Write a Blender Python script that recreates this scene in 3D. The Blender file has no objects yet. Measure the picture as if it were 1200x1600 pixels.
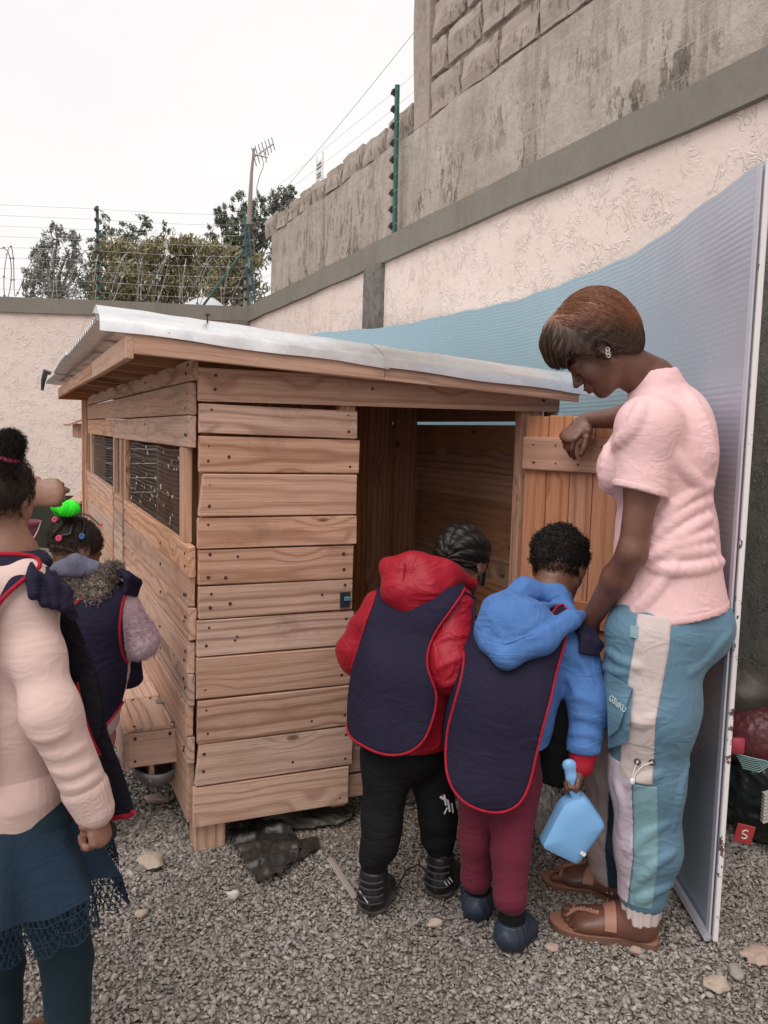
import bpy, math, random
import numpy as np
from mathutils import Matrix, Vector, Euler
R = math.radians
rnd = random.Random(7)
nr = np.random.RandomState(11)
sc = bpy.context.scene
col = sc.collection

# ---------------------------------------------------------------- camera
PITCH, ROLL, CAMH, FPX = R(5.4), R(1.6), 1.3, 1300.0
cam_d = bpy.data.cameras.new('camera'); cam = bpy.data.objects.new('camera', cam_d); col.objects.link(cam)
cam_d.sensor_fit = 'HORIZONTAL'; cam_d.sensor_width = 36.0; cam_d.lens = 36.0 * FPX / 1200.0
cam_d.clip_start = 0.02; cam_d.clip_end = 2000
cam.matrix_world = Matrix.Translation((0, 0, CAMH)) @ Matrix.Rotation(R(90) - PITCH, 4, 'X') @ Matrix.Rotation(ROLL, 4, 'Z')
sc.camera = cam

# ---------------------------------------------------------------- overcast sky, soft sun, exposure
SUN_EL, SUN_AZ = R(56), R(205)          # azimuth clockwise from +Y: behind the camera, a little to the left
w = bpy.data.worlds.new('World'); sc.world = w; w.use_nodes = True
nt = w.node_tree; nt.nodes.clear()
def wn(t): return nt.nodes.new(t)
wo = wn('ShaderNodeOutputWorld'); bg = wn('ShaderNodeBackground')
sky = wn('ShaderNodeTexSky'); sky.sky_type = 'NISHITA'; sky.sun_disc = False
sky.sun_elevation = SUN_EL; sky.sun_rotation = SUN_AZ; sky.dust_density = 6; sky.air_density = 1.5
hs = wn('ShaderNodeHueSaturation'); hs.inputs['Saturation'].default_value = 0.12; hs.inputs['Value'].default_value = 1.0
nz = wn('ShaderNodeTexNoise'); nz.inputs['Scale'].default_value = 2.2; nz.inputs['Detail'].default_value = 4
tcw = wn('ShaderNodeTexCoord'); mpw = wn('ShaderNodeMapping'); mpw.inputs['Scale'].default_value = (1, 1, 2.2)
rmp = wn('ShaderNodeValToRGB'); rmp.color_ramp.elements[0].position = .3; rmp.color_ramp.elements[1].position = .72
rmp.color_ramp.elements[0].color = (8.3, 8.1, 8.1, 1); rmp.color_ramp.elements[1].color = (9.0, 8.75, 8.7, 1)
mx = wn('ShaderNodeMix'); mx.data_type = 'RGBA'; mx.inputs[0].default_value = 0.9    # cloud deck over the sky
nt.links.new(tcw.outputs['Generated'], mpw.inputs[0]); nt.links.new(mpw.outputs[0], nz.inputs['Vector'])
nt.links.new(nz.outputs[0], rmp.inputs[0]); nt.links.new(sky.outputs[0], hs.inputs['Color'])
nt.links.new(hs.outputs[0], mx.inputs[6]); nt.links.new(rmp.outputs[0], mx.inputs[7])
nt.links.new(mx.outputs[2], bg.inputs[0]); bg.inputs[1].default_value = 0.1
nt.links.new(bg.outputs[0], wo.inputs[0])
sl = bpy.data.lights.new('sun', 'SUN'); sl.energy = 1.5; sl.angle = R(50); sl.color = (1.0, .955, .91)
so = bpy.data.objects.new('sun', sl); col.objects.link(so)
sdir = Vector((math.sin(SUN_AZ) * math.cos(SUN_EL), math.cos(SUN_AZ) * math.cos(SUN_EL), math.sin(SUN_EL)))
so.rotation_euler = sdir.to_track_quat('Z', 'Y').to_euler()
vs = sc.view_settings; vs.view_transform = 'Standard'; vs.look = 'None'; vs.exposure = 0.3; vs.gamma = 1.0; vs.use_curve_mapping = False
sc.render.engine = 'CYCLES'; sc.cycles.use_denoising = True; sc.cycles.max_bounces = 6
sc.cycles.diffuse_bounces = 4

# ---------------------------------------------------------------- helpers
_f = np.array([0, math.cos(PITCH), -math.sin(PITCH)]); _u0 = np.array([0, math.sin(PITCH), math.cos(PITCH)]); _r0 = np.array([1., 0, 0])
_r = _r0 * math.cos(ROLL) + _u0 * math.sin(ROLL); _u = -_r0 * math.sin(ROLL) + _u0 * math.cos(ROLL)
CAM = np.array([0, 0, CAMH])
def ray(x, y): return _f + _r * (x - 600) / FPX - _u * (y - 800) / FPX
def at(x, y, Y):
    d = ray(x, y); return CAM + d * (Y / d[1])
def gnd(x, y, z=0.0):
    d = ray(x, y); return CAM + d * ((z - CAMH) / d[2])
def A3(*v): return np.array(v, float)

def link(o, parent=None):
    col.objects.link(o)
    if parent is not None:
        o.parent = parent
        o.matrix_parent_inverse = parent.matrix_basis.inverted()
    return o
def tag(o, label=None, cat=None, group=None, kind=None):
    if label: o['label'] = label
    if cat: o['category'] = cat
    if group: o['group'] = group
    if kind: o['kind'] = kind
    return o
def thing(name, label, cat, loc=(0, 0, 0), rz=0, group=None):
    o = bpy.data.objects.new(name, None); o.empty_display_size = .1
    o.matrix_basis = Matrix.Translation(Vector(loc)) @ Matrix.Rotation(rz, 4, 'Z')
    col.objects.link(o); return tag(o, label, cat, group)
def mesh(name, V, F, mat, parent=None, smooth=False, auto=None):
    me = bpy.data.meshes.new(name)
    V = np.asarray(V, dtype=np.float32)
    if isinstance(F, np.ndarray):
        n = F.shape[1]; nf = len(F)
        me.vertices.add(len(V)); me.vertices.foreach_set('co', V.ravel())
        me.loops.add(nf * n); me.loops.foreach_set('vertex_index', F.astype(np.int32).ravel())
        me.polygons.add(nf); me.polygons.foreach_set('loop_start', np.arange(0, nf * n, n, dtype=np.int32))
        try: me.polygons.foreach_set('loop_total', np.full(nf, n, dtype=np.int32))
        except Exception: pass
        me.update(calc_edges=True)
    else:
        me.from_pydata(V.tolist(), [], F); me.update()
    if smooth:
        me.polygons.foreach_set('use_smooth', np.ones(len(me.polygons), dtype=bool))
    if mat is not None: me.materials.append(mat)
    o = bpy.data.objects.new(name, me)
    link(o, parent)
    if smooth and auto:
        try: me.set_sharp_from_angle(angle=R(auto))
        except Exception: pass
    return o

class MB:
    """collects boxes, tubes and prisms of ONE part"""
    def __init__(s): s.v = []; s.f = []
    def add(s, V, F):
        n = len(s.v); s.v += [tuple(map(float, p)) for p in V]; s.f += [tuple(int(i) + n for i in f) for f in F]; return s
    def box(s, c, d, M=None, ch=0.0, jit=0.0):
        c = np.asarray(c, float); h = np.asarray(d, float) / 2
        if ch <= 0:
            V = [np.array([x, y, z]) * h for x in (-1, 1) for y in (-1, 1) for z in (-1, 1)]
            F = [(0, 1, 3, 2), (4, 6, 7, 5), (0, 4, 5, 1), (2, 3, 7, 6), (0, 2, 6, 4), (1, 5, 7, 3)]
        else:
            V, F = chbox(h, ch)
        V = [v + (np.array([rnd.uniform(-jit, jit) for _ in range(3)]) if jit else 0) for v in V]
        if M is not None: V = [np.array(M @ Vector(v)) for v in V]
        return s.add([v + c for v in V], F)
    def tube(s, pts, r, n=8, cap=True):
        pts = [np.asarray(p, float) for p in pts]; m = len(pts)
        rr = r if hasattr(r, '__len__') else [r] * m
        V = []; prev = None
        for i in range(m):
            t = pts[min(i + 1, m - 1)] - pts[max(i - 1, 0)]; t = t / (np.linalg.norm(t) + 1e-9)
            if prev is None:
                a = np.array([0, 0, 1.]) if abs(t[2]) < .9 else np.array([1., 0, 0])
                x = np.cross(t, a)
            else: x = prev - t * np.dot(prev, t)
            x /= np.linalg.norm(x) + 1e-9; y = np.cross(t, x); prev = x
            for k in range(n):
                q = 2 * math.pi * k / n; V.append(pts[i] + rr[i] * (math.cos(q) * x + math.sin(q) * y))
        F = [(i * n + k, i * n + (k + 1) % n, (i + 1) * n + (k + 1) % n, (i + 1) * n + k) for i in range(m - 1) for k in range(n)]
        if cap: F += [tuple(range(n))[::-1], tuple((m - 1) * n + k for k in range(n))]
        return s.add(V, F)
    def prism(s, poly, axis_o, ax, ay, az, t0, t1):
        """poly: 2D outline; placed at axis_o + x*ax + y*ay, extruded along az from t0 to t1"""
        o = np.asarray(axis_o, float); ax, ay, az = (np.asarray(q, float) for q in (ax, ay, az)); n = len(poly)
        V = [o + p[0] * ax + p[1] * ay + az * t for t in (t0, t1) for p in poly]
        F = [tuple(range(n))[::-1], tuple(range(n, 2 * n))] + [(i, (i + 1) % n, n + (i + 1) % n, n + i) for i in range(n)]
        return s.add(V, F)
    def build(s, name, mat, parent=None, smooth=False, auto=40):
        return mesh(name, s.v, s.f, mat, parent, smooth, auto if smooth else None)

def chbox(h, c):
    """box with chamfered edges: 24 verts, 44 tris"""
    V = []; idx = {}
    for sx in (-1, 1):
        for sy in (-1, 1):
            for sz in (-1, 1):
                s = np.array([sx, sy, sz]); 
                for a in range(3):
                    p = s * (h - c); p[a] = s[a] * h[a]; idx[(sx, sy, sz, a)] = len(V); V.append(p)
    F = []
    for a in range(3):
        b, d = (a + 1) % 3, (a + 2) % 3
        for sg in (-1, 1):
            q = []
            for (e, g) in ((-1, -1), (1, -1), (1, 1), (-1, 1)):
                k = [0, 0, 0]; k[a] = sg; k[b] = e; k[d] = g; q.append(idx[(*k, a)])
            F.append(tuple(q) if sg > 0 else tuple(q[::-1]))
        for e in (-1, 1):
            for g in (-1, 1):
                k0 = [0, 0, 0]; k1 = [0, 0, 0]; k0[a] = -1; k1[a] = 1; k0[b] = k1[b] = e; k0[d] = k1[d] = g
                q = (idx[(*k0, b)], idx[(*k1, b)], idx[(*k1, d)], idx[(*k0, d)])
                F.append(q if e * g < 0 else q[::-1])
    for sx in (-1, 1):
        for sy in (-1, 1):
            for sz in (-1, 1):
                q = tuple(idx[(sx, sy, sz, a)] for a in range(3)); F.append(q if sx * sy * sz > 0 else q[::-1])
    return V, F

# ---------------------------------------------------------------- material helpers
def new_mat(name):
    m = bpy.data.materials.new(name); m.use_nodes = True
    n = m.node_tree; b = n.nodes['Principled BSDF']; return m, n, b
class N:
    """tiny node wiring helper"""
    def __init__(s, nt): s.nt = nt
    def n(s, t, **kw):
        x = s.nt.nodes.new(t)
        for k, v in kw.items(): setattr(x, k, v)
        return x
    def l(s, a, b): s.nt.links.new(a, b)
    def val(s, sock, v):
        if hasattr(v, 'is_linked') or hasattr(v, 'links'): s.l(v, sock)
        else: sock.default_value = v
    def math(s, op, a, b=0.0, c=None):
        x = s.n('ShaderNodeMath', operation=op); s.val(x.inputs[0], a); s.val(x.inputs[1], b)
        if c is not None: s.val(x.inputs[2], c)
        return x.outputs[0]
    def mapr(s, v, a, b, c=0.0, d=1.0):
        x = s.n('ShaderNodeMapRange'); s.val(x.inputs[0], v)
        for i, q in enumerate((a, b, c, d)): x.inputs[i + 1].default_value = q
        return x.outputs[0]
    def noise(s, vec, scale, detail=3, rough=.55, dist=0.0):
        x = s.n('ShaderNodeTexNoise'); x.inputs['Scale'].default_value = scale; x.inputs['Detail'].default_value = detail
        x.inputs['Roughness'].default_value = rough; x.inputs['Distortion'].default_value = dist
        if vec is not None: s.l(vec, x.inputs['Vector'])
        return x.outputs[0]
    def voro(s, vec, scale, feature='F1', out=0, rand=1.0):
        x = s.n('ShaderNodeTexVoronoi', feature=feature); x.inputs['Scale'].default_value = scale; x.inputs['Randomness'].default_value = rand
        if vec is not None: s.l(vec, x.inputs['Vector'])
        return x.outputs[out]
    def mp(s, vec, sc_=(1, 1, 1), loc=(0, 0, 0), rot=(0, 0, 0)):
        x = s.n('ShaderNodeMapping'); x.inputs['Scale'].default_value = sc_; x.inputs['Location'].default_value = loc; x.inputs['Rotation'].default_value = rot
        s.l(vec, x.inputs[0]); return x.outputs[0]
    def mix(s, f, a, b, typ='MIX'):
        x = s.n('ShaderNodeMix', data_type='RGBA', blend_type=typ); s.val(x.inputs[0], f)
        for i, q in ((6, a), (7, b)):
            if isinstance(q, (tuple, list)): x.inputs[i].default_value = (*q[:3], 1)
            else: s.l(q, x.inputs[i])
        return x.outputs[2]
    def ramp(s, f, els):
        x = s.n('ShaderNodeValToRGB'); cr = x.color_ramp
        while len(cr.elements) < len(els): cr.elements.new(.5)
        for e, (p, c) in zip(cr.elements, els): e.position = p; e.color = (*c[:3], 1)
        s.l(f, x.inputs[0]); return x.outputs[0]
    def bump(s, h, strength, dist, bsdf, prev=None):
        x = s.n('ShaderNodeBump'); x.inputs['Strength'].default_value = strength; x.inputs['Distance'].default_value = dist
        s.l(h, x.inputs['Height'])
        if prev is not None: s.l(prev, x.inputs['Normal'])
        if bsdf is not None: s.l(x.outputs[0], bsdf.inputs['Normal'])
        return x.outputs[0]
    def obj(s): return s.n('ShaderNodeTexCoord').outputs['Object']
    def rand(s): return s.n('ShaderNodeObjectInfo').outputs['Random']
    def shift(s, vec, amt=37.0):
        """offset the coordinates by the object's own random number so no two pieces repeat"""
        r = s.rand(); cb = s.n('ShaderNodeCombineXYZ')
        s.l(s.math('MULTIPLY', r, amt), cb.inputs[0]); s.l(s.math('MULTIPLY', r, amt * 1.7), cb.inputs[1]); s.l(s.math('MULTIPLY', r, amt * 2.3), cb.inputs[2])
        x = s.n('ShaderNodeVectorMath', operation='ADD'); s.l(vec, x.inputs[0]); s.l(cb.outputs[0], x.inputs[1]); return x.outputs[0]

def plain(name, c, rough=.6, metal=0.0, var=.12, scale=30, bump=0.0, bscale=200, bdist=.002, sheen=0.0, coat=0.0, spec=None):
    m, nt_, b = new_mat(name); n = N(nt_); o = n.obj()
    f = n.noise(o, scale, 4)
    cc = n.mix(f, [q * (1 - var) for q in c], [min(1, q * (1 + var)) for q in c]); n.l(cc, b.inputs['Base Color'])
    n.val(b.inputs['Roughness'], rough); b.inputs['Metallic'].default_value = metal
    if sheen: b.inputs['Sheen Weight'].default_value = sheen; b.inputs['Sheen Roughness'].default_value = .5
    if coat: b.inputs['Coat Weight'].default_value = coat
    if spec is not None: b.inputs['Specular IOR Level'].default_value = spec
    if bump: n.bump(n.noise(o, bscale, 3), bump, bdist, b)
    return m
# ---------------------------------------------------------------- setting materials
def wood_mat(name, light, mid, dark, ringf=44.0, rough=.72, stain=.35, axis=0):
    """sawn pine: board's own local X is the grain direction"""
    m, nt_, b = new_mat(name); n = N(nt_)
    o = n.obj(); p = n.shift(o)
    lf = n.noise(n.mp(p, (1.3, 2.2, 2.2)), 1.0, 3)                    # slow wander of the rings along the board
    sep = n.n('ShaderNodeSeparateXYZ'); n.l(o, sep.inputs[0])
    r = n.rand()
    y = n.math('ADD', sep.outputs[1], n.mapr(r, 0, 1, -.05, .05)); z = n.math('ADD', sep.outputs[2], .03)
    y2 = n.math('MULTIPLY', y, y); z2 = n.math('MULTIPLY', z, z)
    rad = n.math('POWER', n.math('ADD', y2, z2), .5)
    # knots swirl the rings
    kn = n.voro(n.mp(p, (3.0, 7.0, 7.0)), 1.0)
    kf = n.mapr(kn, .0, .30, 1.0, 0.0)
    ph = n.math('ADD', n.math('MULTIPLY', rad, ringf * 6.28), n.math('MULTIPLY', lf, 15.0))
    ph = n.math('ADD', ph, n.math('MULTIPLY', kf, 9.0))
    ring = n.math('POWER', n.mapr(n.math('SINE', ph), -1, 1), 3.6)
    fine = n.noise(n.mp(p, (4, 210, 210)), 1.0, 6, .7)
    stn = n.noise(n.mp(p, (2.2, 7, 7)), 1.0, 5, .65)
    c = n.mix(n.mapr(stn, .3, .72), light, mid)
    c = n.mix(n.math('MULTIPLY', ring, n.math('MULTIPLY', n.mapr(n.math('FRACT', n.math('MULTIPLY', r, 5.7)), 0, 1, .12, .8), 1.0)), c, dark)
    c = n.mix(n.math('MULTIPLY', n.mapr(fine, .44, .7), .6), c, dark)
    c = n.mix(n.mapr(kn, .045, .075, .8, 0.0), c, (dark[0] * .45, dark[1] * .4, dark[2] * .4))
    grime = n.noise(n.mp(p, (3.0, 5.0, 5.0), (9, 4, 2)), 1.0, 6, .7)
    c = n.mix(n.math('MULTIPLY', n.mapr(grime, .56, .76), stain), c, (dark[0] * .55, dark[1] * .6, dark[2] * .65))
    hsv = n.n('ShaderNodeHueSaturation'); n.l(c, hsv.inputs['Color'])
    n.l(n.mapr(r, 0, 1, .88, 1.13), hsv.inputs['Value']); n.l(n.mapr(n.math('FRACT', n.math('MULTIPLY', r, 7.3)), 0, 1, .82, 1.12), hsv.inputs['Saturation'])
    n.l(hsv.outputs[0], b.inputs['Base Color']); b.inputs['Roughness'].default_value = rough
    b.inputs['Specular IOR Level'].default_value = .25
    h = n.math('ADD', n.math('MULTIPLY', ring, -.35), n.math('MULTIPLY', fine, .8))
    n.bump(h, .8, .0018, b)
    return m
M_wood = wood_mat('pine', (.71, .445, .32), (.585, .35, .24), (.30, .14, .082), stain=.6)
M_wood_old = wood_mat('pine_weathered', (.63, .42, .32), (.51, .32, .235), (.26, .135, .088), stain=.7)
M_wood_in = wood_mat('pine_shaded_inside', (.42, .22, .12), (.33, .165, .088), (.165, .07, .036), stain=.6)  # darkened pine: the dim inside of the coop is put into the colour
M_wood_door = wood_mat('pine_door', (.60, .30, .18), (.50, .235, .135), (.30, .115, .055), ringf=30)

def stucco(name, c, c2, amp=1.0, scale=1.0, dirt=.3):
    """wormy hand-thrown render: short curled ridges"""
    m, nt_, b = new_mat(name); n = N(nt_); o = n.obj()
    wob = n.n('ShaderNodeTexNoise'); wob.inputs['Scale'].default_value = 5 * scale; wob.inputs['Detail'].default_value = 2; n.l(o, wob.inputs['Vector'])
    vm = n.n('ShaderNodeVectorMath', operation='MULTIPLY_ADD'); n.l(wob.outputs['Color'], vm.inputs[0]); vm.inputs[1].default_value = (.5, .5, .5); n.l(o, vm.inputs[2])
    a = n.noise(vm.outputs[0], 7 * scale, 2.5, .5, 1.6)
    ridge = n.math('SUBTRACT', 1.0, n.math('MULTIPLY', n.math('ABSOLUTE', n.math('SUBTRACT', a, .5)), 16.0))
    ridge = n.math('MAXIMUM', ridge, 0.0)
    gate = n.mapr(n.noise(o, 9 * scale, 2), .42, .58)
    ridge = n.math('MULTIPLY', ridge, gate)
    grit = n.noise(o, 140, 3, .6)
    big = n.noise(o, 1.1, 5, .65)
    streak = n.noise(n.mp(o, (2.5, 2.5, .35)), 1.0, 5, .6)
    cc = n.mix(n.mapr(big, .3, .7), c, c2)
    cc = n.mix(n.math('MULTIPLY', n.mapr(streak, .55, .8), dirt), cc, [q * .6 for q in c2])
    n.l(cc, b.inputs['Base Color']); b.inputs['Roughness'].default_value = .9; b.inputs['Specular IOR Level'].default_value = .15
    h = n.math('ADD', n.math('ADD', n.math('MULTIPLY', ridge, 1.0), n.math('MULTIPLY', grit, .4)), n.math('MULTIPLY', n.noise(o, 34, 3, .6), .8))
    n.bump(h, .9 * amp, .006, b)
    return m
M_pink = stucco('pink_render', (.80, .68, .625), (.72, .595, .535), .8, 1.15, .45)
M_pil = stucco('grey_render', (.20, .185, .165), (.15, .138, .122), .9, 2.0, .4)

def cement(name, c, c2, streaks=.4, bscale=60, bd=.004, pit=.0):
    m, nt_, b = new_mat(name); n = N(nt_); o = n.obj()
    big = n.noise(o, 2.3, 8, .75); st = n.noise(n.mp(o, (6, 6, .5)), 1.0, 7, .72); sm = n.noise(o, 24, 5, .7)
    cc = n.mix(n.mapr(big, .32, .68), c, c2)
    cc = n.mix(n.math('MULTIPLY', n.mapr(st, .52, .74), streaks), cc, [q * .42 for q in c2])
    cc = n.mix(n.math('MULTIPLY', n.mapr(sm, .5, .75), .35), cc, [q * .65 for q in c2])
    h = n.math('ADD', n.math('MULTIPLY', n.noise(o, bscale, 5, .7), .6), n.math('MULTIPLY', n.noise(o, bscale * .2, 4, .6), 1.0))
    if pit:
        st2 = n.noise(n.mp(o, (16, 16, 6)), 1.0, 6, .75); sepz = n.n('ShaderNodeSeparateXYZ'); n.l(o, sepz.inputs[0]); zone = n.math('MULTIPLY', n.mapr(n.noise(o, 1.9, 4, .6), .44, .6), n.mapr(sepz.outputs[2], 2.62, 3.2, 1.0, .25))
        pf = n.math('MULTIPLY', n.mapr(st2, .52, .58), zone)
        cc = n.mix(n.math('MULTIPLY', pf, pit), cc, [q * .3 for q in c2]); h = n.math('SUBTRACT', h, n.math('MULTIPLY', pf, .8))
    n.l(cc, b.inputs['Base Color']); b.inputs['Roughness'].default_value = .93; b.inputs['Specular IOR Level'].default_value = .15
    n.bump(h, .9, bd, b); return m
M_coping = cement('coping_cement', (.245, .222, .195), (.205, .185, .16), .25, 90, .0015)
M_conc = cement('neighbour_plaster', (.56, .495, .44), (.36, .30, .25), .8, 46, .016, .9)
M_block = cement('stone_block', (.47, .40, .345), (.37, .305, .26), .35, 38, .014, .5)
M_mortar = cement('mortar', (.35, .29, .245), (.27, .22, .18), .4, 50, .012, .5)

def gravel_base():
    m, nt_, b = new_mat('gravel_bed'); n = N(nt_); o = n.obj()
    v = n.voro(o, 70); vc = n.n('ShaderNodeTexVoronoi'); vc.inputs['Scale'].default_value = 70; n.l(o, vc.inputs['Vector'])
    rb = n.n('ShaderNodeRGBToBW'); n.l(vc.outputs['Color'], rb.inputs[0])
    cc = n.ramp(rb.outputs[0], [(.15, (.12, .10, .088)), (.5, (.23, .20, .178)), (.85, (.34, .30, .265))])
    big = n.noise(o, 1.6, 5, .6); cc = n.mix(n.math('MULTIPLY', n.mapr(big, .45, .7), .5), cc, (.22, .165, .125))
    n.l(cc, b.inputs['Base Color']); b.inputs['Roughness'].default_value = .95
    n.bump(n.math('SUBTRACT', 1.0, v), 1.0, .02, b); return m
M_bed = gravel_base()
def stone_mat(name, c0, c1, c2, attr=True):
    m, nt_, b = new_mat(name); n = N(nt_); o = n.obj()
    if attr:
        at_ = n.n('ShaderNodeAttribute'); at_.attribute_name = 'tone'; f = at_.outputs['Fac']
    else: f = n.noise(o, 5, 4)
    cc = n.ramp(f, [(.05, c0), (.5, c1), (.95, c2)])
    cc = n.mix(n.math('MULTIPLY', n.noise(o, 160, 3), .35), cc, [q * .6 for q in c1]); n.l(cc, b.inputs['Base Color']); b.inputs['Roughness'].default_value = .88
    b.inputs['Specular IOR Level'].default_value = .25
    n.bump(n.noise(o, 300 if attr else 60, 4), .5, .002 if attr else .008, b); return m
M_grav = stone_mat('gravel', (.17, .15, .134), (.345, .306, .273), (.54, .485, .43))
M_rock = stone_mat('rock', (.36, .28, .225), (.46, .37, .30), (.56, .47, .39), False)

def galv():
    m, nt_, b = new_mat('galvanised_iron'); n = N(nt_); o = n.obj()
    v = n.n('ShaderNodeTexVoronoi'); v.inputs['Scale'].default_value = 45; n.l(o, v.inputs['Vector']); rb = n.n('ShaderNodeRGBToBW'); n.l(v.outputs['Color'], rb.inputs[0])
    big = n.noise(n.mp(o, (1.5, 5, 5)), 2.0, 4)
    cc = n.mix(rb.outputs[0], (.80, .80, .81), (.90, .90, .91)); cc = n.mix(n.math('MULTIPLY', n.mapr(big, .55, .8), .35), cc, (.42, .40, .40))
    n.l(cc, b.inputs['Base Color']); b.inputs['Metallic'].default_value = .85
    n.l(n.mapr(big, .3, .7, .26, .46), b.inputs['Roughness']); n.bump(n.noise(o, 9, 3), .35, .006, b); return m
M_galv = galv()
def sheet_mat():
    m, nt_, b = new_mat('fluted_plastic'); n = N(nt_); o = n.obj()
    sep = n.n('ShaderNodeSeparateXYZ'); n.l(o, sep.inputs[0])
    wob = n.noise(o, 1.3, 3)
    d = n.math('ADD', n.math('SUBTRACT', sep.outputs[1], n.math('MULTIPLY', sep.outputs[2], .55)), n.math('MULTIPLY', wob, .5))
    c = n.ramp(n.mapr(d, .9, 3.4), [(0, (.43, .41, .49)), (.35, (.40, .42, .50)), (.7, (.29, .39, .46)), (1, (.25, .38, .445))])   # blue to violet print, with sky reflections put into the colour
    scr = n.noise(n.mp(o, (3, 3, 30), (0, 0, 0), (.5, .3, .2)), 6.0, 4, .7); c = n.mix(n.mapr(scr, .70, .74, 0, .5), c, (.7, .7, .72))
    n.l(c, b.inputs['Base Color']); n.l(n.mapr(n.noise(o, 4, 4), .3, .7, .16, .32), b.inputs['Roughness'])
    b.inputs['Specular IOR Level'].default_value = .6
    return m
M_sheet = sheet_mat()
def chipped(name, c, under, thr=.60):
    m, nt_, b = new_mat(name); n = N(nt_); o = n.obj()
    f = n.mapr(n.noise(n.mp(o, (1, 1, .6)), 30, 5, .65), thr, thr + .02)
    n.l(n.mix(f, c, under), b.inputs['Base Color']); b.inputs['Roughness'].default_value = .6; n.bump(f, -.5, .002, b); return m
M_edge = chipped('chipped_white_paint', (.78, .74, .73), (.10, .06, .04))
M_green_post = plain('green_post', (.03, .11, .095), .5)
M_wire = plain('wire', (.42, .40, .39), .4, .8)
M_thinwire = plain('fence_wire', (.55, .53, .52), .45, .6)
M_insul = plain('insulator', (.05, .03, .03), .5)
M_nail = plain('rusty_nail', (.09, .05, .035), .6, .5)
M_dark = plain('dark_metal', (.03, .03, .032), .5)
M_white = plain('white_paint', (.78, .76, .75), .5)
M_rustpole = plain('weathered_pole', (.30, .23, .21), .7)
# ---------------------------------------------------------------- the yard: local frame u (right), s (back), z (up) of shed and boundary wall
YAW = R(24); O = A3(-.559, 2.465, 0)
FR = Matrix.Translation(Vector(O)) @ Matrix.Rotation(YAW, 4, 'Z')
Uv = A3(math.cos(YAW), math.sin(YAW), 0); Sv = A3(-math.sin(YAW), math.cos(YAW), 0)
def L(u, s, z): return O + Uv * u + Sv * s + A3(0, 0, z)
def inframe(o, M=FR): o.matrix_basis = M; return o

# ground: one sheet to the horizon
def ground():
    xs = np.concatenate([np.linspace(-400, -6, 14), np.linspace(-5, 5, 61), np.linspace(6, 400, 14)])
    ys = np.concatenate([np.linspace(-400, -2, 14), np.linspace(-1.5, 9, 71), np.linspace(10, 600, 16)])
    X, Y = np.meshgrid(xs, ys, indexing='ij')
    Z = -.004 - .012 * (.5 + .5 * np.sin(X * 2.1 + 1) * np.sin(Y * 1.7)) * (np.abs(X) < 5)
    V = np.stack([X, Y, Z], -1).reshape(-1, 3); nx, ny = X.shape
    i = np.arange(nx - 1)[:, None] * ny + np.arange(ny - 1)[None]
    F = np.stack([i, i + ny, i + ny + 1, i + 1], -1).reshape(-1, 4)
    return tag(mesh('ground', V, F, M_bed, None, True), kind='structure')
ground()

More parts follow.
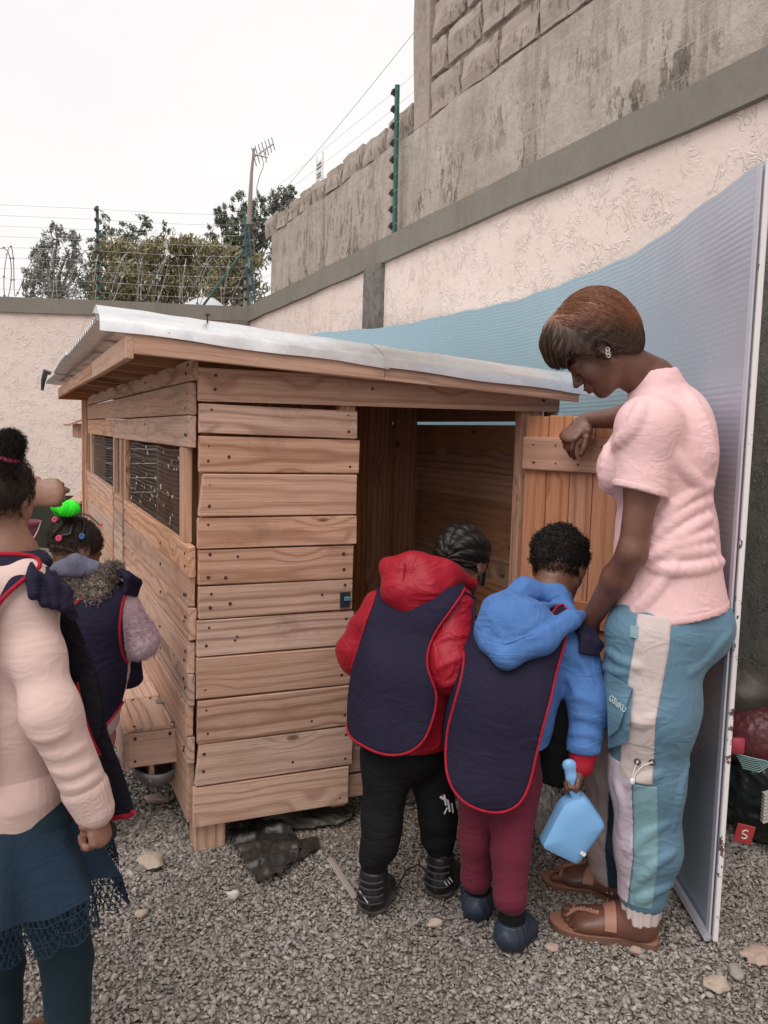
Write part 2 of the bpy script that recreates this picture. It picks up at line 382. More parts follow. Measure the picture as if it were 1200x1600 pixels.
def gravel():
    """loose angular chippings, each a squashed faceted lump"""
    t = (1 + 5 ** .5) / 2
    ico = np.array([(-1, t, 0), (1, t, 0), (-1, -t, 0), (1, -t, 0), (0, -1, t), (0, 1, t), (0, -1, -t), (0, 1, -t), (t, 0, -1), (t, 0, 1), (-t, 0, -1), (-t, 0, 1)]) / 1.9
    fa = np.array([(0, 11, 5), (0, 5, 1), (0, 1, 7), (0, 7, 10), (0, 10, 11), (1, 5, 9), (5, 11, 4), (11, 10, 2), (10, 7, 6), (7, 1, 8), (3, 9, 4), (3, 4, 2), (3, 2, 6), (3, 6, 8), (3, 8, 9), (4, 9, 5), (2, 4, 11), (6, 2, 10), (8, 6, 7), (9, 8, 1)])
    # positions: dense near the camera, thinning with distance; only where the yard is open
    P = []
    def patch(x0, x1, y0, y1, n, smin, smax):
        x = nr.uniform(x0, x1, n); y = nr.uniform(y0, y1, n); s = nr.uniform(smin, smax, n) * np.exp(nr.normal(0, .25, n)); P.append(np.stack([x, y, s], 1))
    patch(-1.05, 1.5, 1.5, 2.75, 52000, .0038, .0072); patch(-1.05, 1.5, 1.5, 2.75, 500, .008, .011)
    patch(-2.2, -.5, 2.3, 4.2, 12000, .006, .011)
    patch(1.0, 1.8, 2.4, 3.4, 4000, .006, .010)
    patch(-.5, .9, 2.75, 3.2, 2500, .006, .011)
    P = np.concatenate(P)
    n = len(P); V = np.repeat(ico[None], n, 0) * (1 + nr.uniform(-.42, .38, (n, 12, 1)))
    sc_ = np.stack([nr.uniform(.75, 1.7, n), nr.uniform(.5, 1.0, n), nr.uniform(.30, .65, n)], 1); V = V * sc_[:, None] * P[:, 2][:, None, None]
    q = nr.normal(0, 1, (n, 4)) * np.array([1, .28, .28, 1]); q /= np.linalg.norm(q, axis=1)[:, None]
    a, b, c, d = q.T
    Rm = np.stack([1 - 2 * (c * c + d * d), 2 * (b * c - a * d), 2 * (b * d + a * c), 2 * (b * c + a * d), 1 - 2 * (b * b + d * d), 2 * (c * d - a * b), 2 * (b * d - a * c), 2 * (c * d + a * b), 1 - 2 * (b * b + c * c)], 1).reshape(n, 3, 3)
    V = np.einsum('nij,nkj->nki', Rm, V)
    gz = -.004 - .012 * (.5 + .5 * np.sin(P[:, 0] * 2.1 + 1) * np.sin(P[:, 1] * 1.7))
    V[:, :, 0] += P[:, 0][:, None]; V[:, :, 1] += P[:, 1][:, None]; V[:, :, 2] += (gz + nr.uniform(-.001, .008, n))[:, None]
    F = (fa[None] + 12 * np.arange(n)[:, None, None]).reshape(-1, 3)
    o = mesh('gravel', V.reshape(-1, 3), F, M_grav)
    tone = np.clip(nr.beta(2.2, 2.6, n) + .10 * np.sin(P[:, 0] * 3 + P[:, 1] * 2) + .10 * np.sin(P[:, 0] * 7.3 - P[:, 1] * 5.1 + 1), 0, 1)
    at_ = o.data.attributes.new('tone', 'FLOAT', 'POINT'); at_.data.foreach_set('value', np.repeat(tone, 12).astype(np.float32))
    return tag(o, 'loose grey brown stone chippings covering the yard', 'gravel', kind='stuff')
gravel()

# ---------------------------------------------------------------- boundary walls
WU = 1.80
def wavy_box(name, lo, hi, mat, parent, M, seg=.25, amp=.004):
    """box whose long faces are very slightly uneven, as trowelled work is"""
    lo = np.array(lo); hi = np.array(hi); n = np.maximum(1, np.ceil((hi - lo) / seg).astype(int)); n = np.minimum(n, 60)
    V = []; F = []
    def face(ax, side):
        b, c = [k for k in range(3) if k != ax]
        B = np.linspace(lo[b], hi[b], n[b] + 1); Cc = np.linspace(lo[c], hi[c], n[c] + 1); base = len(V)
        for i, p in enumerate(B):
            for j, q in enumerate(Cc):
                v = np.zeros(3); v[ax] = hi[ax] if side else lo[ax]; v[b] = p; v[c] = q; V.append(v)
        w_ = n[c] + 1
        for i in range(n[b]):
            for j in range(n[c]):
                q = (base + i * w_ + j, base + (i + 1) * w_ + j, base + (i + 1) * w_ + j + 1, base + i * w_ + j + 1)
                flip = (side == 1) != (ax == 1)
                F.append(q if flip else q[::-1])
    for ax in range(3):
        for side in (0, 1): face(ax, side)
    V = np.array(V); ph = V * 3.1
    V = V + amp * np.stack([np.sin(ph[:, 1] * 1.3 + ph[:, 2]) + .6 * np.sin(ph[:, 1] * 3.7 + 1), np.sin(ph[:, 0] * 1.1 + ph[:, 2] * 1.7), np.sin(ph[:, 1] * 2.3 + ph[:, 0])], 1)
    o = mesh(name, V, F, mat, parent); o.matrix_basis = M; return o

bw = thing('boundary_wall', 'pink rendered boundary wall with grey coping running along the right side', 'wall', L(WU, 0, 0), YAW)
wavy_box('render_panel', (WU, -6, -.2), (WU + .16, 6.46, 2.44), M_pink, bw, FR, .4, .003)
wavy_box('coping', (WU - .03, -6, 2.437), (WU + .19, 6.27, 2.595), M_coping, bw, FR, .3, .003)
for s0 in (-4.0, -.72, 2.76):
    wavy_box('pilaster', (WU - .035, s0, -.2), (WU + .05, s0 + .30, 2.445), M_pil, bw, FR, .3, .003)
K = L(WU, 6.3, 0); BY = R(5.2)
FB = Matrix.Translation(Vector(K)) @ Matrix.Rotation(BY, 4, 'Z')
kw = thing('boundary_wall', 'pink rendered wall across the back of the yard topped with razor wire', 'wall', K, BY)
wavy_box('render_panel', (-9, 0, .5), (0.03, .16, 2.44), M_pink, kw, FB, .4, .003)
wavy_box('coping', (-9, -.03, 2.437), (0.05, .19, 2.59), M_coping, kw, FB, .3, .003)
wavy_box('pilaster', (-.22, -.035, -.2), (-.02, .05, 2.445), M_pil, kw, FB, .3, .003)
M_plinth = cement('damp_plinth', (.045, .05, .036), (.032, .034, .025), .3, 40, .004)
wavy_box('plinth', (-9, -.02, -.2), (0, .14, .55), M_plinth, kw, FB, .4, .004)

# ---------------------------------------------------------------- the neighbour's unfinished wall rising behind
NU = 1.90
nwall = thing('neighbour_wall', 'tall rough grey masonry wall with stained plaster and bare stone blocks behind the coping', 'wall', L(NU, 0, 0), YAW)
wavy_box('plaster_base', (NU + .02, 2.62, -.2), (NU + .2, 5.95, 3.27), M_conc, nwall, FR, .12, .006)
wavy_box('plaster_base', (NU, -6, -.2), (NU + .22, 2.60, 3.26), M_conc, nwall, FR, .12, .006)
wavy_box('mortar_core', (NU + .03, -6, 3.24), (NU + .2, 2.57, 5.4), M_mortar, nwall, FR, .12, .008)
wavy_box('quoin', (NU + .0, 2.40, 3.27), (NU + .23, 2.61, 5.4), M_block, nwall, FR, .12, .010)
wavy_box('mortar_core', (NU + .045, 2.62, 3.265), (NU + .19, 5.93, 3.40), M_mortar, nwall, FR, .12, .008)
def rough_block(sz, sub=3, jit=.010):
    """stone block with hammered, uneven faces"""
    V = []; F = []
    h = np.array(sz) / 2
    for ax in range(3):
        b, c = (ax + 1) % 3, (ax + 2) % 3
        for sg in (-1, 1):
            base = len(V)
            for i in range(sub + 1):
                for j in range(sub + 1):
                    p = np.zeros(3); p[ax] = sg * h[ax]; p[b] = (2 * i / sub - 1) * h[b]; p[c] = (2 * j / sub - 1) * h[c]
                    e = (i in (0, sub)) + (j in (0, sub)); p *= 1 - .018 * e
                    q = p * 40; p = p + jit * np.array([math.sin(q[1] * 1.3 + q[2] * .7 + sz[1] * 99), math.sin(q[0] + q[2] * 1.9), math.sin(q[0] * .8 + q[1] * 1.7)]) * .8
                    V.append(p)
            for i in range(sub):
                for j in range(sub):
                    k = base + i * (sub + 1) + j; q = (k, k + sub + 1, k + sub + 2, k + 1); F.append(q if sg > 0 else q[::-1])
    return V, F
def place_block(c, sz, par):
    V, F = rough_block(sz)
    o = mesh('stone_block', V, F, M_block, par)
    o.matrix_basis = FR @ Matrix.Translation(Vector(c)) @ Matrix.Rotation(R(rnd.uniform(-1, 1)), 4, 'X')
rowz = 3.275
for row in range(9):
    s = 2.38 - (.21 if row % 2 else 0.0)
    if row % 2: place_block((NU + .115, 2.38 - .095, rowz + .10), (.22, .18, .195), nwall)
    while s > -.9:
        ln = rnd.uniform(.37, .46); place_block((NU + .115, s - ln / 2, rowz + .10), (.225 + rnd.uniform(-.01, .01), ln - .022, .198 + rnd.uniform(-.008, .004)), nwall); s -= ln
    rowz += .232
s = 2.66
while s < 5.85:
    ln = rnd.uniform(.34, .44); hh = .17 + rnd.uniform(-.02, .025)
    place_block((NU + .12, s + ln / 2, 3.275 + hh / 2), (.2, ln - .03, hh), nwall); s += ln

# ---------------------------------------------------------------- electric fence posts, wires, razor wire, warning plate
def fence_post(label, base, top, n_ins, side_dir, r=.017, group='electric fence posts'):
    t = thing('fence_post', label, 'fence post', base, 0, group)
    MB().tube([base, top], r, 8).build('pole', M_green_post, t, True)
    b, e = np.array(base), np.array(top)
    for i in range(n_ins):
        f = .12 + .86 * i / (n_ins - 1) - .02; c = b + (e - b) * f
        m = MB(); d = np.asarray(side_dir, float)
        m.tube([c, c + d * .012, c + d * .014, c + d * .03, c + d * .032, c + d * .05], [.012, .012, .026, .026, .014, .012], 8)
        m.build('insulator', M_insul, t, True)
    return [b + (e - b) * (.12 + .86 * i / (n_ins - 1) - .02) + np.asarray(side_dir) * .042 for i in range(n_ins)]
pA = L(WU + .06, 2.76, 2.59); pAt = L(WU + .06, 2.78, 3.60)
wA = fence_post('green electric fence post on the right wall coping in front of rough concrete', pA, pAt, 9, -Uv * .4 + Sv * .9)
def onback(x, y, z): return np.array(FB @ Vector((x, y, z)))
qb = at(150, 470, 8.75); lb = np.array((FB.inverted() @ Vector(qb)))
pB = onback(lb[0], .08, 2.585); pBt = pB + A3(-.02, 0, .98)
wB = fence_post('dark green electric fence post standing alone on the back wall', pB, pBt, 9, A3(0, -1, 0))
pC = onback(-.02, .06, 2.585); pCt = pC + A3(-.06, 0, 1.0)
wC = fence_post('green fence post at the wall corner with a slanting brace', pC, pCt, 9, A3(-1, -.2, 0), .016)
br = MB().tube([pC + (pCt - pC) * .62, onback(-.50, .06, 2.585)], .014, 6).build('fence_brace', M_green_post)
tag(br, 'slanting green brace propping the corner fence post', 'brace')
br2 = MB().tube([pC + A3(.07, .03, 0), pC + A3(-.02, .02, .85)], .013, 6).build('fence_stay', M_green_post)
tag(br2, 'thin upright green stay beside the corner fence post', 'stay')
fw = thing('electric_fence_wire', 'thin electric fence wires strung along the tops of both walls', 'wire', pC, 0)
def sagline(m, a, b, r, sag=.01, n=6):
    a, b = np.asarray(a), np.asarray(b)
    m.tube([a + (b - a) * i / n - A3(0, 0, sag * 4 * (i / n) * (1 - i / n)) for i in range(n + 1)], r, 4, False)
far = [onback(-9, .04, 2.59 + .12 + .86 * i / 8) for i in range(9)]
near = [L(WU + .03, -5, 2.59 + .1 + .98 * i / 8) for i in range(9)]
for i in range(9):
    m = MB(); sagline(m, wC[i], wB[i], .0016, .012); sagline(m, wB[i], far[i], .0016, .03)
    sagline(m, wC[i], wA[i], .0013, .012); sagline(m, wA[i], near[i], .0013, .02)
    m.build('strand', M_thinwire, fw)
m = MB(); a = L(NU + .05, 5.9, 3.62); b_ = L(NU + .05, 2.62, 3.95)
sagline(m, a, b_, .0022, .02); tag(m.build('overhead_wire', M_wire), 'single thin wire slanting up above the rough wall top', 'wire')
sg = thing('warning_plate', 'small white warning plate hanging on the wall top', 'sign', L(NU + .05, 4.55, 3.46), YAW)
m = MB().box((NU + .03, 4.52, 3.53), (.008, .17, .16), None, .002)
for q in (4.44, 4.60): m.box((NU + .03, q, 3.55), (.012, .016, .22), None, .002)
inframe(m.build('plate', M_white, sg))
m = MB()
for k, (z, wd) in enumerate(((3.58, .11), (3.55, .12), (3.50, .09), (3.475, .1))): m.box((NU + .0245, 4.52, z), (.002, wd, .012))
inframe(m.build('print_line', M_dark, sg))
# razor wire: flattened coil leaning along the back wall
def razor():
    m = MB(); pts = []
    nt_ = 58; L0 = -8.6; 
    for i in range(nt_ * 14 + 1):
        t = i / 14; a = 2 * math.pi * t
        rr = .26 * (1 + .10 * math.sin(t * 2.3)); x = L0 + (8.5 / nt_) * t + .07 * math.sin(a * .5 + t)
        pts.append(onback(x + .05 * math.cos(a), .08 + .10 * math.sin(a * 1.0), 2.62 + .23 + rr * math.cos(a) * .95))
    m.tube(pts, .0048, 4, False)
    for i in range(0, len(pts) - 1, 2):
        p, q = pts[i], pts[i + 1]; d = (q - p) / (np.linalg.norm(q - p) + 1e-9); s_ = np.cross(d, A3(0, 1, .2)); s_ /= np.linalg.norm(s_) + 1e-9
        m.add([p - d * .012 + s_ * .013, p + d * .012 + s_ * .013, p + d * .006 - s_ * .013, p - d * .006 - s_ * .013], [(0, 1, 2, 3)])
    return tag(m.build('razor_wire', plain('dull_razor_wire', (.27, .26, .24), .55, .5)), 'looping coil of razor wire along the top of the back wall', 'razor wire')
razor()
# aerial mast
mb = L(WU - .08, 6.75, 2.3); 
def px_at(x, y): return at(x, y, mb[1])
an = thing('aerial_mast', 'weathered mast with a small television aerial behind the wall corner', 'aerial', (mb[0], mb[1], 0))
MB().tube([A3(px_at(386, 480)[0], mb[1], 0), px_at(386, 480), px_at(389, 350), px_at(393, 270), px_at(397, 232)], [.05, .045, .03, .017, .013], 8).build('mast', M_rustpole, an, True)
m = MB(); a, b_ = px_at(397, 245), px_at(424, 217) + A3(0, .15, 0); m.tube([a, b_], .010, 6)
for k in range(7):
    c = a + (b_ - a) * k / 6; ln = .10 - .005 * k; m.tube([c + A3(-.25, -.2, .9) * ln, c - A3(-.25, -.2, .9) * ln], .006, 5)
m.tube([px_at(399, 241), px_at(418, 246)], .010, 6); m.tube([px_at(415, 236), px_at(416, 254)], .007, 5)
m.build('antenna', M_wire, an, True)
MB().tube([px_at(412, 252), px_at(411, 262), px_at(405, 277), px_at(401, 295), px_at(402, 310), px_at(398, 340)], .005, 5).build('cable', M_wire, an, True)
for y in (356, 368, 382, 395, 425, 450): MB().tube([px_at(388.5 - (y - 356) * .02, y - 4), px_at(388.5 - (y - 356) * .02, y + 4)], .062, 10).build('pipe_clamp', M_insul, an, True)

# ---------------------------------------------------------------- trees beyond the back wall
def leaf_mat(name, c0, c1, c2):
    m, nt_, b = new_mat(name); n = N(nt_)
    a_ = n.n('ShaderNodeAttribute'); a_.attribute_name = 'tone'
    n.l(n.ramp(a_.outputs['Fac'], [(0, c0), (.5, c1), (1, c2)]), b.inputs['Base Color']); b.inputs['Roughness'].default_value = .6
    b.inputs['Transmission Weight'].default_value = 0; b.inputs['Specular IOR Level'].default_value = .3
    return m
M_leafA = leaf_mat('grey_green_leaf', (.13, .145, .12), (.22, .235, .20), (.33, .345, .31))  # leaf colours lifted to carry haze and overexposure, here and below
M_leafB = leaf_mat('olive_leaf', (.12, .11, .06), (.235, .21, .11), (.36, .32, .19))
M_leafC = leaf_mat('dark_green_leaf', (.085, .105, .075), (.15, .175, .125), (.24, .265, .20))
M_bark = plain('bark', (.13, .105, .085), .9, 0, .3, 8, .6, 30, .01)
def tree(label, base, height, clumps, leafmat, n_per, leaf=(.05, .12), droop=0.0, trunk_r=.12):
    """clumps: (dx, dy, z, rx, rz); leaves fill each clump's volume, thinner toward the rim so sky shows through"""
    t = thing('tree', label, 'tree', base, 0, 'trees beyond the back wall'); base = np.array(base, float)
    m = MB(); top = base + A3(0, 0, height * .72)
    m.tube([base, base + A3(.05, 0, height * .3), top], [trunk_r, trunk_r * .7, trunk_r * .2], 7)
    for (dx, dy, z, rx, rz) in clumps:
        c = base + A3(dx, dy, z); z0 = max(height * .22, z - abs(dx) * .7 - rz); s = base + A3(0, 0, min(z0, height * .68))
        m.tube([s, (s + c) / 2 + A3(rnd.uniform(-.1, .1), 0, .08), c], [trunk_r * .35, trunk_r * .2, trunk_r * .07], 5)
        for _ in range(5):
            e = c + A3(rnd.uniform(-1, 1) * rx * .8, rnd.uniform(-1, 1) * rx * .7, rnd.uniform(-.7, .9) * rz); m.tube([c - A3(0, 0, rz * .4), e], [trunk_r * .07, trunk_r * .02], 4, False)
    m.build('trunk', M_bark, t, True)
    V = []; T = []
    for (dx, dy, z, rx, rz) in clumps:
        n = int(n_per * (rx * rx * rz) ** .6 * 6)
        # sub-sprays inside the clump
        k = max(6, n // 28); sp = nr.normal(0, 1, (k, 3)); sp /= np.linalg.norm(sp, axis=1)[:, None]; sp *= nr.uniform(.35, 1.08, (k, 1)) ** .6
        spc = base + A3(dx, dy, z) + sp * A3(rx, rx * .8, rz)
        ids = nr.randint(0, k, n); p = spc[ids] + nr.normal(0, 1, (n, 3)) * A3(rx, rx, rz) * .13 * np.array([1, 1, 1 + droop])
        sz = nr.uniform(leaf[0], leaf[1], n)
        d = nr.normal(0, 1, (n, 3)); d[:, 2] -= droop * 1.5; d /= np.linalg.norm(d, axis=1)[:, None]
        e = np.cross(d, nr.normal(0, 1, (n, 3))); e /= np.linalg.norm(e, axis=1)[:, None]
        q = np.stack([p - d * sz[:, None], p + e * sz[:, None] * .3, p + d * sz[:, None], p - e * sz[:, None] * .3], 1)
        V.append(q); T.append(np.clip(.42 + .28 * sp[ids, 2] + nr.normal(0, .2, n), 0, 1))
    V = np.concatenate(V); T = np.concatenate(T); n = len(V)
    o = mesh('crown', V.reshape(-1, 3), np.arange(n * 4).reshape(n, 4), leafmat, t)
    a_ = o.data.attributes.new('tone', 'FLOAT', 'POINT'); a_.data.foreach_set('value', np.repeat(T, 4).astype(np.float32))
    return t
def tb(px, Y): p = at(px, 470, Y); return (p[0], Y, -.1)
def clump_px(base, px, py, Y, rx, rz):
    """crown clump given by where it stands in space: offset from the tree's own base"""
    p = at(px, py, Y); return (p[0] - base[0], p[1] - base[1], p[2] - base[2], rx, rz)
def tree_px(label, px, Y, pts, mat, n_per, leaf, droop=0, tr=.12):
    b = tb(px, Y); k = Y / FPX
    cl = [clump_px(b, x, y, Y + dy, rx * k, rz * k) for (x, y, dy, rx, rz) in pts]
    tree(label, b, max(c[2] for c in cl) + .3, cl, mat, n_per, leaf, droop, tr)
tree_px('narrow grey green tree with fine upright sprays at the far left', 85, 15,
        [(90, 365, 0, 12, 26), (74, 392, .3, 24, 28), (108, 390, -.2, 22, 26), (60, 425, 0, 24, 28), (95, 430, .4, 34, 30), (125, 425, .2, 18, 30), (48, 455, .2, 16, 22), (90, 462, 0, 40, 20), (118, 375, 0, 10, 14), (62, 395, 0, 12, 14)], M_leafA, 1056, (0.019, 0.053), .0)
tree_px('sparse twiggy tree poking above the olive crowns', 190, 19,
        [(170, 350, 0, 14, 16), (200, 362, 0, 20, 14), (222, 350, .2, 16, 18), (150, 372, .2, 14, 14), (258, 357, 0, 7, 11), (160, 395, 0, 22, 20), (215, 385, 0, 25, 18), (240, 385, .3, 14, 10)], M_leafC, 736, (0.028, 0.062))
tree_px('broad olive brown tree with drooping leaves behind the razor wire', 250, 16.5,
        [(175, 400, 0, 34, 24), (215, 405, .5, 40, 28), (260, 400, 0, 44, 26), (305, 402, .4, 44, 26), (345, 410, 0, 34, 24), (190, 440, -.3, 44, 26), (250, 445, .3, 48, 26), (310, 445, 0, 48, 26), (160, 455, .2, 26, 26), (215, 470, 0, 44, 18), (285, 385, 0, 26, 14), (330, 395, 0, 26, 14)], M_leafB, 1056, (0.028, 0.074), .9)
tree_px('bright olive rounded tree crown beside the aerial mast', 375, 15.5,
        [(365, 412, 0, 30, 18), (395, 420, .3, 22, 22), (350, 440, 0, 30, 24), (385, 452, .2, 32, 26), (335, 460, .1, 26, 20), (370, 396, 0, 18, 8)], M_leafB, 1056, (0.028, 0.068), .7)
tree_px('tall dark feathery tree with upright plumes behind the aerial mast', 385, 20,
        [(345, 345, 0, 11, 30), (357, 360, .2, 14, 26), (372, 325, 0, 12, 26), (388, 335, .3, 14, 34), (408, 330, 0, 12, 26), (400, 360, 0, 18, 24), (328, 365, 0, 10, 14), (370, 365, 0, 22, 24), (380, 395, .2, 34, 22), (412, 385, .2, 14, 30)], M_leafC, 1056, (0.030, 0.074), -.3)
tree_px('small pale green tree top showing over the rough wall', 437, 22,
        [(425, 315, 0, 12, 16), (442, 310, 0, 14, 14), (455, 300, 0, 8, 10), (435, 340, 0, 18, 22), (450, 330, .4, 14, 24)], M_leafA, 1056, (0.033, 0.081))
# vehicle roof glimpsed over the wall
vr = thing('parked_vehicle', 'pale vehicle with dark windows just showing over the back wall', 'vehicle', (-2.55, 10.9, 0))
m = MB(); c0 = at(315, 474, 10.9)
def dome(cx, cy, cz, rx, ry, rz, n=16, k=8, z0=-.2):
    V = []; F = []
    for j in range(k + 1):
        a = math.pi / 2 * j / k * (1 - z0 * 0)
        for i in range(n):
            q = 2 * math.pi * i / n; ex = .6
            V.append((cx + rx * math.cos(a) * math.copysign(abs(math.cos(q)) ** ex, math.cos(q)), cy + ry * math.cos(a) * math.copysign(abs(math.sin(q)) ** ex, math.sin(q)), cz + rz * math.sin(a)))
    for j in range(k):
        for i in range(n): F.append((j * n + i, j * n + (i + 1) % n, (j + 1) * n + (i + 1) % n, (j + 1) * n + i))
    return V, F
V, F = dome(c0[0], 11.4, 2.62, .30, .8, .42); mesh('roof', V, F, plain('pale_car_paint', (.55, .55, .56), .3, .2), vr, True)
MB().box((c0[0], 11.4, 1.2), (1.5, 3.6, 2.0), None, .15).build('body', plain('car_body', (.5, .5, .51), .35, .2), vr)
MB().box((c0[0], 11.4, 2.45), (1.1, 2.4, .62), None, .1).build('window_band', M_dark, vr)
# ---------------------------------------------------------------- chicken coop
coop = thing('chicken_coop', 'large raw pine chicken coop with wire windows and an open doorway', 'coop', O, YAW)
RX = {'u': Matrix(((1, 0, 0), (0, 0, -1), (0, 1, 0))),       # local X->u, Y->z, Z->-s
      's': Matrix(((0, 0, -1), (1, 0, 0), (0, 1, 0))),       # X->s, Y->z, Z->-u
      'z': Matrix(((0, 1, 0), (0, 0, 1), (1, 0, 0)))}        # X->z, Y->u, Z->s
RX['zs'] = Matrix(((0, 0, 1), (0, 1, 0), (1, 0, 0)))         # X->z, Y->s, Z->u
RX['f'] = Matrix(((0, 1, 0), (1, 0, 0), (0, 0, -1)))           # X->s, Y->u: lying flat
def board(c, ln, wd, th, axis, mat=None, parent=None, name='board', tilt=0.0, shear=0.0, ch=.0025, cut=0.0, jit=.0, M=None):
    """one sawn board: ln along its grain, wd across, th thick; shear = width change toward the far end"""
    V, F = chbox(np.array([ln, wd, th]) / 2, ch); V = np.array(V)
    f = V[:, 0] / ln + .5; V[:, 1] *= 1 + shear * f
    V += np.array([[rnd.uniform(-1, 1) * .0012 for _ in range(3)] for _ in V])
    if cut: V[(V[:, 0] < 0) & (V[:, 1] > 0), 0] += cut
    o = mesh(name, V, F, mat or M_wood, parent or coop)
    o.matrix_basis = (M or FR) @ Matrix.Translation(Vector(c)) @ RX[axis].to_4x4() @ Matrix.Rotation(tilt, 4, 'Z') @ Matrix.Rotation(rnd.uniform(-1, 1) * jit, 4, 'X')
    return o
nails = MB()
def nail(u, s, z, d='s'):
    p = L(u, s, z); n_ = -Sv if d == 's' else (-Uv if d == 'u' else A3(0, 0, 1))
    r_ = rnd.uniform(.0042, .0062); nails.tube([p - n_ * .002, p + n_ * .0012, p + n_ * .0018], [r_, r_, r_ * .5], 7)
# front: left panel of eleven boards (slightly uneven lengths and seats)
zs = [1.374, 1.279, 1.168, 1.037, .941, .831, .728, .613, .481, .343, .209, .078]
for i in range(11):
    zt, zb = zs[i], zs[i + 1]; a = rnd.uniform(-.002, .006); b_ = .505 + rnd.uniform(-.008, .008)
    if i == 9: a -= .008
    if i == 10: a -= .01
    gap = .005 if i else .008
    o = board(((a + b_) / 2, -.011 - rnd.uniform(0, .003), (zt + zb) / 2), b_ - a, zt - zb - gap, .022, 'u', M_wood if i not in (4, 6, 8) else M_wood_old, tilt=R(rnd.uniform(-.25, .25)) if i else R(-.7), jit=R(1.0), cut=.012 if i in (2, 9) else 0)
    for (x, k) in ((a + .03, .3), (a + .032, .78), (b_ - .028, .25), (b_ - .03, .75)):
        nail(x + rnd.uniform(-.006, .006), -.0225, zb + (zt - zb) * (k + rnd.uniform(-.08, .08)))
    for _ in range(rnd.randint(0, 2)): nail(rnd.uniform(.08, .42), -.0225, zb + (zt - zb) * rnd.uniform(.2, .8))
board((.635, -.011, 1.432), 1.27, .098, .022, 'u', tilt=R(.35), shear=-.1)                   # lintel board
for x, z in ((.05, 1.455), (.048, 1.415), (1.2, 1.43), (.55, 1.44)): nail(x, -.0235, z)
for z0, z1 in ((.085, .165), (.17, .255)):
    board((.865, .012, (z0 + z1) / 2), .72, z1 - z0 - .004, .02, 'u', M_wood_old, jit=R(1))   # sill boards under the doorway
board((.478, .026, .72), 1.32, .05, .045, 'z', M_wood, name='door_post')
board((.478, .026, 1.37), .10, .05, .045, 'z', M_wood, name='door_post')
board((1.175, .026, .72), 1.42, .085, .045, 'z', M_wood_door, name='door_post')
board((1.262, .02, .72), 1.44, .022, .06, 'z', M_wood_old, name='door_post')
for (x, s) in ((.05, .045), (1.22, .10), (.05, 3.76), (1.22, 3.76)):
    board((x, s, .72 if s > .1 else .025), 1.46 if s > .1 else .12, .096, .09, 'z', M_wood, name='leg_post')
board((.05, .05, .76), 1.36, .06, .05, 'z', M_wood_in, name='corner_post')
# bolt keeper let into the left panel
lk = MB().box((.472, -.026, .765), (.034, .006, .05), None, .001); o = inframe(lk.build('lock_recess', M_dark, coop))
inframe(MB().box((.478, -.031, .768), (.02, .008, .014), None, .002).build('bolt', plain('blue_bolt', (.06, .25, .33), .4), coop))
# left side: near section
SU = -.011
zsd = [.954, .857, .762, .661, .561, .463, .365, .278]
for i in range(3):
    zt, zb = ((1.50, 1.436), (1.434, 1.337), (1.335, 1.238))[i]
    board((SU - .002 * (i % 2), 1.02, (zt + zb) / 2), 2.04 + (.04 if i == 0 else 0), zt - zb - .003, .022, 's', M_wood_old if i == 0 else M_wood, tilt=R(rnd.uniform(-.15, .15)))
    board((SU, 2.93, (zt + zb) / 2 + .002), 1.72, zt - zb - .004, .022, 's', M_wood, tilt=R(rnd.uniform(-.15, .15)))
    for q in (.03, .06, .9, 1.9, 2.0): nail(SU - .0125, q + rnd.uniform(-.01, .01), zb + (zt - zb) * rnd.uniform(.2, .8), 'u')
for i in range(7):
    zt, zb = zsd[i], zsd[i + 1]
    board((SU - rnd.uniform(0, .006), .79, (zt + zb) / 2), 1.60 + rnd.uniform(-.015, .015), zt - zb - .004, .022, 's', M_wood_old if i % 3 == 1 else M_wood, tilt=R(rnd.uniform(-.25, .25)), jit=R(1.2))
    board((SU, 1.86, (zt + zb) / 2 + .01), .36, zt - zb - .004, .022, 's', M_wood_old, tilt=R(rnd.uniform(-.5, .5)))
    board((SU - rnd.uniform(0, .005), 2.94, (zt + zb) / 2 + .025), 1.70, zt - zb - .004, .022, 's', M_wood, tilt=R(rnd.uniform(-.25, .25)), jit=R(1.2))
    for q in (.03, .045, .5, 1.55): nail(SU - .0155, q + rnd.uniform(-.008, .008), zb + (zt - zb) * rnd.uniform(.25, .75), 'u')
board((SU + .004, 1.9, .177), 3.76, .19, .022, 's', M_wood_old)                              # bottom skirt
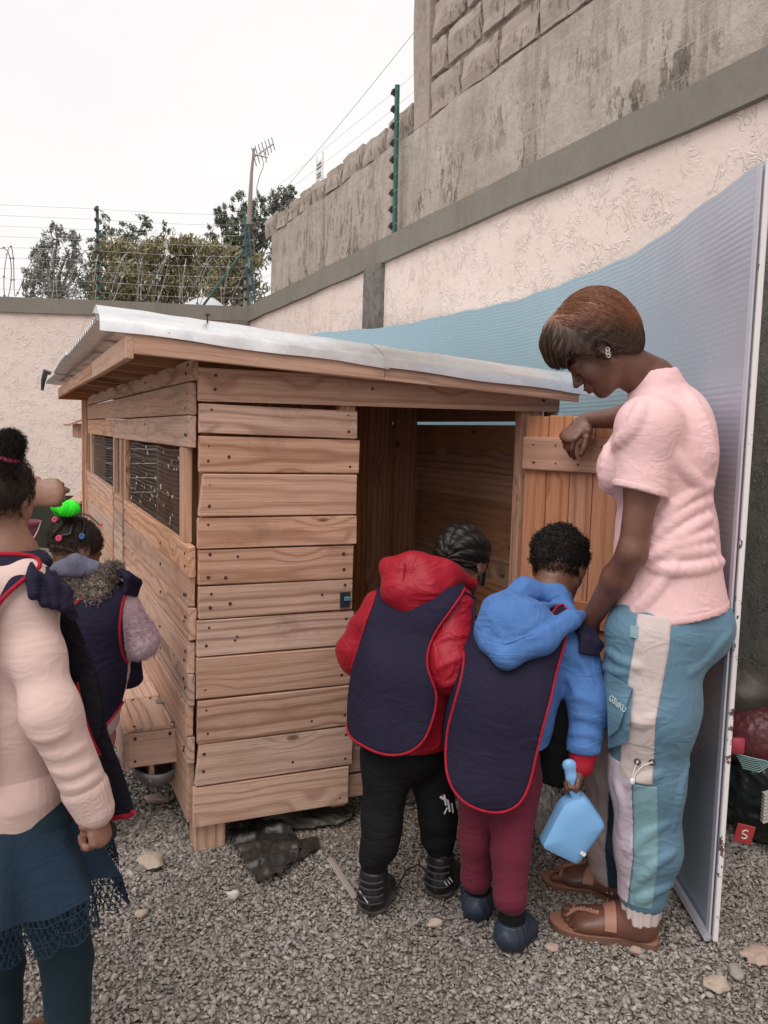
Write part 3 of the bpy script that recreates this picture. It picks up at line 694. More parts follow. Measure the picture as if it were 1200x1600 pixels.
# window frames on the side
for s0, zc in ((.09, 1.095), (1.53, 1.09), (1.72, 1.085), (2.0, 1.105), (3.40, 1.105)):
    wdt = .055 if s0 != .09 else .085
    board((SU - .001, s0 + (wdt / 2 if s0 != .09 else .01), zc), .29 if s0 < 1 else .30, wdt, .024, 'zs', M_wood, name='window_post')
for s0, s1 in ((3.46, 3.5),): board((SU - .02, 3.80, .80), 1.44, .05, .05, 'zs', M_wood, name='corner_post'); board((SU - .012, 3.74, .80), 1.44, .035, .03, 'zs', M_wood, name='corner_post')
def hexmesh(s0, s1, z0, z1, cell=.021, r=.0007):
    m = MB(); a = cell; dy = a * .75; rows = int((z1 - z0) / dy); 
    V = []; 
    def seg(p, q):
        d = q - p; l = np.linalg.norm(d); d /= l; n1 = A3(1, 0, 0); n2 = np.cross(d, n1); b = len(m.v)
        for e in (p, q):
            for k in (0, 1, 2):
                t = 2.094 * k; m.v.append(tuple(e + r * (math.cos(t) * n1 + math.sin(t) * n2)))
        m.f.extend([(b, b + 1, b + 4, b + 3), (b + 1, b + 2, b + 5, b + 4), (b + 2, b, b + 3, b + 5)])
    wob = lambda s, z: A3(-.006 + .003 * math.sin(s * 9 + z * 5), s + .002 * math.sin(z * 40 + s * 13), z + .003 * math.sin(s * 11) )
    hx = a * .5; nc = int((s1 - s0) / a)
    for j in range(rows):
        zz = z0 + j * dy; off = hx if j % 2 else 0
        for i in range(nc):
            x = s0 + off + i * a
            p0 = wob(x, zz); p1 = wob(x, zz + dy * .45); seg(p0, p1)
            seg(p1, wob(min(x + hx, s1), zz + dy)); seg(p1, wob(max(x - hx, s0), zz + dy))
    for zz in (z0 + (z1 - z0) * .12, z0 + (z1 - z0) * .45, z0 + (z1 - z0) * .78): 
        for i in range(nc): seg(wob(s0 + i * a, zz + .002 * math.sin(i * .7)), wob(s0 + (i + 1) * a, zz + .002 * math.sin(i * .7 + .7)))
    return m
for (s0, s1, z0, z1) in ((.16, 1.53, .93, 1.24), (1.59, 2.0, .95, 1.24), (2.05, 3.41, .96, 1.24)):
    o = inframe(hexmesh(s0, s1, z0, z1).build('wire_mesh', M_wire, coop)); tag(o, kind='stuff')
fe = MB()                                                                                    # feathers and fluff caught in the netting
for _ in range(46):
    s, z = rnd.uniform(.2, 1.5), rnd.uniform(.95, 1.22); c = A3(-.009, s, z)
    for _k in range(4):
        d = A3(rnd.uniform(-.2, .2), rnd.uniform(-1, 1), rnd.uniform(-1, 1)) * rnd.uniform(.004, .011); e = np.cross(d, A3(1, .2, .1)) * .5; fe.add([c, c + d * .6 + e, c + d * 1.4, c + d * .6 - e], [(0, 1, 2, 3)])
tag(inframe(fe.build('feather_fluff', plain('feather', (.62, .60, .58), .9), coop)), kind='stuff')
# inside: floor, right wall, partition, back
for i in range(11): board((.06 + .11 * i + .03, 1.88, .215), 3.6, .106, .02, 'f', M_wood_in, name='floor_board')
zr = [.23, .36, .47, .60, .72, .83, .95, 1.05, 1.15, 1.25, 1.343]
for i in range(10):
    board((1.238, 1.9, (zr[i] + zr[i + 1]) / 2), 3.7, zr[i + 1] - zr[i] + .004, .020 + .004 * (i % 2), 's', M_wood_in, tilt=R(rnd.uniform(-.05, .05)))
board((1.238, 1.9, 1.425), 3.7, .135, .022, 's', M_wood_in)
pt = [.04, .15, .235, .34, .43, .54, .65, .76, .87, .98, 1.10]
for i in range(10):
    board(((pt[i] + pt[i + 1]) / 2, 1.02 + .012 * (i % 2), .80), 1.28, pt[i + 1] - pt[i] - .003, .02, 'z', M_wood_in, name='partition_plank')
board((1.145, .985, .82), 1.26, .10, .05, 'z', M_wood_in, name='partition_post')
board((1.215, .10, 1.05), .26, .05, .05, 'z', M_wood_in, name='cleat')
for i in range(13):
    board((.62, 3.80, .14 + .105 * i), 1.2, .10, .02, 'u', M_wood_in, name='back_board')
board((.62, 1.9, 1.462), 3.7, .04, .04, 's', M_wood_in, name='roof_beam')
# doorway's own door, swung wide open to the right
hinge = L(1.128, -.03, 0); DYAW = math.atan2(-.67, .743)
FD = Matrix.Translation(Vector(hinge)) @ Matrix.Rotation(DYAW, 4, 'Z')
door = bpy.data.objects.new('door', None); door.matrix_basis = FD; col.objects.link(door); door.parent = coop; door.matrix_parent_inverse = coop.matrix_basis.inverted()
dw = [0, .088, .176, .262, .352, .440, .525]
for i in range(6):
    board(((dw[i] + dw[i + 1]) / 2, .01, .825), 1.095 + rnd.uniform(-.008, .008), dw[i + 1] - dw[i] - .003, .018, 'z', M_wood_door, door, 'plank', M=FD)
board((.265, -.010, 1.246), .525, .112, .02, 'u', M_wood_door, door, 'batten', M=FD)
board((.265, -.010, .722), .525, .085, .02, 'u', M_wood_door, door, 'batten', M=FD)
board((.265, -.010, .36), .525, .09, .02, 'u', M_wood_door, door, 'batten', M=FD)
m = MB()
for z in (1.246, .722, .36):
    for i in range(6):
        for dz in (-.03, .03): m.tube([(dw[i] + .045 + rnd.uniform(-.01, .01), -.0195, z + dz), (dw[i] + .045, -.0212, z + dz)], .0035, 6)
o = m.build('nail_head', M_nail, door); o.matrix_basis = FD; tag(o, kind='stuff')
# roof: corrugated sheets, ribs running left to right and falling to the right
def roofz(u): return 1.583 - .064 * u
def corrugated(s0, s1, u0, u1, dz=0.0, pitch=.076, amp=.0095, name='roof_sheet'):
    ns = int((s1 - s0) / pitch * 10); S_ = np.linspace(s0, s1, ns); U_ = np.linspace(u0, u1, 9)
    V = []; F = []
    for k, t in enumerate((0, -.0012)):
        for i, s in enumerate(S_):
            for j, u in enumerate(U_):
                V.append((u + (.004 * math.sin(s * 3) if j == 0 else 0), s, roofz(u) + dz + amp * math.sin(2 * math.pi * s / pitch) + .003 * math.sin(s * 4 + u * 3) + t))
    nu = len(U_); n0 = ns * nu
    for i in range(ns - 1):
        for j in range(nu - 1):
            a = i * nu + j; q = (a, a + 1, a + nu + 1, a + nu); F.append(q[::-1]); F.append(tuple(x + n0 for x in q))
    for i in range(ns - 1):
        for j in (0, nu - 1): a = i * nu + j; F.append((a, a + nu, a + nu + n0, a + n0))
    for j in range(nu - 1):
        for i in (0, ns - 1): a = i * nu + j; F.append((a, a + 1, a + 1 + n0, a + n0))
    o = mesh(name, V, F, M_galv, coop, True, 60); return inframe(o)
corrugated(-.02, 1.40, -.28, 1.35); corrugated(1.34, 2.78, -.285, 1.345, .003); corrugated(2.72, 4.12, -.278, 1.35, -.001)
def flashing(u0, u1, dz, seed):
    prof = [(.10, .022), (.02, .030), (-.015, .031), (-.07, .012), (-.112, -.009), (-.120, -.014), (-.124, -.022), (-.127, -.048), (-.125, -.049)]
    rr = random.Random(seed); n = 42; V = []; F = []
    dent = [(rr.uniform(u0, u1), rr.uniform(.015, .05), rr.uniform(-.004, .004)) for _ in range(12)]
    for i in range(n):
        u = u0 + (u1 - u0) * i / (n - 1); q = sum(a * math.exp(-((u - c) / w_) ** 2) for c, w_, a in dent)
        for k, (s, z) in enumerate(prof):
            e = 1 if 2 <= k <= 6 else .3; V.append((u, s + dz + q * e * (.8 if k > 3 else .2), roofz(u) + z + q * e * .5 + (.0025 * math.sin(u * 14 + seed) if k >= 7 else 0)))
    m_ = len(prof)
    for i in range(n - 1):
        for k in range(m_ - 1): a = i * m_ + k; F.append((a, a + m_, a + m_ + 1, a + 1))
    return inframe(mesh('flashing', V, F, M_galv, coop, True, 35))
flashing(-.282, .56, 0, 3); flashing(.545, 1.345, -.002, 5)
for u in (-.10, .30, .62, .95, 1.18): nail(u, -.124, roofz(u) - .035)
tk = MB(); p = L(.02, -.045, roofz(.02) + .018); tk.tube([p, p + A3(0, -.004, .024)], .0025, 6).tube([p + A3(0, -.004, .022), p + A3(0, -.004, .027)], .008, 8); tk.build('roofing_nail', M_nail, coop)
# fascia and rafters
board((.17, -.108, 1.502), .76, .050, .022, 'u', M_wood_old, name='fascia_board', tilt=R(-2.9), shear=-.12)
board((.915, -.106, 1.461), .735, .040, .022, 'u', M_wood, name='fascia_board', tilt=R(-3.1), shear=-.25)
board((-.205, .42, 1.512), 1.08, .062, .022, 's', M_wood, name='fascia_board', tilt=R(.0))
board((-.206, 1.62, 1.512), 1.36, .06, .022, 's', M_wood, name='fascia_board', tilt=R(.2))
board((-.205, 2.98, 1.512), 1.36, .06, .022, 's', M_wood_door, name='fascia_board')
for s in (.25, .62, 1.05, 1.45, 1.9, 2.4, 2.9, 3.5):
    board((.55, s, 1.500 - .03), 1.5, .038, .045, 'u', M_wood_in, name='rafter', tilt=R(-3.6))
board((-.1, 3.66, 1.50), .23, .06, .022, 'u', M_wood_door, name='fascia_board')
# nest box slung on the side with a hinged lid
nb = bpy.data.objects.new('nest_box', None); nb.matrix_basis = FR @ Matrix.Translation((-.1, .7, .2)); col.objects.link(nb); nb.parent = coop; nb.matrix_parent_inverse = coop.matrix_basis.inverted()
board((-.092, .215, .262), .160, .115, .02, 'u', M_wood, nb, 'end_board')
board((-.092, 1.28, .262), .160, .115, .02, 'u', M_wood, nb, 'end_board')
board((-.178, .75, .262), 1.11, .13, .016, 's', M_wood_old, nb, 'side_board')
board((-.095, .75, .212), 1.05, .145, .016, 's', M_wood_old, nb, 'base_board')
for (a, b_, th, wd, cu) in ((.205, .52, .014, .118, -.086), (.52, 1.29, .016, .125, -.086), (.205, 1.29, .012, .032, -.163)):
    o = board((cu, (a + b_) / 2, .327 + (.002 if wd > .1 else -.002)), b_ - a - .003, wd, th, 's', M_wood, nb, 'lid_board'); o.matrix_basis = FR @ Matrix.Translation((cu, (a + b_) / 2, .327)) @ Matrix(((0, 1, 0), (1, 0, 0), (0, 0, 1))).to_4x4()
for s in (.45, 1.2):
    V1, F1 = chbox(A3(.015, .02, .0015), .0005); V2, F2 = chbox(A3(.0015, .02, .016), .0005); pr = [(-.034, s, .3365), (-.0208, s, .3515)]
    m = MB(); m.add(np.array(V1) + A3(*pr[0]), F1); m.add(np.array(V2) + A3(*pr[1]), F2); m.tube([(-.0215, s - .021, .3375), (-.0215, s + .021, .3375)], .0025, 6); inframe(m.build('hinge', M_wire, nb))
for s, u in ((.225, -.03), (.225, -.15), (.5, -.06), (.5, -.12)): nail(u, s, .3355, 'z')
for u, z in ((-.15, .30), (-.15, .225), (-.04, .305)): nail(u, .2045, z)
tag(nails.build('nail_head', M_nail, coop), kind='stuff')

# ---------------------------------------------------------------- feeding dish under the nest box
dish = thing('feeding_dish', 'grey metal dish tucked under the nest box beside the coop', 'dish', L(-.06, .36, 0))
V = []; F = []; prof = [(.0, .05), (.055, .05), (.068, .075), (.082, .10), (.088, .10), (.074, .06), (.06, .038), (0, .038)]
nn = 24
for (r_, z_) in prof:
    for i in range(nn): a = 2 * math.pi * i / nn; V.append(L(-.07 + r_ * math.cos(a), .30 + r_ * math.sin(a), z_ + .095 + .35 * r_ * math.sin(a)))
for j in range(len(prof) - 1):
    for i in range(nn): F.append((j * nn + i, j * nn + (i + 1) % nn, (j + 1) * nn + (i + 1) % nn, (j + 1) * nn + i))
mesh('bowl', V, F, plain('dish_metal', (.25, .25, .255), .45, .6), dish, True)

# ---------------------------------------------------------------- rolled tarpaulin on the back wall
tp = [at(x, y, 8.48) for x, y in ((246, 497), (262, 499), (290, 505), (320, 510), (345, 516), (356, 520))]
m = MB(); m.tube(tp, [.012, .035, .055, .060, .055, .03], 10); tag(m.build('rolled_tarpaulin', plain('dark_tarpaulin', (.022, .018, .030), .75, 0, .2, 20, .5, 60, .004), None, True), 'dark rolled tarpaulin on the back wall seen just above the coop roof', 'tarpaulin')
# strip of dark plastic hanging off the far roof corner
m = MB(); p0 = at(72, 590, 5.9); m.tube([p0 + A3(.03, 0, .03), p0 + A3(.0, 0, .045), p0 + A3(-.02, 0, -.02), p0 + A3(-.028, 0, -.09)], [.016, .022, .016, .010], 6)
tag(m.build('plastic_strip', M_dark, None, True), 'black plastic strip dangling from the far roof corner of the coop', 'plastic strip')

# ---------------------------------------------------------------- second hutch glimpsed behind the coop
h2 = thing('small_hutch', 'small wooden hutch with a little sloping roof behind the coop', 'hutch', L(-.05, 4.9, 0), YAW)
def hb(c, d, axis, nm, mt=None): return board(c, *d, axis, mt or M_wood_old, h2, nm)
def lie(o, c, ry): o.matrix_basis = FR @ Matrix.Translation(c) @ Matrix.Rotation(R(ry), 4, 'Y') @ Matrix(((0, 1, 0), (1, 0, 0), (0, 0, 1))).to_4x4()
for s in (4.75, 5.45): hb((.10, s, .74), (1.48, .05, .05), 'z', 'post')
for k in range(8): hb((.075, 5.1, .10 + .16 * k), (.74, .15, .02), 's', 'side_board', M_wood)
lie(hb((0, 5.1, 1.3), (.8, .24, .02), 's', 'hutch_roof'), (.02, 5.1, 1.345), -24)
hb((.03, 5.1, 1.25), (.68, .12, .10), 's', 'nest_front', M_wood)
lie(hb((0, 5.0, .6), (.62, .30, .02), 's', 'hutch_ramp'), (-.03, 4.95, .66), -38)
# ---------------------------------------------------------------- big fluted plastic sheet bowed along the wall
def big_sheet():
    pl = [(.887, 2.06), (.895, 2.35), (.898, 2.75), (.855, 3.26), (.763, 3.754), (.583, 4.272), (.335, 4.853), (-.033, 5.363), (-.629, 6.028)]
    t = np.concatenate([[0], np.cumsum(np.linalg.norm(np.diff(np.array(pl), axis=0), axis=1))]); tt = np.linspace(0, t[-1], 46)
    P = np.stack([np.interp(tt, t, [p[0] for p in pl]), np.interp(tt, t, [p[1] for p in pl])], 1)
    for _ in range(6): P[1:-1] = .25 * P[:-2] + .5 * P[1:-1] + .25 * P[2:]
    T = np.gradient(P, axis=0); T /= np.linalg.norm(T, axis=1)[:, None]; Nn = np.stack([T[:, 1], -T[:, 0]], 1)     # away from the coop
    H = 1.975; nf = 118; Z = np.linspace(.012, H, nf * 6 + 1); nz_ = len(Z)
    rib = .0002 * np.cos(2 * np.pi * np.arange(nz_) / 6) 
    par = thing('plastic_sheet', 'huge bowed blue violet fluted plastic sheet standing between coop and wall', 'sheet', (P[0][0], P[0][1], 0))
    off = rib[None, :] + .006 * np.sin(tt * 3)[:, None] * np.sin(Z * 2.2)[None, :]
    V1 = np.stack([P[:, 0, None] + Nn[:, 0, None] * off, P[:, 1, None] + Nn[:, 1, None] * off, np.repeat(Z[None], len(P), 0) + (.006 * np.sin(tt * 5) + .004 * np.sin(tt * 17))[:, None] * (Z / H)[None] ** 8], -1)
    V2 = V1 + np.stack([Nn[:, 0], Nn[:, 1], 0 * tt], 1)[:, None] * .008
    V = np.concatenate([V1.reshape(-1, 3), V2.reshape(-1, 3)]); n0 = V1.shape[0] * nz_
    i = np.arange(len(P) - 1)[:, None] * nz_ + np.arange(nz_ - 1)[None]
    q = np.stack([i, i + 1, i + nz_ + 1, i + nz_], -1).reshape(-1, 4); F = [q, q[:, ::-1] + n0]
    a = np.arange(len(P) - 1) * nz_ + nz_ - 1; F.append(np.stack([a, a + n0, a + nz_ + n0, a + nz_], 1))
    b = np.arange(nz_ - 1); e = (len(P) - 1) * nz_ + b; F += [np.stack([b, b + n0, b + 1 + n0, b + 1], 1), np.stack([e, e + 1, e + 1 + n0, e + n0], 1)]
    o = mesh('fluted_panel', V, np.concatenate(F), M_sheet, par, True, 60)
    # white chipped edge frame at the near end, foot rail along the bottom
    m = MB(); x, y = P[0]
    m.box((x + .006, y - .006, H / 2 + .004), (.013, .010, H - .008), None, .002); m.build('edge_frame', M_edge, par)
    MB().box((x - .008, y + .008, H / 2), (.005, .022, H - .02), None, .001).build('edge_lip', plain('violet_trim', (.52, .50, .57), .4), par)
    m = MB(); m.tube([A3(P[k][0] - .012, P[k][1], .014) for k in range(0, 14, 2)], .012, 6); m.build('foot_rail', plain('rail', (.40, .39, .44), .5), par)
    return par
big_sheet()
from concurrent.futures import ThreadPoolExecutor
# ---------------------------------------------------------------- sculpting kit: smooth unions of tapered forms, meshed as one skin
def nrm(v): v = np.asarray(v, float); return v / (np.linalg.norm(v) + 1e-12)
CULL = [False]
class SD:
    def __init__(s): s.p = []
    def cap(s, a, b, ra, rb, X=None, k=.02, sub=False):
        """tapered limb from a to b; ra/rb radius or (rx, ry) with X the rx direction"""
        a, b = np.asarray(a, float), np.asarray(b, float)
        ra = (ra, ra) if np.isscalar(ra) else tuple(ra); rb = (rb, rb) if np.isscalar(rb) else tuple(rb)
        z = nrm(b - a); X = np.array([1., 0, 0]) if X is None else np.asarray(X, float)
        if abs(np.dot(nrm(X), z)) > .97: X = np.array([0, 1., 0]) if abs(z[1]) < .9 else np.array([0, 0, 1.])
        x = nrm(X - z * np.dot(X, z)); y = np.cross(z, x); m = max(ra + rb)
        s.p.append(('c', a, b, np.array(ra), np.array(rb), np.stack([x, y, z]), k, sub, np.minimum(a, b) - m, np.maximum(a, b) + m)); return s
    def chain(s, pts, rad, X=None, k=.02):
        for i in range(len(pts) - 1): s.cap(pts[i], pts[i + 1], rad[i], rad[i + 1], X, k)
        return s
    def ell(s, c, r, M=None, k=.02, sub=False):
        c = np.asarray(c, float); r = np.asarray((r, r, r) if np.isscalar(r) else r, float); M = np.eye(3) if M is None else np.asarray(M, float); m = r.max()
        s.p.append(('e', c, r, M, None, None, k, sub, c - m, c + m)); return s
    def add(s, o): s.p += o.p; return s
    def bounds(s, m=.03):
        q = [p for p in s.p if not p[7]]
        return np.min([p[8] for p in q], 0) - m, np.max([p[9] for p in q], 0) + m
    def __call__(s, P):
        d = np.full(len(P), 1.0, np.float32); big = CULL[0]
        if big: pl, ph = P.min(0), P.max(0)
        for (t, a, b, ra, rb, M, k, sub, lo, hi) in s.p:
            if big:
                mg = .03 + k
                if (pl > hi + mg).any() or (ph < lo - mg).any(): continue
                idx = np.nonzero(np.all((P > lo - mg) & (P < hi + mg), axis=1))[0]
                if not len(idx): continue
                Q = P[idx]
            else: Q = P
            if t == 'e':
                v = (Q - a) @ ra.T; r = b
                k0 = np.sqrt(((v / r) ** 2).sum(1)); k1 = np.sqrt(((v / (r * r)) ** 2).sum(1)) + 1e-9; e = k0 * (k0 - 1) / k1
            else:
                ab = b - a; l2 = ab @ ab + 1e-12; w_ = Q - a; tt = np.clip(w_ @ ab / l2, 0, 1); v = (w_ - tt[:, None] * ab) @ M.T
                r2 = ra + (rb - ra) * tt[:, None]; r = np.concatenate([r2, r2.mean(1, keepdims=True)], 1)
                k0 = np.sqrt(((v / r) ** 2).sum(1)); k1 = np.sqrt(((v / (r * r)) ** 2).sum(1)); e = np.where(k1 > 1e-6, k0 * (k0 - 1) / (k1 + 1e-9), -r2.min(1))
            e = e.astype(np.float32); d0 = d[idx] if big else d
            if sub:
                h = np.maximum(k - np.abs(-e - d0), 0) / max(k, 1e-6); n = np.maximum(d0, -e) + h * h * k * .25
            else:
                h = np.maximum(k - np.abs(e - d0), 0) / max(k, 1e-6); n = np.minimum(d0, e) - h * h * k * .25
            if big: d[idx] = n
            else: d = n
        return d
_CO = np.array([(i, j, k) for i in (0, 1) for j in (0, 1) for k in (0, 1)])
_ED = [(a, b) for a in range(8) for b in range(a + 1, 8) if np.abs(_CO[a] - _CO[b]).sum() == 1]
def sdf_surface(f, lo, hi, h):
    lo = np.asarray(lo, float); hi = np.asarray(hi, float); B = 8; H = B * h
    nb = np.maximum(1, np.ceil((hi - lo) / H).astype(int)); n = nb * B + 1
    bi = np.stack(np.meshgrid(*[np.arange(q) for q in nb], indexing='ij'), -1).reshape(-1, 3)
    dc = f(lo + (bi + .5) * H)
    D = np.where(dc < 0, -1.0, 1.0).astype(np.float32).reshape(nb)
    D = np.repeat(np.repeat(np.repeat(D, B, 0), B, 1), B, 2); D = np.pad(D, ((0, 1),) * 3, mode='edge')
    kb = bi[np.abs(dc) < .87 * H * 1.12 + .004]
    loc = np.stack(np.meshgrid(*[np.arange(B + 1)] * 3, indexing='ij'), -1).reshape(-1, 3)
    key = (kb[:, 0] // 3) * 1000000 + (kb[:, 1] // 3) * 1000 + kb[:, 2] // 3; o_ = np.argsort(key, kind='stable'); kb = kb[o_]; key = key[o_]
    cuts = np.concatenate([[0], np.nonzero(np.diff(key))[0] + 1, [len(kb)]]); CULL[0] = True
    def work(c):
        q = kb[c[0]:c[1]]
        if not len(q): return
        P = lo + (q[:, None] * B + loc[None]).reshape(-1, 3) * h
        d = f(P).reshape(len(q), B + 1, B + 1, B + 1)
        for (x, y, z), blk in zip(q * B, d): D[x:x + B + 1, y:y + B + 1, z:z + B + 1] = blk
    with ThreadPoolExecutor(4) as ex: list(ex.map(work, zip(cuts[:-1], cuts[1:])))
    CULL[0] = False
    S = D < 0; cnt = np.zeros(n - 1, np.uint8)
    for (i, j, k) in _CO: cnt += S[i:n[0] - 1 + i, j:n[1] - 1 + j, k:n[2] - 1 + k]
    act = np.argwhere((cnt > 0) & (cnt < 8)); 
    if not len(act): return np.zeros((0, 3)), np.zeros((0, 4), int)
    cv = np.stack([D[act[:, 0] + i, act[:, 1] + j, act[:, 2] + k] for (i, j, k) in _CO], 1)
    acc = np.zeros((len(act), 3)); num = np.zeros(len(act))
    for a, b in _ED:
        va, vb = cv[:, a], cv[:, b]; m = (va < 0) != (vb < 0); t = np.where(m, va / np.where(m, va - vb, 1), 0)
        acc += np.where(m[:, None], _CO[a] + t[:, None] * (_CO[b] - _CO[a]), 0); num += m
    V = lo + (act + acc / num[:, None]) * h
    idx = np.full(n - 1, -1, np.int64); idx[tuple(act.T)] = np.arange(len(act)); F = []
    for ax in range(3):
        b, c = (ax + 1) % 3, (ax + 2) % 3
        s0 = [slice(1, -1)] * 3; s1 = [slice(1, -1)] * 3; s0[ax] = slice(0, n[ax] - 1); s1[ax] = slice(1, n[ax])
        A, Bq = S[tuple(s0)], S[tuple(s1)]; e = np.argwhere(A != Bq)
        if not len(e): continue
        pos = e.copy(); pos[:, b] += 1; pos[:, c] += 1
        flip = ~A[tuple(e.T)]
        def cell(db, dc_): q = pos.copy(); q[:, b] += db; q[:, c] += dc_; return idx[tuple(q.T)]
        q = np.stack([cell(-1, -1), cell(0, -1), cell(0, 0), cell(-1, 0)], 1); q[flip] = q[flip][:, ::-1]; F.append(q[(q >= 0).all(1)])
    return V, np.concatenate(F)
def relax(V, F, it=1, lam=.5):
    e = np.concatenate([F[:, [0, 1]], F[:, [1, 2]], F[:, [2, 3]], F[:, [3, 0]]]); 
    for _ in range(it):
        s = np.zeros_like(V); c = np.zeros(len(V))
        for k in range(3): s[:, k] = np.bincount(e[:, 0], V[e[:, 1], k], len(V)) + np.bincount(e[:, 1], V[e[:, 0], k], len(V))
        c = np.bincount(e[:, 0], minlength=len(V)) + np.bincount(e[:, 1], minlength=len(V)); V = V + lam * (s / c[:, None] - V)
    return V
import time as _tm
def sculpt(name, f, bounds, h, mat, parent, it=1):
    t0 = _tm.perf_counter(); V, F = sdf_surface(f, bounds[0], bounds[1], h); V = relax(V, F, it)
    return mesh(name, V, F, mat, parent, True)

def sculpt_body(sd, zones, h_fine, h, mat, parent):
    """one skin for the whole body: fine where it shows (zones = boxes), coarser under the clothes"""
    t0 = _tm.perf_counter(); lo, hi = sd.bounds(.02); V, F = sdf_surface(sd, lo, hi, h); V = relax(V, F, 1); keep = np.ones(len(F), bool); VV = []; FF = []; n0 = 0
    for (a, b) in zones:
        a, b = np.asarray(a, float), np.asarray(b, float); ins = np.all((V > a + h * 1.2) & (V < b - h * 1.2), axis=1); keep &= ~ins[F].all(1)
    VV.append(V); FF.append(F[keep]); n0 = len(V)
    for (a, b) in zones:
        v, f = sdf_surface(sd, a, b, h_fine)
        if len(v): v = relax(v, f, 1); VV.append(v); FF.append(f + n0); n0 += len(v)
    V = np.concatenate(VV); F = np.concatenate(FF); used = np.unique(F); mp_ = np.full(len(V), -1); mp_[used] = np.arange(len(used))
    return mesh('body', V[used], mp_[F], mat, parent, True)
def zone(pts, r): pts = np.array(pts); return pts.min(0) - r, pts.max(0) + r

# cloth folds
def waves(P, dirn, freq, amp, seed, warp=1.2, wf=7):
    """broad soft drapery"""
    return amp * np.sin(P @ nrm(dirn) * freq + warp * swarp(P, wf, seed)) * np.clip(.6 + .6 * swarp(P, wf * .8, seed + 3), 0, 1)
def swarp(P, fr, seed):
    r_ = np.random.RandomState(seed); o = 0
    for _ in range(3):
        d = r_.normal(0, 1, 3); d /= np.linalg.norm(d); o = o + np.sin(P @ d * fr * r_.uniform(.6, 1.5) + r_.uniform(0, 6))
    return o / 1.7
def ridges(P, dirn, freq, amp, seed, warp=1.6, wf=14):
    """soft irregular cloth ridges running across dirn"""
    ph = P @ nrm(dirn) * freq + warp * swarp(P, wf, seed); g = np.clip(.5 + .9 * swarp(P, wf * .7, seed + 5), 0, 1)
    return -amp * g * ((1 - np.abs(np.sin(ph))) ** 1.6 * 1.5 - .35)
def lumps(P, fr, amp, seed): return amp * swarp(P, fr, seed) * .6
def plane_d(P, o, n): return (P - np.asarray(o)) @ nrm(n)
def plane3(a, b, c, up=(0, 0, 1)):
    n = nrm(np.cross(b - a, c - a)); n = n if np.dot(n, up) > 0 else -n; return a, n
def poly_smooth(pts, n=5):
    pts = np.asarray(pts, float); out = []; m = len(pts)
    for i in range(m):
        p0, p1, p2, p3 = pts[i - 1], pts[i], pts[(i + 1) % m], pts[(i + 2) % m]
        for k in range(n):
            t = k / n; out.append(.5 * (2 * p1 + (p2 - p0) * t + (2 * p0 - 5 * p1 + 4 * p2 - p3) * t * t + (3 * p1 - p0 - 3 * p2 + p3) * t ** 3))
    return np.array(out)
def poly2d(Q, poly):
    """signed distance to a closed 2-D outline"""
    d = np.full(len(Q), 1e9); ins = np.zeros(len(Q), bool); m = len(poly)
    for i in range(m):
        a, b = poly[i], poly[(i + 1) % m]; e = b - a; w_ = Q - a; t = np.clip((w_ @ e) / (e @ e + 1e-12), 0, 1); r_ = w_ - t[:, None] * e; d = np.minimum(d, (r_ * r_).sum(1))
        c1 = (a[1] <= Q[:, 1]) != (b[1] <= Q[:, 1]); x = a[0] + (Q[:, 1] - a[1]) / (b[1] - a[1] + 1e-12) * e[0]; ins ^= c1 & (Q[:, 0] < x)
    d = np.sqrt(d); return np.where(ins, -d, d)

def march(f, px, Y0, off=0.0):
    """drop points onto a sculpted surface, all at once"""
    px = np.atleast_2d(np.asarray(px, float)); D_ = np.array([ray(x, y) for x, y in px]); P = CAM + D_ * (Y0 / D_[:, 1:2]); U_ = D_ / np.linalg.norm(D_, axis=1)[:, None]; live = np.ones(len(P), bool)
    for _ in range(70):
        q = f(P) - off; live &= q > .0004
        if not live.any(): break
        P = P + U_ * np.where(live, np.clip(q * .8, .0003, .05), 0)[:, None]
    return P
def march_dir(f, P, D_, off=0.0):
    P = np.array(P, float); D_ = np.asarray(D_, float); live = np.ones(len(P), bool)
    for _ in range(60):
        q = f(P) - off; live &= q > .0004
        if not live.any(): break
        P = P + D_ * np.where(live, np.clip(q * .8, .0004, .03), 0)[:, None]
    return P
def resample(pts, n=9):
    p = np.array(pts, float); t = np.concatenate([[0], np.cumsum(np.linalg.norm(np.diff(p, axis=0), axis=1))]); u_ = np.linspace(0, t[-1], n); q = np.stack([np.interp(u_, t, p[:, 0]), np.interp(u_, t, p[:, 1])], 1)
    for _ in range(2): q[1:-1] = .25 * q[:-2] + .5 * q[1:-1] + .25 * q[2:]
    return q
def add_folds(sd, f, strokes, Y0, k=.010):
    k = .007; strokes = [(p, r_ * .55) for p, r_ in strokes]
    strokes = [([tuple(q) for q in resample(p)], r_) for p, r_ in strokes]
    """each stroke: (list of px points, ridge radius): a soft ridge raised along the cloth"""
    for pts, r_ in strokes:
        P = march(f, pts, Y0, -.010 + r_ * .6); P = P[np.abs(f(P) + .010 - r_ * .6) < .006]; n = len(P)
        if n < 2: continue
        rr = [.010 - r_ * .6 * (1 - math.sin(math.pi * (i + .5) / n) ** .7) for i in range(n)]
        sd.chain(P, rr, None, k)
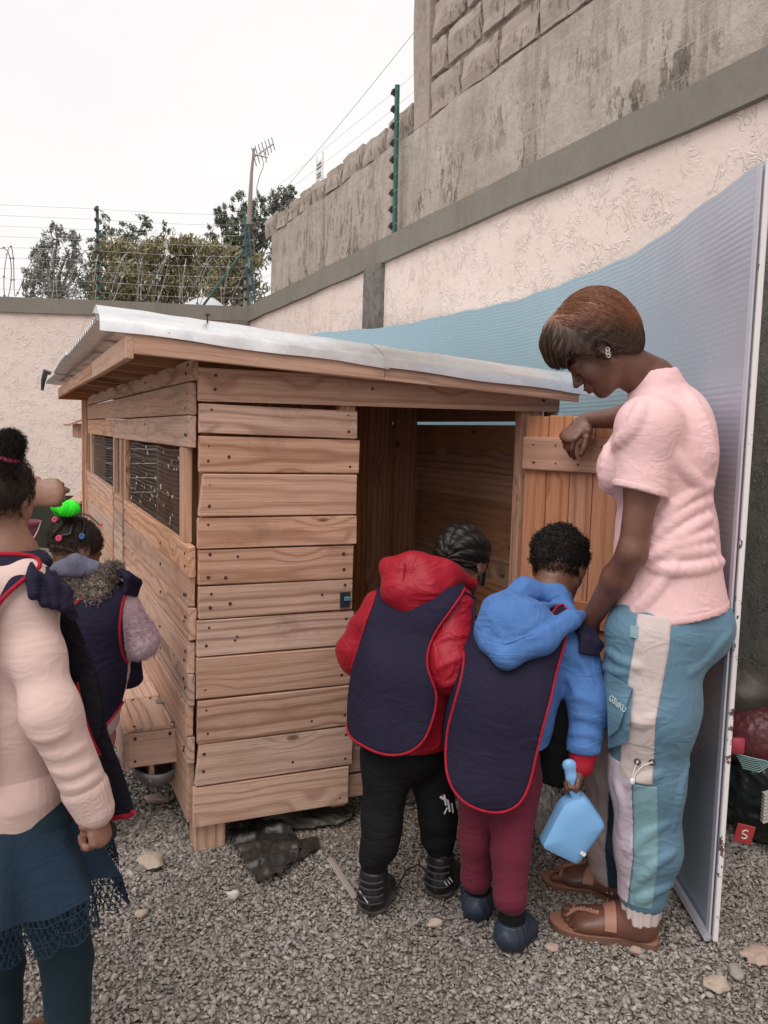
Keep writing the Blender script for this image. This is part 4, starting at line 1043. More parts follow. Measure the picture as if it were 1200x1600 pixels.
def drape_patch(name, f, pts, mat, parent, Y0, thick=.006, off=.004, n=6):
    """cloth patch laid on a sculpted surface"""
    a, b, c, d = [np.array(p, float) for p in pts]; G = []
    for i in range(n + 1):
        for j in range(n + 1):
            x, g = i / n, j / n; G.append((a * (1 - x) + b * x) * (1 - g) + (d * (1 - x) + c * x) * g)
    V = np.concatenate([march(f, G, Y0, off), march(f, G, Y0, off + thick)]); m_ = (n + 1) ** 2; F = []
    for i in range(n):
        for j in range(n):
            a_ = i * (n + 1) + j; q = (a_, a_ + 1, a_ + n + 2, a_ + n + 1); F += [q, tuple(x + m_ for x in q[::-1])]
    for i in range(n):
        for (p, q) in ((i, i + 1), (n * (n + 1) + i, n * (n + 1) + i + 1), (i * (n + 1), (i + 1) * (n + 1)), (i * (n + 1) + n, (i + 1) * (n + 1) + n)): F.append((p, q, q + m_, p + m_))
    return mesh(name, V, F, mat, parent, True, 40)
def smin(a, b, k):
    h = np.maximum(k - np.abs(a - b), 0) / k; return np.minimum(a, b) - h * h * k * .25

# ---------------------------------------------------------------- anatomy
def head_frame(fwd, up):
    y = nrm(fwd); z = nrm(np.asarray(up) - y * np.dot(up, y)); x = np.cross(y, z); return np.stack([x, y, z])      # rows: right, forward, up
def head_sd(o, Mx, H, neck_to, nr_=(.27, .27), lips=1.0, ears=True, child=False):
    s = SD(); W = lambda x, y, z: o + H * (x * Mx[0] + y * Mx[1] + z * Mx[2])
    ch = 1.06 if child else 1.0
    s.ell(W(0, -.045, .62), (.335 * H * ch, .425 * H, .375 * H), Mx, .01)
    s.ell(W(0, .11, .36), (.255 * H, .265 * H, .33 * H), Mx, .06 * H)
    s.ell(W(0, .20, .13), (.15 * H, .155 * H, .12 * H), Mx, .10 * H)
    s.ell(W(0, .285, .085), (.075 * H, .07 * H, .065 * H), Mx, .07 * H)
    for q in (-1, 1):
        s.ell(W(.17 * q, .25, .38), (.10 * H, .10 * H, .12 * H), Mx, .08 * H)
        s.ell(W(.13 * q, .315, .56), (.13 * H, .07 * H, .045 * H), Mx, .06 * H)
        s.cap(W(.24 * q, .0, .28), W(.12 * q, .20, .10), .07 * H, .06 * H, None, .09 * H)
        s.ell(W(.145 * q, .43, .475), (.075 * H, .055 * H, .045 * H), Mx, .03 * H, sub=True)
        s.ell(W(.145 * q, .315, .485), (.068 * H, .062 * H, .055 * H), Mx, .012 * H)
        s.cap(W(.085 * q, .375, .462), W(.205 * q, .345, .458), .012 * H, .010 * H, None, .012 * H)
    s.cap(W(0, .355, .52), W(0, .43, .385), .032 * H, .045 * H, None, .035 * H)
    s.ell(W(0, .455, .365), (.045 * H, .04 * H, .036 * H), Mx, .03 * H)
    for q in (-1, 1): s.ell(W(.05 * q, .405, .350), (.036 * H, .045 * H, .03 * H), Mx, .02 * H)
    s.ell(W(0, .365, .25), (.10 * H, .055 * H, .06 * H), Mx, .03 * H)
    s.ell(W(0, .395, .255), (.085 * H, .045 * H, .022 * H * lips), Mx, .008 * H)
    s.ell(W(0, .385, .195), (.075 * H, .042 * H, .024 * H * lips), Mx, .008 * H)
    s.cap(W(-.08, .435, .226), W(.08, .435, .226), .006 * H, .006 * H, None, .006 * H, sub=True)
    if ears:
        for q in (-1, 1):
            E = np.stack([nrm(Mx[0] + q * .35 * Mx[1] * -1), nrm(Mx[1] + q * .35 * Mx[0]), Mx[2]])
            s.ell(W(.345 * q, -.045, .475), (.032 * H, .085 * H, .135 * H), E, .02 * H)
            s.ell(W(.385 * q, -.025, .49), (.028 * H, .052 * H, .085 * H), E, .012 * H, sub=True)
            s.ell(W(.33 * q, -.02, .365), (.026 * H, .045 * H, .05 * H), E, .02 * H)
    s.cap(W(0, -.07, .30), neck_to, nr_[0] * H, nr_[1] * H, None, .08 * H)
    return s, W
def hand_sd(s, wrist, fdir, pnorm, side, Ln, curls, thumb=(.5, .35, .3), spread=.06, wr=None, thumb_in=0.35):
    """fdir: wrist to knuckles; pnorm: out of the palm; side: direction of the thumb edge; curls: per finger (index..little) three bends in radians"""
    f = nrm(fdir); n = nrm(np.asarray(pnorm) - f * np.dot(pnorm, f)); t = np.cross(f, n); t = t if np.dot(t, side) > 0 else -t
    wrist = np.asarray(wrist, float); kn = wrist + f * .50 * Ln
    s.cap(wrist, wrist + f * .16 * Ln, (.155 * Ln, .115 * Ln), (.19 * Ln, .115 * Ln), t, .05 * Ln)
    s.cap(wrist + f * .16 * Ln, wrist + f * .45 * Ln, (.19 * Ln, .10 * Ln), (.215 * Ln, .082 * Ln), t, .06 * Ln)
    for i, (lt, ln, r_) in enumerate(((.155, .385, .052), (.055, .43, .053), (-.05, .40, .050), (-.145, .31, .044))):
        p = kn + t * lt * Ln + f * (-.03 if i in (0, 3) else 0) * Ln; a = 0.0
        s.cap(p - f * .12 * Ln, p, r_ * Ln * 1.1, r_ * Ln * 1.08, None, .03 * Ln)
        d = nrm(f + t * spread * (1.5 - i)); ax_n = nrm(n - d * np.dot(n, d))
        for j, (fr, q) in enumerate(((.46, 1.0), (.30, .92), (.24, .82))):
            a += curls[i][j]; dd = math.cos(a) * d + math.sin(a) * ax_n; e = p + dd * fr * ln * Ln
            s.cap(p, e, r_ * Ln * (q + .03), r_ * Ln * (q - .06), None, .010 * Ln if j else .018 * Ln); p = e
    b = wrist + f * .12 * Ln + t * .13 * Ln; d = nrm(f * .72 + t * .75 + n * thumb_in); p = b
    s.cap(wrist + f * .10 * Ln, b + d * .10 * Ln, .10 * Ln, .085 * Ln, None, .05 * Ln)
    for j, (ln, q) in enumerate(((.22, .075), (.18, .062), (.14, .052))):
        d = nrm(d * math.cos(thumb[j]) + nrm(f * .8 - t * .5 + n * .45) * math.sin(thumb[j])); e = p + d * ln * Ln; s.cap(p, e, q * Ln, (q - .008) * Ln, None, .02 * Ln); p = e
    return s
def foot_sd(s, heel, toe, ankle, Wd, flip=1, toes=True):
    """bare foot resting on the ground"""
    heel, toe = np.asarray(heel, float), np.asarray(toe, float); f = nrm(toe - heel); Ln = np.linalg.norm(toe - heel); t = nrm(np.cross((0, 0, 1), f)) * flip; up = A3(0, 0, 1)
    s.ell(heel + f * .13 * Ln + up * .14 * Ln, (.15 * Ln, .125 * Ln, .14 * Ln), np.stack([f, t, up]), .02)
    s.cap(ankle, heel + f * .22 * Ln + up * .17 * Ln, .036, .038, None, .03)
    s.cap(heel + f * .22 * Ln + up * .20 * Ln, heel + f * .68 * Ln + up * .09 * Ln, (.13 * Ln, .14 * Ln), (.18 * Ln, .085 * Ln), t, .04)
    s.cap(heel + f * .15 * Ln + up * .075 * Ln, heel + f * .72 * Ln + up * .06 * Ln, (.12 * Ln, .07 * Ln), (.185 * Ln, .06 * Ln), t, .03)
    if toes:
        for i, (lt, e, r_) in enumerate(((.125, .95, .050), (.045, .96, .036), (-.025, .925, .033), (-.09, .88, .031), (-.148, .83, .029))):
            p = heel + f * .70 * Ln + t * lt * .92 * Ln + up * .07 * Ln; q = heel + f * (e - .04) * Ln + t * lt * 1.05 * Ln + up * r_ * 1.15 * Ln
            m_ = (p + q) / 2 + up * .018 * Ln; s.cap(p, m_, r_ * Ln * 1.05, r_ * Ln, None, .008); s.cap(m_, q, r_ * Ln * .95, r_ * Ln * 1.02, None, .003)
    return s

def fuzz(name, f, center, n_, ln, rad, mat, parent, seed=1, lean=.7, R0=.25, valid=None, drop=0.0):
    """short loose fibres standing off a hair or fur surface"""
    r_ = np.random.RandomState(seed); d = r_.normal(0, 1, (n_, 3)); d /= np.linalg.norm(d, axis=1)[:, None]; P = march_dir(f, center + d * R0, -d, .0); ok = np.abs(f(P)) < .003
    if valid is not None: ok &= valid(P)
    P = P[ok]; n_ = len(P); e = .002
    if not n_: return None
    g = np.stack([f(P + e * q) - f(P - e * q) for q in np.eye(3)], 1); g /= np.linalg.norm(g, axis=1)[:, None] + 1e-9
    t1 = r_.normal(0, 1, (n_, 3)); t1 -= g * (t1 * g).sum(1)[:, None]; t1 /= np.linalg.norm(t1, axis=1)[:, None] + 1e-9; l = (ln * r_.uniform(.5, 1.4, n_))[:, None]
    steps = [P - g * .001, P + (g * .45 + t1 * .2 * lean) * l, P + (g * .75 + t1 * .75 * lean) * l - A3(0, 0, drop) * l, P + (g * .85 + t1 * 1.3 * lean) * l - A3(0, 0, drop * 2.2) * l]
    A_ = np.stack(steps, 1); kk = 4; T = np.gradient(A_, axis=1); T /= np.linalg.norm(T, axis=2)[:, :, None] + 1e-9; S1 = np.cross(T, A3(.3, .2, .9)); S1 /= np.linalg.norm(S1, axis=2)[:, :, None] + 1e-9; S2 = np.cross(T, S1); rr = rad * np.array([1, 1, .8, .25])
    VV = np.stack([A_ + rr[None, :, None] * (math.cos(q) * S1 + math.sin(q) * S2) for q in (0, 2.094, 4.189)], 2); b_ = (np.arange(n_)[:, None, None] * kk + np.arange(kk - 1)[None, :, None]) * 3; c_ = np.arange(3)[None, None]
    F = np.stack([b_ + c_, b_ + (c_ + 1) % 3, b_ + 3 + (c_ + 1) % 3, b_ + 3 + c_], -1).reshape(-1, 4); return tag(mesh(name, VV.reshape(-1, 3), F, mat, parent, True), kind='stuff')
# ---------------------------------------------------------------- people materials
def skin(name, c, c2, rough=.43):
    m, nt_, b = new_mat(name); n = N(nt_); o = n.obj()
    f = n.noise(o, 7, 5, .65); cc = n.mix(n.mapr(f, .32, .68), [q * .86 for q in c], [q * 1.14 for q in c2])
    n.l(cc, b.inputs['Base Color']); n.l(n.mapr(n.noise(o, 45, 4, .7), .3, .7, rough - .12, rough + .1), b.inputs['Roughness'])
    b.inputs['Subsurface Weight'].default_value = .12; b.inputs['Subsurface Radius'].default_value = (.012, .005, .003); b.inputs['Subsurface Scale'].default_value = .5
    b.inputs['Specular IOR Level'].default_value = .5
    nb = n.bump(n.noise(o, 420, 3), .3, .0009, b); n.bump(n.noise(o, 60, 3), .25, .003, b, nb); return m
def fabric(name, c, var=.10, rough=.85, sheen=.06, weave=900, wst=.35, blot=9, wrinkle=.0, spec=.2):
    m, nt_, b = new_mat(name); n = N(nt_); o = n.obj()
    f = n.noise(o, blot, 5, .6); cc = n.mix(f, [q * (1 - var) for q in c], [min(1, q * (1 + var)) for q in c])
    n.l(cc, b.inputs['Base Color']); b.inputs['Roughness'].default_value = rough; b.inputs['Sheen Weight'].default_value = sheen; b.inputs['Sheen Roughness'].default_value = .4
    b.inputs['Specular IOR Level'].default_value = spec
    nb = n.bump(n.noise(o, weave, 2), wst, .0007, b)
    if wrinkle:
        def crease(rot, st, sc2, ds):
            a = n.noise(n.mp(o, st, (3, 1, 2), rot), sc2, 2.5, .5, ds); r = n.math('SUBTRACT', 1.0, n.math('MULTIPLY', n.math('ABSOLUTE', n.math('SUBTRACT', a, .5)), 5.5)); return n.math('POWER', n.math('MAXIMUM', r, 0.0), 1.4)
        c1 = crease((.3, .5, .2), (1, 1, 2.4), 9.0, .9); c2 = crease((-.5, .7, .9), (1.8, 1, .8), 13.0, .7)
        gt = n.mapr(n.noise(o, 6, 2), .38, .62); hgt = n.math('ADD', n.math('MULTIPLY', c1, gt), n.math('MULTIPLY', c2, n.math('MULTIPLY', n.math('SUBTRACT', 1.0, gt), .7)))
        n.bump(hgt, wrinkle, .010, b, nb)
    return m
def hair_mat(name, c, c2, scale=220, stretch=(1, 1, 1), rough=.5, bst=.9, bd=.004, mixv=None):
    m, nt_, b = new_mat(name); n = N(nt_); o = n.obj()
    f = n.noise(n.mp(o, stretch), scale, 4, .7); cc = n.mix(n.mapr(f, .35, .7), c, c2); n.l(cc, b.inputs['Base Color'])
    b.inputs['Roughness'].default_value = rough; b.inputs['Specular IOR Level'].default_value = .35
    n.bump(f, bst, bd, b); return m
M_skinW = skin('deep_brown_skin', (.132, .055, .036), (.165, .072, .048))
M_skinK = skin('brown_skin', (.13, .058, .037), (.16, .074, .048))
M_skinK2 = skin('warm_brown_skin', (.25, .125, .085), (.30, .155, .108))
M_navy = fabric('navy_tabard', (.017, .0145, .034), .15, .8, .0, 700, .35, 9, .26, .16)
M_redpipe = fabric('red_piping', (.34, .012, .028), .15, .8, .02, 600, .5, 30, .3)
# ---------------------------------------------------------------- the woman in the pink T-shirt
def woman():
    t = thing('person', 'woman in pink T-shirt and blue colour-block trousers leaning over the open coop door', 'person', (.62, 2.15, 0))
    Fb = nrm(A3(-.9, .43, 0)); Rb = A3(Fb[1], -Fb[0], 0) * 1.0; Rb = nrm(A3(.43, .9, 0)); up = A3(0, 0, 1)
    # joints
    shL = at(1014, 668, 2.005); elL = at(988, 862, 1.985); wrL = at(921, 972, 2.13)
    shR = A3(.785, 2.285, shL[2] + .02); elR = A3(.775, 2.50, 1.375); wrR = at(917, 657, 2.69)
    neckB = at(1022, 592, 2.135); chest = at(1030, 715, 2.135); waist = at(1040, 850, 2.13); pelv = at(1046, 955, 2.12)
    Ft = nrm(A3(-.9, .36, 0)); X = nrm(np.cross(Ft, up))
    psi = R(9); th = R(46)
    Hf = A3(-math.cos(th) * math.cos(psi), math.cos(th) * math.sin(psi), -math.sin(th)); Hu = A3(-math.sin(th) * math.cos(psi), math.sin(th) * math.sin(psi), math.cos(th))
    Mh = head_frame(Hf, Hu); H = .206
    ear = at(938, 547, 2.115); ho = ear + Hf * .04 * H - Hu * .475 * H
    hd, W = head_sd(ho, Mh, H, neckB + A3(-.012, 0, .0), (.255, .275))
    arms = SD()
    arms.chain([shL, (shL + elL) / 2 + A3(.004, 0, 0), elL], [.046, .040, .033], None, .02); arms.chain([elL, elL + (wrL - elL) * .35, wrL], [.033, .034, .024], None, .02)
    armsR = SD(); armsR.chain([shR, elR], [.046, .037], None, .02); armsR.chain([elR, elR + (wrR - elR) * .35, wrR], [.036, .036, .024], None, .02)
    hands = SD()
    hand_sd(hands, wrL, nrm(at(908, 1012, 2.17) - wrL), A3(-.2, 1, .1), A3(-.8, .2, -.3), .175, [(.35, .4, .3)] * 4)
    knR = at(886, 692, 2.665)
    hand_sd(hands, wrR, nrm(knR - wrR + A3(-.005, 0, .01)), A3(.55, .45, -.35), A3(-.1, -.9, -.2), .180, [(.75, .55, .35), (1.0, .6, .35), (1.15, .7, .4), (1.3, .8, .4)], (.25, .3, .3), .05)
    torso = SD()
    torso.chain([neckB + A3(.005, 0, -.02), chest + Ft * -.005, waist, pelv], [(.073, .058), (.145, .104), (.123, .094), (.146, .112)], X, .05)
    torso.cap(shL + A3(.01, .03, -.01), shR + A3(0, -.03, -.01), .058, .058, None, .06)
    for q in (-1, 1): torso.ell(chest + Ft * .075 + X * .075 * q + A3(0, 0, -.03), (.062, .062, .062), None, .05)
    torso.ell(at(1070, 690, 2.12), (.057, .085, .115), None, .06)
    ankL = at(1000, 1432, 2.055); ankR = at(962, 1384, 2.285)
    kneeL = at(1012, 1212, 2.055); kneeR = at(966, 1205, 2.28); hipL = pelv - X * -0.0 + (-Rb) * .075 + A3(0, 0, -.05); hipR = pelv + Rb * .08 + A3(0, 0, -.05)
    legs = SD()
    legs.chain([hipL, kneeL, ankL], [.085, .058, .034], None, .03); legs.chain([hipR, kneeR, ankR], [.085, .058, .034], None, .03)
    feet = SD()
    heelL, toeL = gnd(1026, 1468, .012), gnd(863, 1436, .012); heelR, toeR = gnd(992, 1398, .012), gnd(852, 1366, .012)
    foot_sd(feet, heelL + A3(0, 0, 0), heelL + (toeL - heelL) * .96, ankL, .09, -1); foot_sd(feet, heelR, heelR + (toeR - heelR) * .96, ankR, .09, 1)
    body = SD().add(torso).add(arms).add(armsR).add(legs).add(hd).add(hands).add(feet)
    sculpt_body(body, [zone([wrL, elL, shL + (elL - shL) * .4], .10), zone([wrR, elR, knR], .09), zone([ho, ho + Mh[2] * H, neckB], .13), zone([heelL, toeL, ankL], .05), zone([heelR, toeR, ankR], .05)], .0034, .009, M_skinW, t)
    # T-shirt
    sh = SD().add(torso); slL = SD(); slR = SD()
    slL.ell(shL, (.062, .058, .062), None, .03); slL.cap(shL + A3(.0, .01, .0), elL + (shL - elL) * .36, .058, .056, None, .045); slR.cap(shR, elR + (shR - elR) * .3, .058, .062, None, .04)
    sh.chain([waist + A3(0, 0, .03), pelv + A3(0, 0, -.055)], [(.132, .107), (.170, .145)], X, .05)
    hemA, hemN = plane3(at(955, 968, 2.11), at(1030, 979, 1.965), at(1152, 940, 2.11))
    sd_ = nrm(elL - shL); slv = shL + (elL - shL) * .52; sdr = nrm(elR - shR)
    Zf = lambda x, y: (800 + x / 2.7575, 420 + y / 2.7575)
    add_folds(sh, lambda P: sh(P) - .009, [([Zf(*p) for p in st], r_) for st, r_ in (
        (((880, 1055), (800, 1095), (700, 1160), (600, 1225), (560, 1260)), .007), (((886, 1140), (800, 1160), (700, 1190), (600, 1235)), .007), (((892, 1205), (780, 1215), (680, 1230), (590, 1262)), .0065),
        (((872, 985), (800, 1015), (720, 1060), (650, 1120), (610, 1170)), .006), (((868, 915), (800, 945), (730, 990), (660, 1060)), .005), (((700, 800), (740, 870), (800, 930)), .005),
        (((760, 560), (810, 640), (840, 740), (850, 820)), .004), (((690, 1260), (650, 1340), (590, 1420), (540, 1470)), .004), (((890, 1262), (800, 1290), (700, 1300), (620, 1290)), .005), (((420, 780), (405, 880), (400, 980), (410, 1080)), .005), (((450, 800), (425, 880), (415, 960)), .004))], 1.8)
    add_folds(slL, lambda P: slL(P) - .009, [([Zf(*p) for p in ((560, 600), (530, 680), (480, 740), (440, 780))], .003)], 1.75)
    def fsh(P):
        zz = P[:, 2]; lo_ = np.clip(1 - np.abs(zz - (waist[2] - .0)) / .15, 0, 1)
        sl = np.minimum(np.maximum(slL(P) - .009, plane_d(P, slv, sd_ + A3(-.12, 0, 0))), np.maximum(slR(P) - .009, plane_d(P, shR + (elR - shR) * .6, sdr)))
        d = smin(np.maximum(sh(P) - .009, -plane_d(P, hemA, hemN)), sl, .022)
        d = d + lo_ * waves(P, A3(.55, .1, 1), 85, .0011, 3, 1.5, 9) + waves(P, A3(.8, .2, .4), 36, .0016, 8, 1.5, 8)
        nk = np.sqrt((((P - (neckB + A3(-.030, 0, .052))) @ np.stack([Ft, X, up]).T / np.array([.088, .078, .055])) ** 2).sum(1)) - 1
        return np.maximum(d, -nk * .05)
    M_pinkT = fabric('pink_jersey', (.82, .54, .545), .03, .75, .03, 1100, .25, 6, .20, .25)
    b2 = SD().add(sh).add(slL).add(slR).bounds(.04); sculpt('t_shirt', fsh, b2, .0038, M_pinkT, t, 1)
    # hem stitching band and sleeve band
    def band(P): return np.maximum(np.maximum(fsh(P) - .0016, plane_d(P, hemA + hemN * .018, hemN)), -plane_d(P, hemA + hemN * .001, hemN))
    sculpt('hem_band', band, (A3(b2[0][0], b2[0][1], hemA[2] - .08), A3(b2[1][0], b2[1][1], hemA[2] + .12)), .004, fabric('pink_hem', (.74, .47, .475), .04, .8), t, 1)
    sb = nrm(sd_ + A3(-.12, 0, 0))
    sculpt('sleeve_band', lambda P: np.maximum.reduce([slL(P) - .0105, plane_d(P, slv, sb), -plane_d(P, slv - sb * .016, sb)]), (slv - .11, slv + .11), .0034, M_pinkT, t, 1)
    # trousers
    tr = SD()
    tr.cap(waist + A3(0, 0, -.07), pelv + A3(0, 0, -.03), (.120, .093), (.150, .120), X, .05)
    tr.ell(pelv - Ft * .062 + A3(.0, 0, -.030), (.088, .105, .090), None, .06)
    tkL = at(1018, 1105, 2.05); shkL = at(1013, 1320, 2.06); cuL = at(1001, 1412, 2.06)
    tr.chain([hipL + Ft * .025, tkL, kneeL, shkL, at(1004, 1393, 2.062)], [(.116, .118), (.107, .107), (.083, .085), (.072, .074), (.060, .058)], X, .04)
    shkR = at(958, 1310, 2.29); tkR = at(985, 1100, 2.25)
    tr.chain([hipR + Ft * .02, tkR, kneeR, shkR, at(955, 1352, 2.29)], [(.115, .12), (.105, .105), (.084, .086), (.070, .07), (.060, .056)], X, .03)
    add_folds(tr, lambda P: tr(P) - .004, [(st, r_) for st, r_ in (
        (((1040, 1285), (1010, 1300), (985, 1330)), .007), (((1050, 1330), (1020, 1350), (990, 1385)), .008), (((985, 1225), (1005, 1215), (1030, 1208)), .006), (((968, 1225), (980, 1260), (975, 1300)), .008),
        (((1045, 1380), (1025, 1390), (1000, 1405)), .008), (((945, 1010), (975, 1035), (1000, 1040)), .007), (((940, 1035), (965, 1050), (985, 1050)), .006), (((1135, 990), (1100, 1030), (1075, 1050)), .007), (((980, 1110), (1000, 1130), (1025, 1120)), .005), (((935, 1300), (950, 1320), (965, 1350)), .007), (((930, 1200), (945, 1230), (940, 1270)), .007), (((1075, 1180), (1060, 1230), (1050, 1290)), .007))], 1.85, .02)
    def ftr(P): return tr(P) - .004 + waves(P, A3(.6, .1, 1), 46, .0022, 21, 1.8, 8) + waves(P, A3(.9, .2, .3), 36, .0028, 25, 1.6, 7)
    bt = tr.bounds(.03)
    def side_coord(P):
        """position around the near leg: forward is positive"""
        ax = np.array([hipL, tkL, kneeL, shkL, cuL]); z = P[:, 2]; o_ = np.argsort(ax[:, 2]); cx = np.interp(z, ax[o_, 2], ax[o_, 0]); cy = np.interp(z, ax[o_, 2], ax[o_, 1])
        return (P[:, 0] - cx) * Ft[0] + (P[:, 1] - cy) * Ft[1], (P[:, 0] - cx) * -X[0] + (P[:, 1] - cy) * -X[1]
    M_teal = fabric('blue_nylon', (.112, .215, .30), .05, .6, .03, 1300, .15, 5, .26, .35)
    M_aqua = fabric('aqua_nylon', (.20, .345, .385), .05, .6, .03, 1300, .15, 5, .26, .35)
    M_beige = fabric('beige_nylon', (.56, .47, .45), .05, .65, .03, 1300, .15, 5, .26, .35)
    M_lilac = fabric('lilac_nylon', (.53, .44, .50), .05, .65, .03, 1300, .15, 5, .26, .35)
    M_deep = fabric('deep_navy_nylon', (.02, .045, .065), .05, .6, .15, 1300, .15, 5, .2, .4)
    # far leg: beige in front, navy behind; near leg: blue with stripes
    zsplit = at(1000, 1200, 2.06)[2]
    sculpt('trousers', ftr, bt, .0045, M_teal, t, 1)
    cuffz = at(1000, 1388, 2.05)[2]
    def piece(name, cond, mat, infl=.0028, h=.0042, lo=None, hi=None):
        sculpt(name, lambda P: np.maximum(ftr(P) - infl, cond(P)), (bt[0] if lo is None else lo, bt[1] if hi is None else hi), h, mat, t, 1)
    nearhalf = lambda P: -(side_coord(P)[1])
    # stripes are bands of constant width around the near leg
    def stripe(P, a, b, z0, z1):
        f, s_ = side_coord(P); return np.maximum.reduce([a - f, f - b, z0 - P[:, 2], P[:, 2] - z1, .015 - s_])
    zt = at(1010, 960, 1.98)[2]
    lo1 = A3(bt[0][0], 1.78, 0); hi1 = A3(bt[1][0], 2.2, zt + .02)
    piece('side_stripe', lambda P: stripe(P, -.018 - .0 * P[:, 2], .062, zsplit, zt), M_beige, .004, .004, lo1, hi1)
    piece('aqua_panel', lambda P: stripe(P, -.030, .028, at(1000, 1404, 2.05)[2], zsplit - .004), M_aqua, .0025, .004, lo1, hi1)
    piece('lilac_panel', lambda P: stripe(P, .030, .2, at(1000, 1404, 2.05)[2], zsplit + .035), M_lilac, .0035, .004, lo1, hi1)
    def farleg(P, a):
        ax = np.array([hipR, tkR, kneeR, shkR, ankR]); o_ = np.argsort(ax[:, 2]); z = P[:, 2]; cx = np.interp(z, ax[o_, 2], ax[o_, 0]); cy = np.interp(z, ax[o_, 2], ax[o_, 1])
        f = (P[:, 0] - cx) * Ft[0] + (P[:, 1] - cy) * Ft[1]; return np.maximum.reduce([a * (f - .012), z - at(960, 1125, 2.2)[2], 2.165 - P[:, 1], .0 - z])
    piece('far_leg_front', lambda P: farleg(P, -1), M_beige, .003, .0045, A3(bt[0][0], 2.13, 0), A3(bt[1][0], bt[1][1], .8))
    piece('far_leg_back', lambda P: farleg(P, 1), M_deep, .003, .0045, A3(bt[0][0], 2.13, 0), A3(bt[1][0], bt[1][1], .8))
    # gathered cuffs
    cu = SD(); cu.cap(at(1003, 1402, 2.062), at(999, 1440, 2.057), (.056, .054), (.050, .048), X, .005); cu.cap(at(956, 1356, 2.29), at(959, 1390, 2.286), (.055, .053), (.049, .047), X, .005)
    def fcu(P):
        c = np.where(P[:, 1] < 2.17, 0, 1); ax = np.stack([np.where(c, at(958, 1370, 2.288)[0], at(1001, 1418, 2.06)[0]), np.where(c, 2.288, 2.06)], 1)
        a = np.arctan2(P[:, 1] - ax[:, 1], P[:, 0] - ax[:, 0]); zl = np.where(c, at(959, 1384, 2.286)[2], at(999, 1434, 2.057)[2]) + .003 * np.sin(a * 7); return np.maximum(cu(P), zl - P[:, 2]) + .0016 * np.sin(a * 15 + 2 * np.sin(a * 3))
    sculpt('elastic_cuff', fcu, cu.bounds(.02), .003, M_beige, t, 1)
    # cargo pocket with flap, lettering, drawcord, eyelets
    def on_leg(px, py, off=.004): return march(ftr, [(px, py)], 1.85, off)[0]
    def patch(name, pts, mat, thick=.006, off=.004, n=6): return drape_patch(name, ftr, pts, mat, t, 1.85, thick, off, n)
    patch('cargo_pocket', [(950, 1052), (989, 1076), (981, 1160), (950, 1170)], M_teal, .012, .002)
    patch('pocket_flap', [(948, 1050), (988, 1075), (966, 1140), (950, 1152)], M_teal, .006, .016)
    patch('pocket_tab', [(985, 977), (997, 978), (996, 998), (984, 995)], M_aqua, .003, .004, 3)
    tc = bpy.data.curves.new('pocket_lettering', 'FONT'); tc.body = 'G5laKU'; tc.size = .021; tc.extrude = .0006; tc.space_character = .95
    o = bpy.data.objects.new('pocket_lettering', tc); col.objects.link(o); dg = bpy.context.evaluated_depsgraph_get(); me = bpy.data.meshes.new_from_object(o.evaluated_get(dg)); bpy.data.objects.remove(o)
    A_, B_ = on_leg(951, 1093, off=.0255), on_leg(976, 1114, off=.0255); Dn = on_leg(953, 1118, off=.0255)
    ex = nrm(B_ - A_); ez = nrm(np.cross(ex, nrm(A_ - Dn))); ey = np.cross(ez, ex)
    lw = max(v.co.x for v in me.vertices); scl = np.linalg.norm(B_ - A_) / lw
    Vt = [A_ + (ex * v.co.x + ey * v.co.y * 1.25) * scl + ez * v.co.z for v in me.vertices]; Ft_ = [tuple(p.vertices) for p in me.polygons]
    mesh('pocket_lettering', Vt, Ft_, plain('pale_print', (.55, .68, .66), .6), t)
    for (x, y) in ((996, 1190), (1019, 1191)):
        p = on_leg(x, y, off=.006); nn_ = nrm(CAM - p); a_ = nrm(np.cross(nn_, up)); b_ = np.cross(nn_, a_); m = MB()
        m.tube([p + .0065 * (math.cos(q) * a_ + math.sin(q) * b_) for q in np.linspace(0, 6.2832, 13)], .0022, 6); m.build('eyelet', M_dark, t, True)
    m = MB()
    for pts in (((996, 1190), (992, 1200), (988, 1215)), ((1019, 1191), (1005, 1196), (993, 1208), (990, 1220))): m.tube([on_leg(*p, off=.009) for p in pts], .0016, 6)
    m.build('drawcord', M_white, t, True); p = on_leg(988, 1221, off=.011); V, F = chbox(A3(.006, .004, .008), .003); mesh('cord_stopper', np.array(V) + p, F, M_white, t, True)
    # hair
    cr = SD(); cr.ell(W(0, -.085, .645), (.40 * H, .475 * H, .43 * H), Mh, .02); cr.ell(W(0, -.22, .78), (.37 * H, .40 * H, .38 * H), Mh, .06)
    cr.ell(W(0, .12, .80), (.30 * H, .27 * H, .24 * H), Mh, .06); cr.ell(W(0, -.33, .40), (.27 * H, .16 * H, .25 * H), Mh, .06)
    for q in (-1, 1): cr.ell(W(.24 * q, .12, .64), (.105 * H, .20 * H, .22 * H), Mh, .05)
    cr.chain([W(.10, .12, 1.0), W(.06, .27, .94), W(.02, .365, .80), W(-.02, .40, .64)], [.026, .024, .018, .007], Mh[0], .03)
    cr.chain([W(.02, .14, 1.0), W(.14, .27, .92), W(.20, .33, .78), W(.22, .32, .64)], [.026, .020, .014, .006], Mh[0], .03)
    cr.chain([W(-.1, .16, .98), W(-.16, .26, .90), W(-.24, .29, .76), W(-.28, .25, .64)], [.024, .018, .013, .007], Mh[0], .03)
    zc = at(930, 552, 2.04)[2]
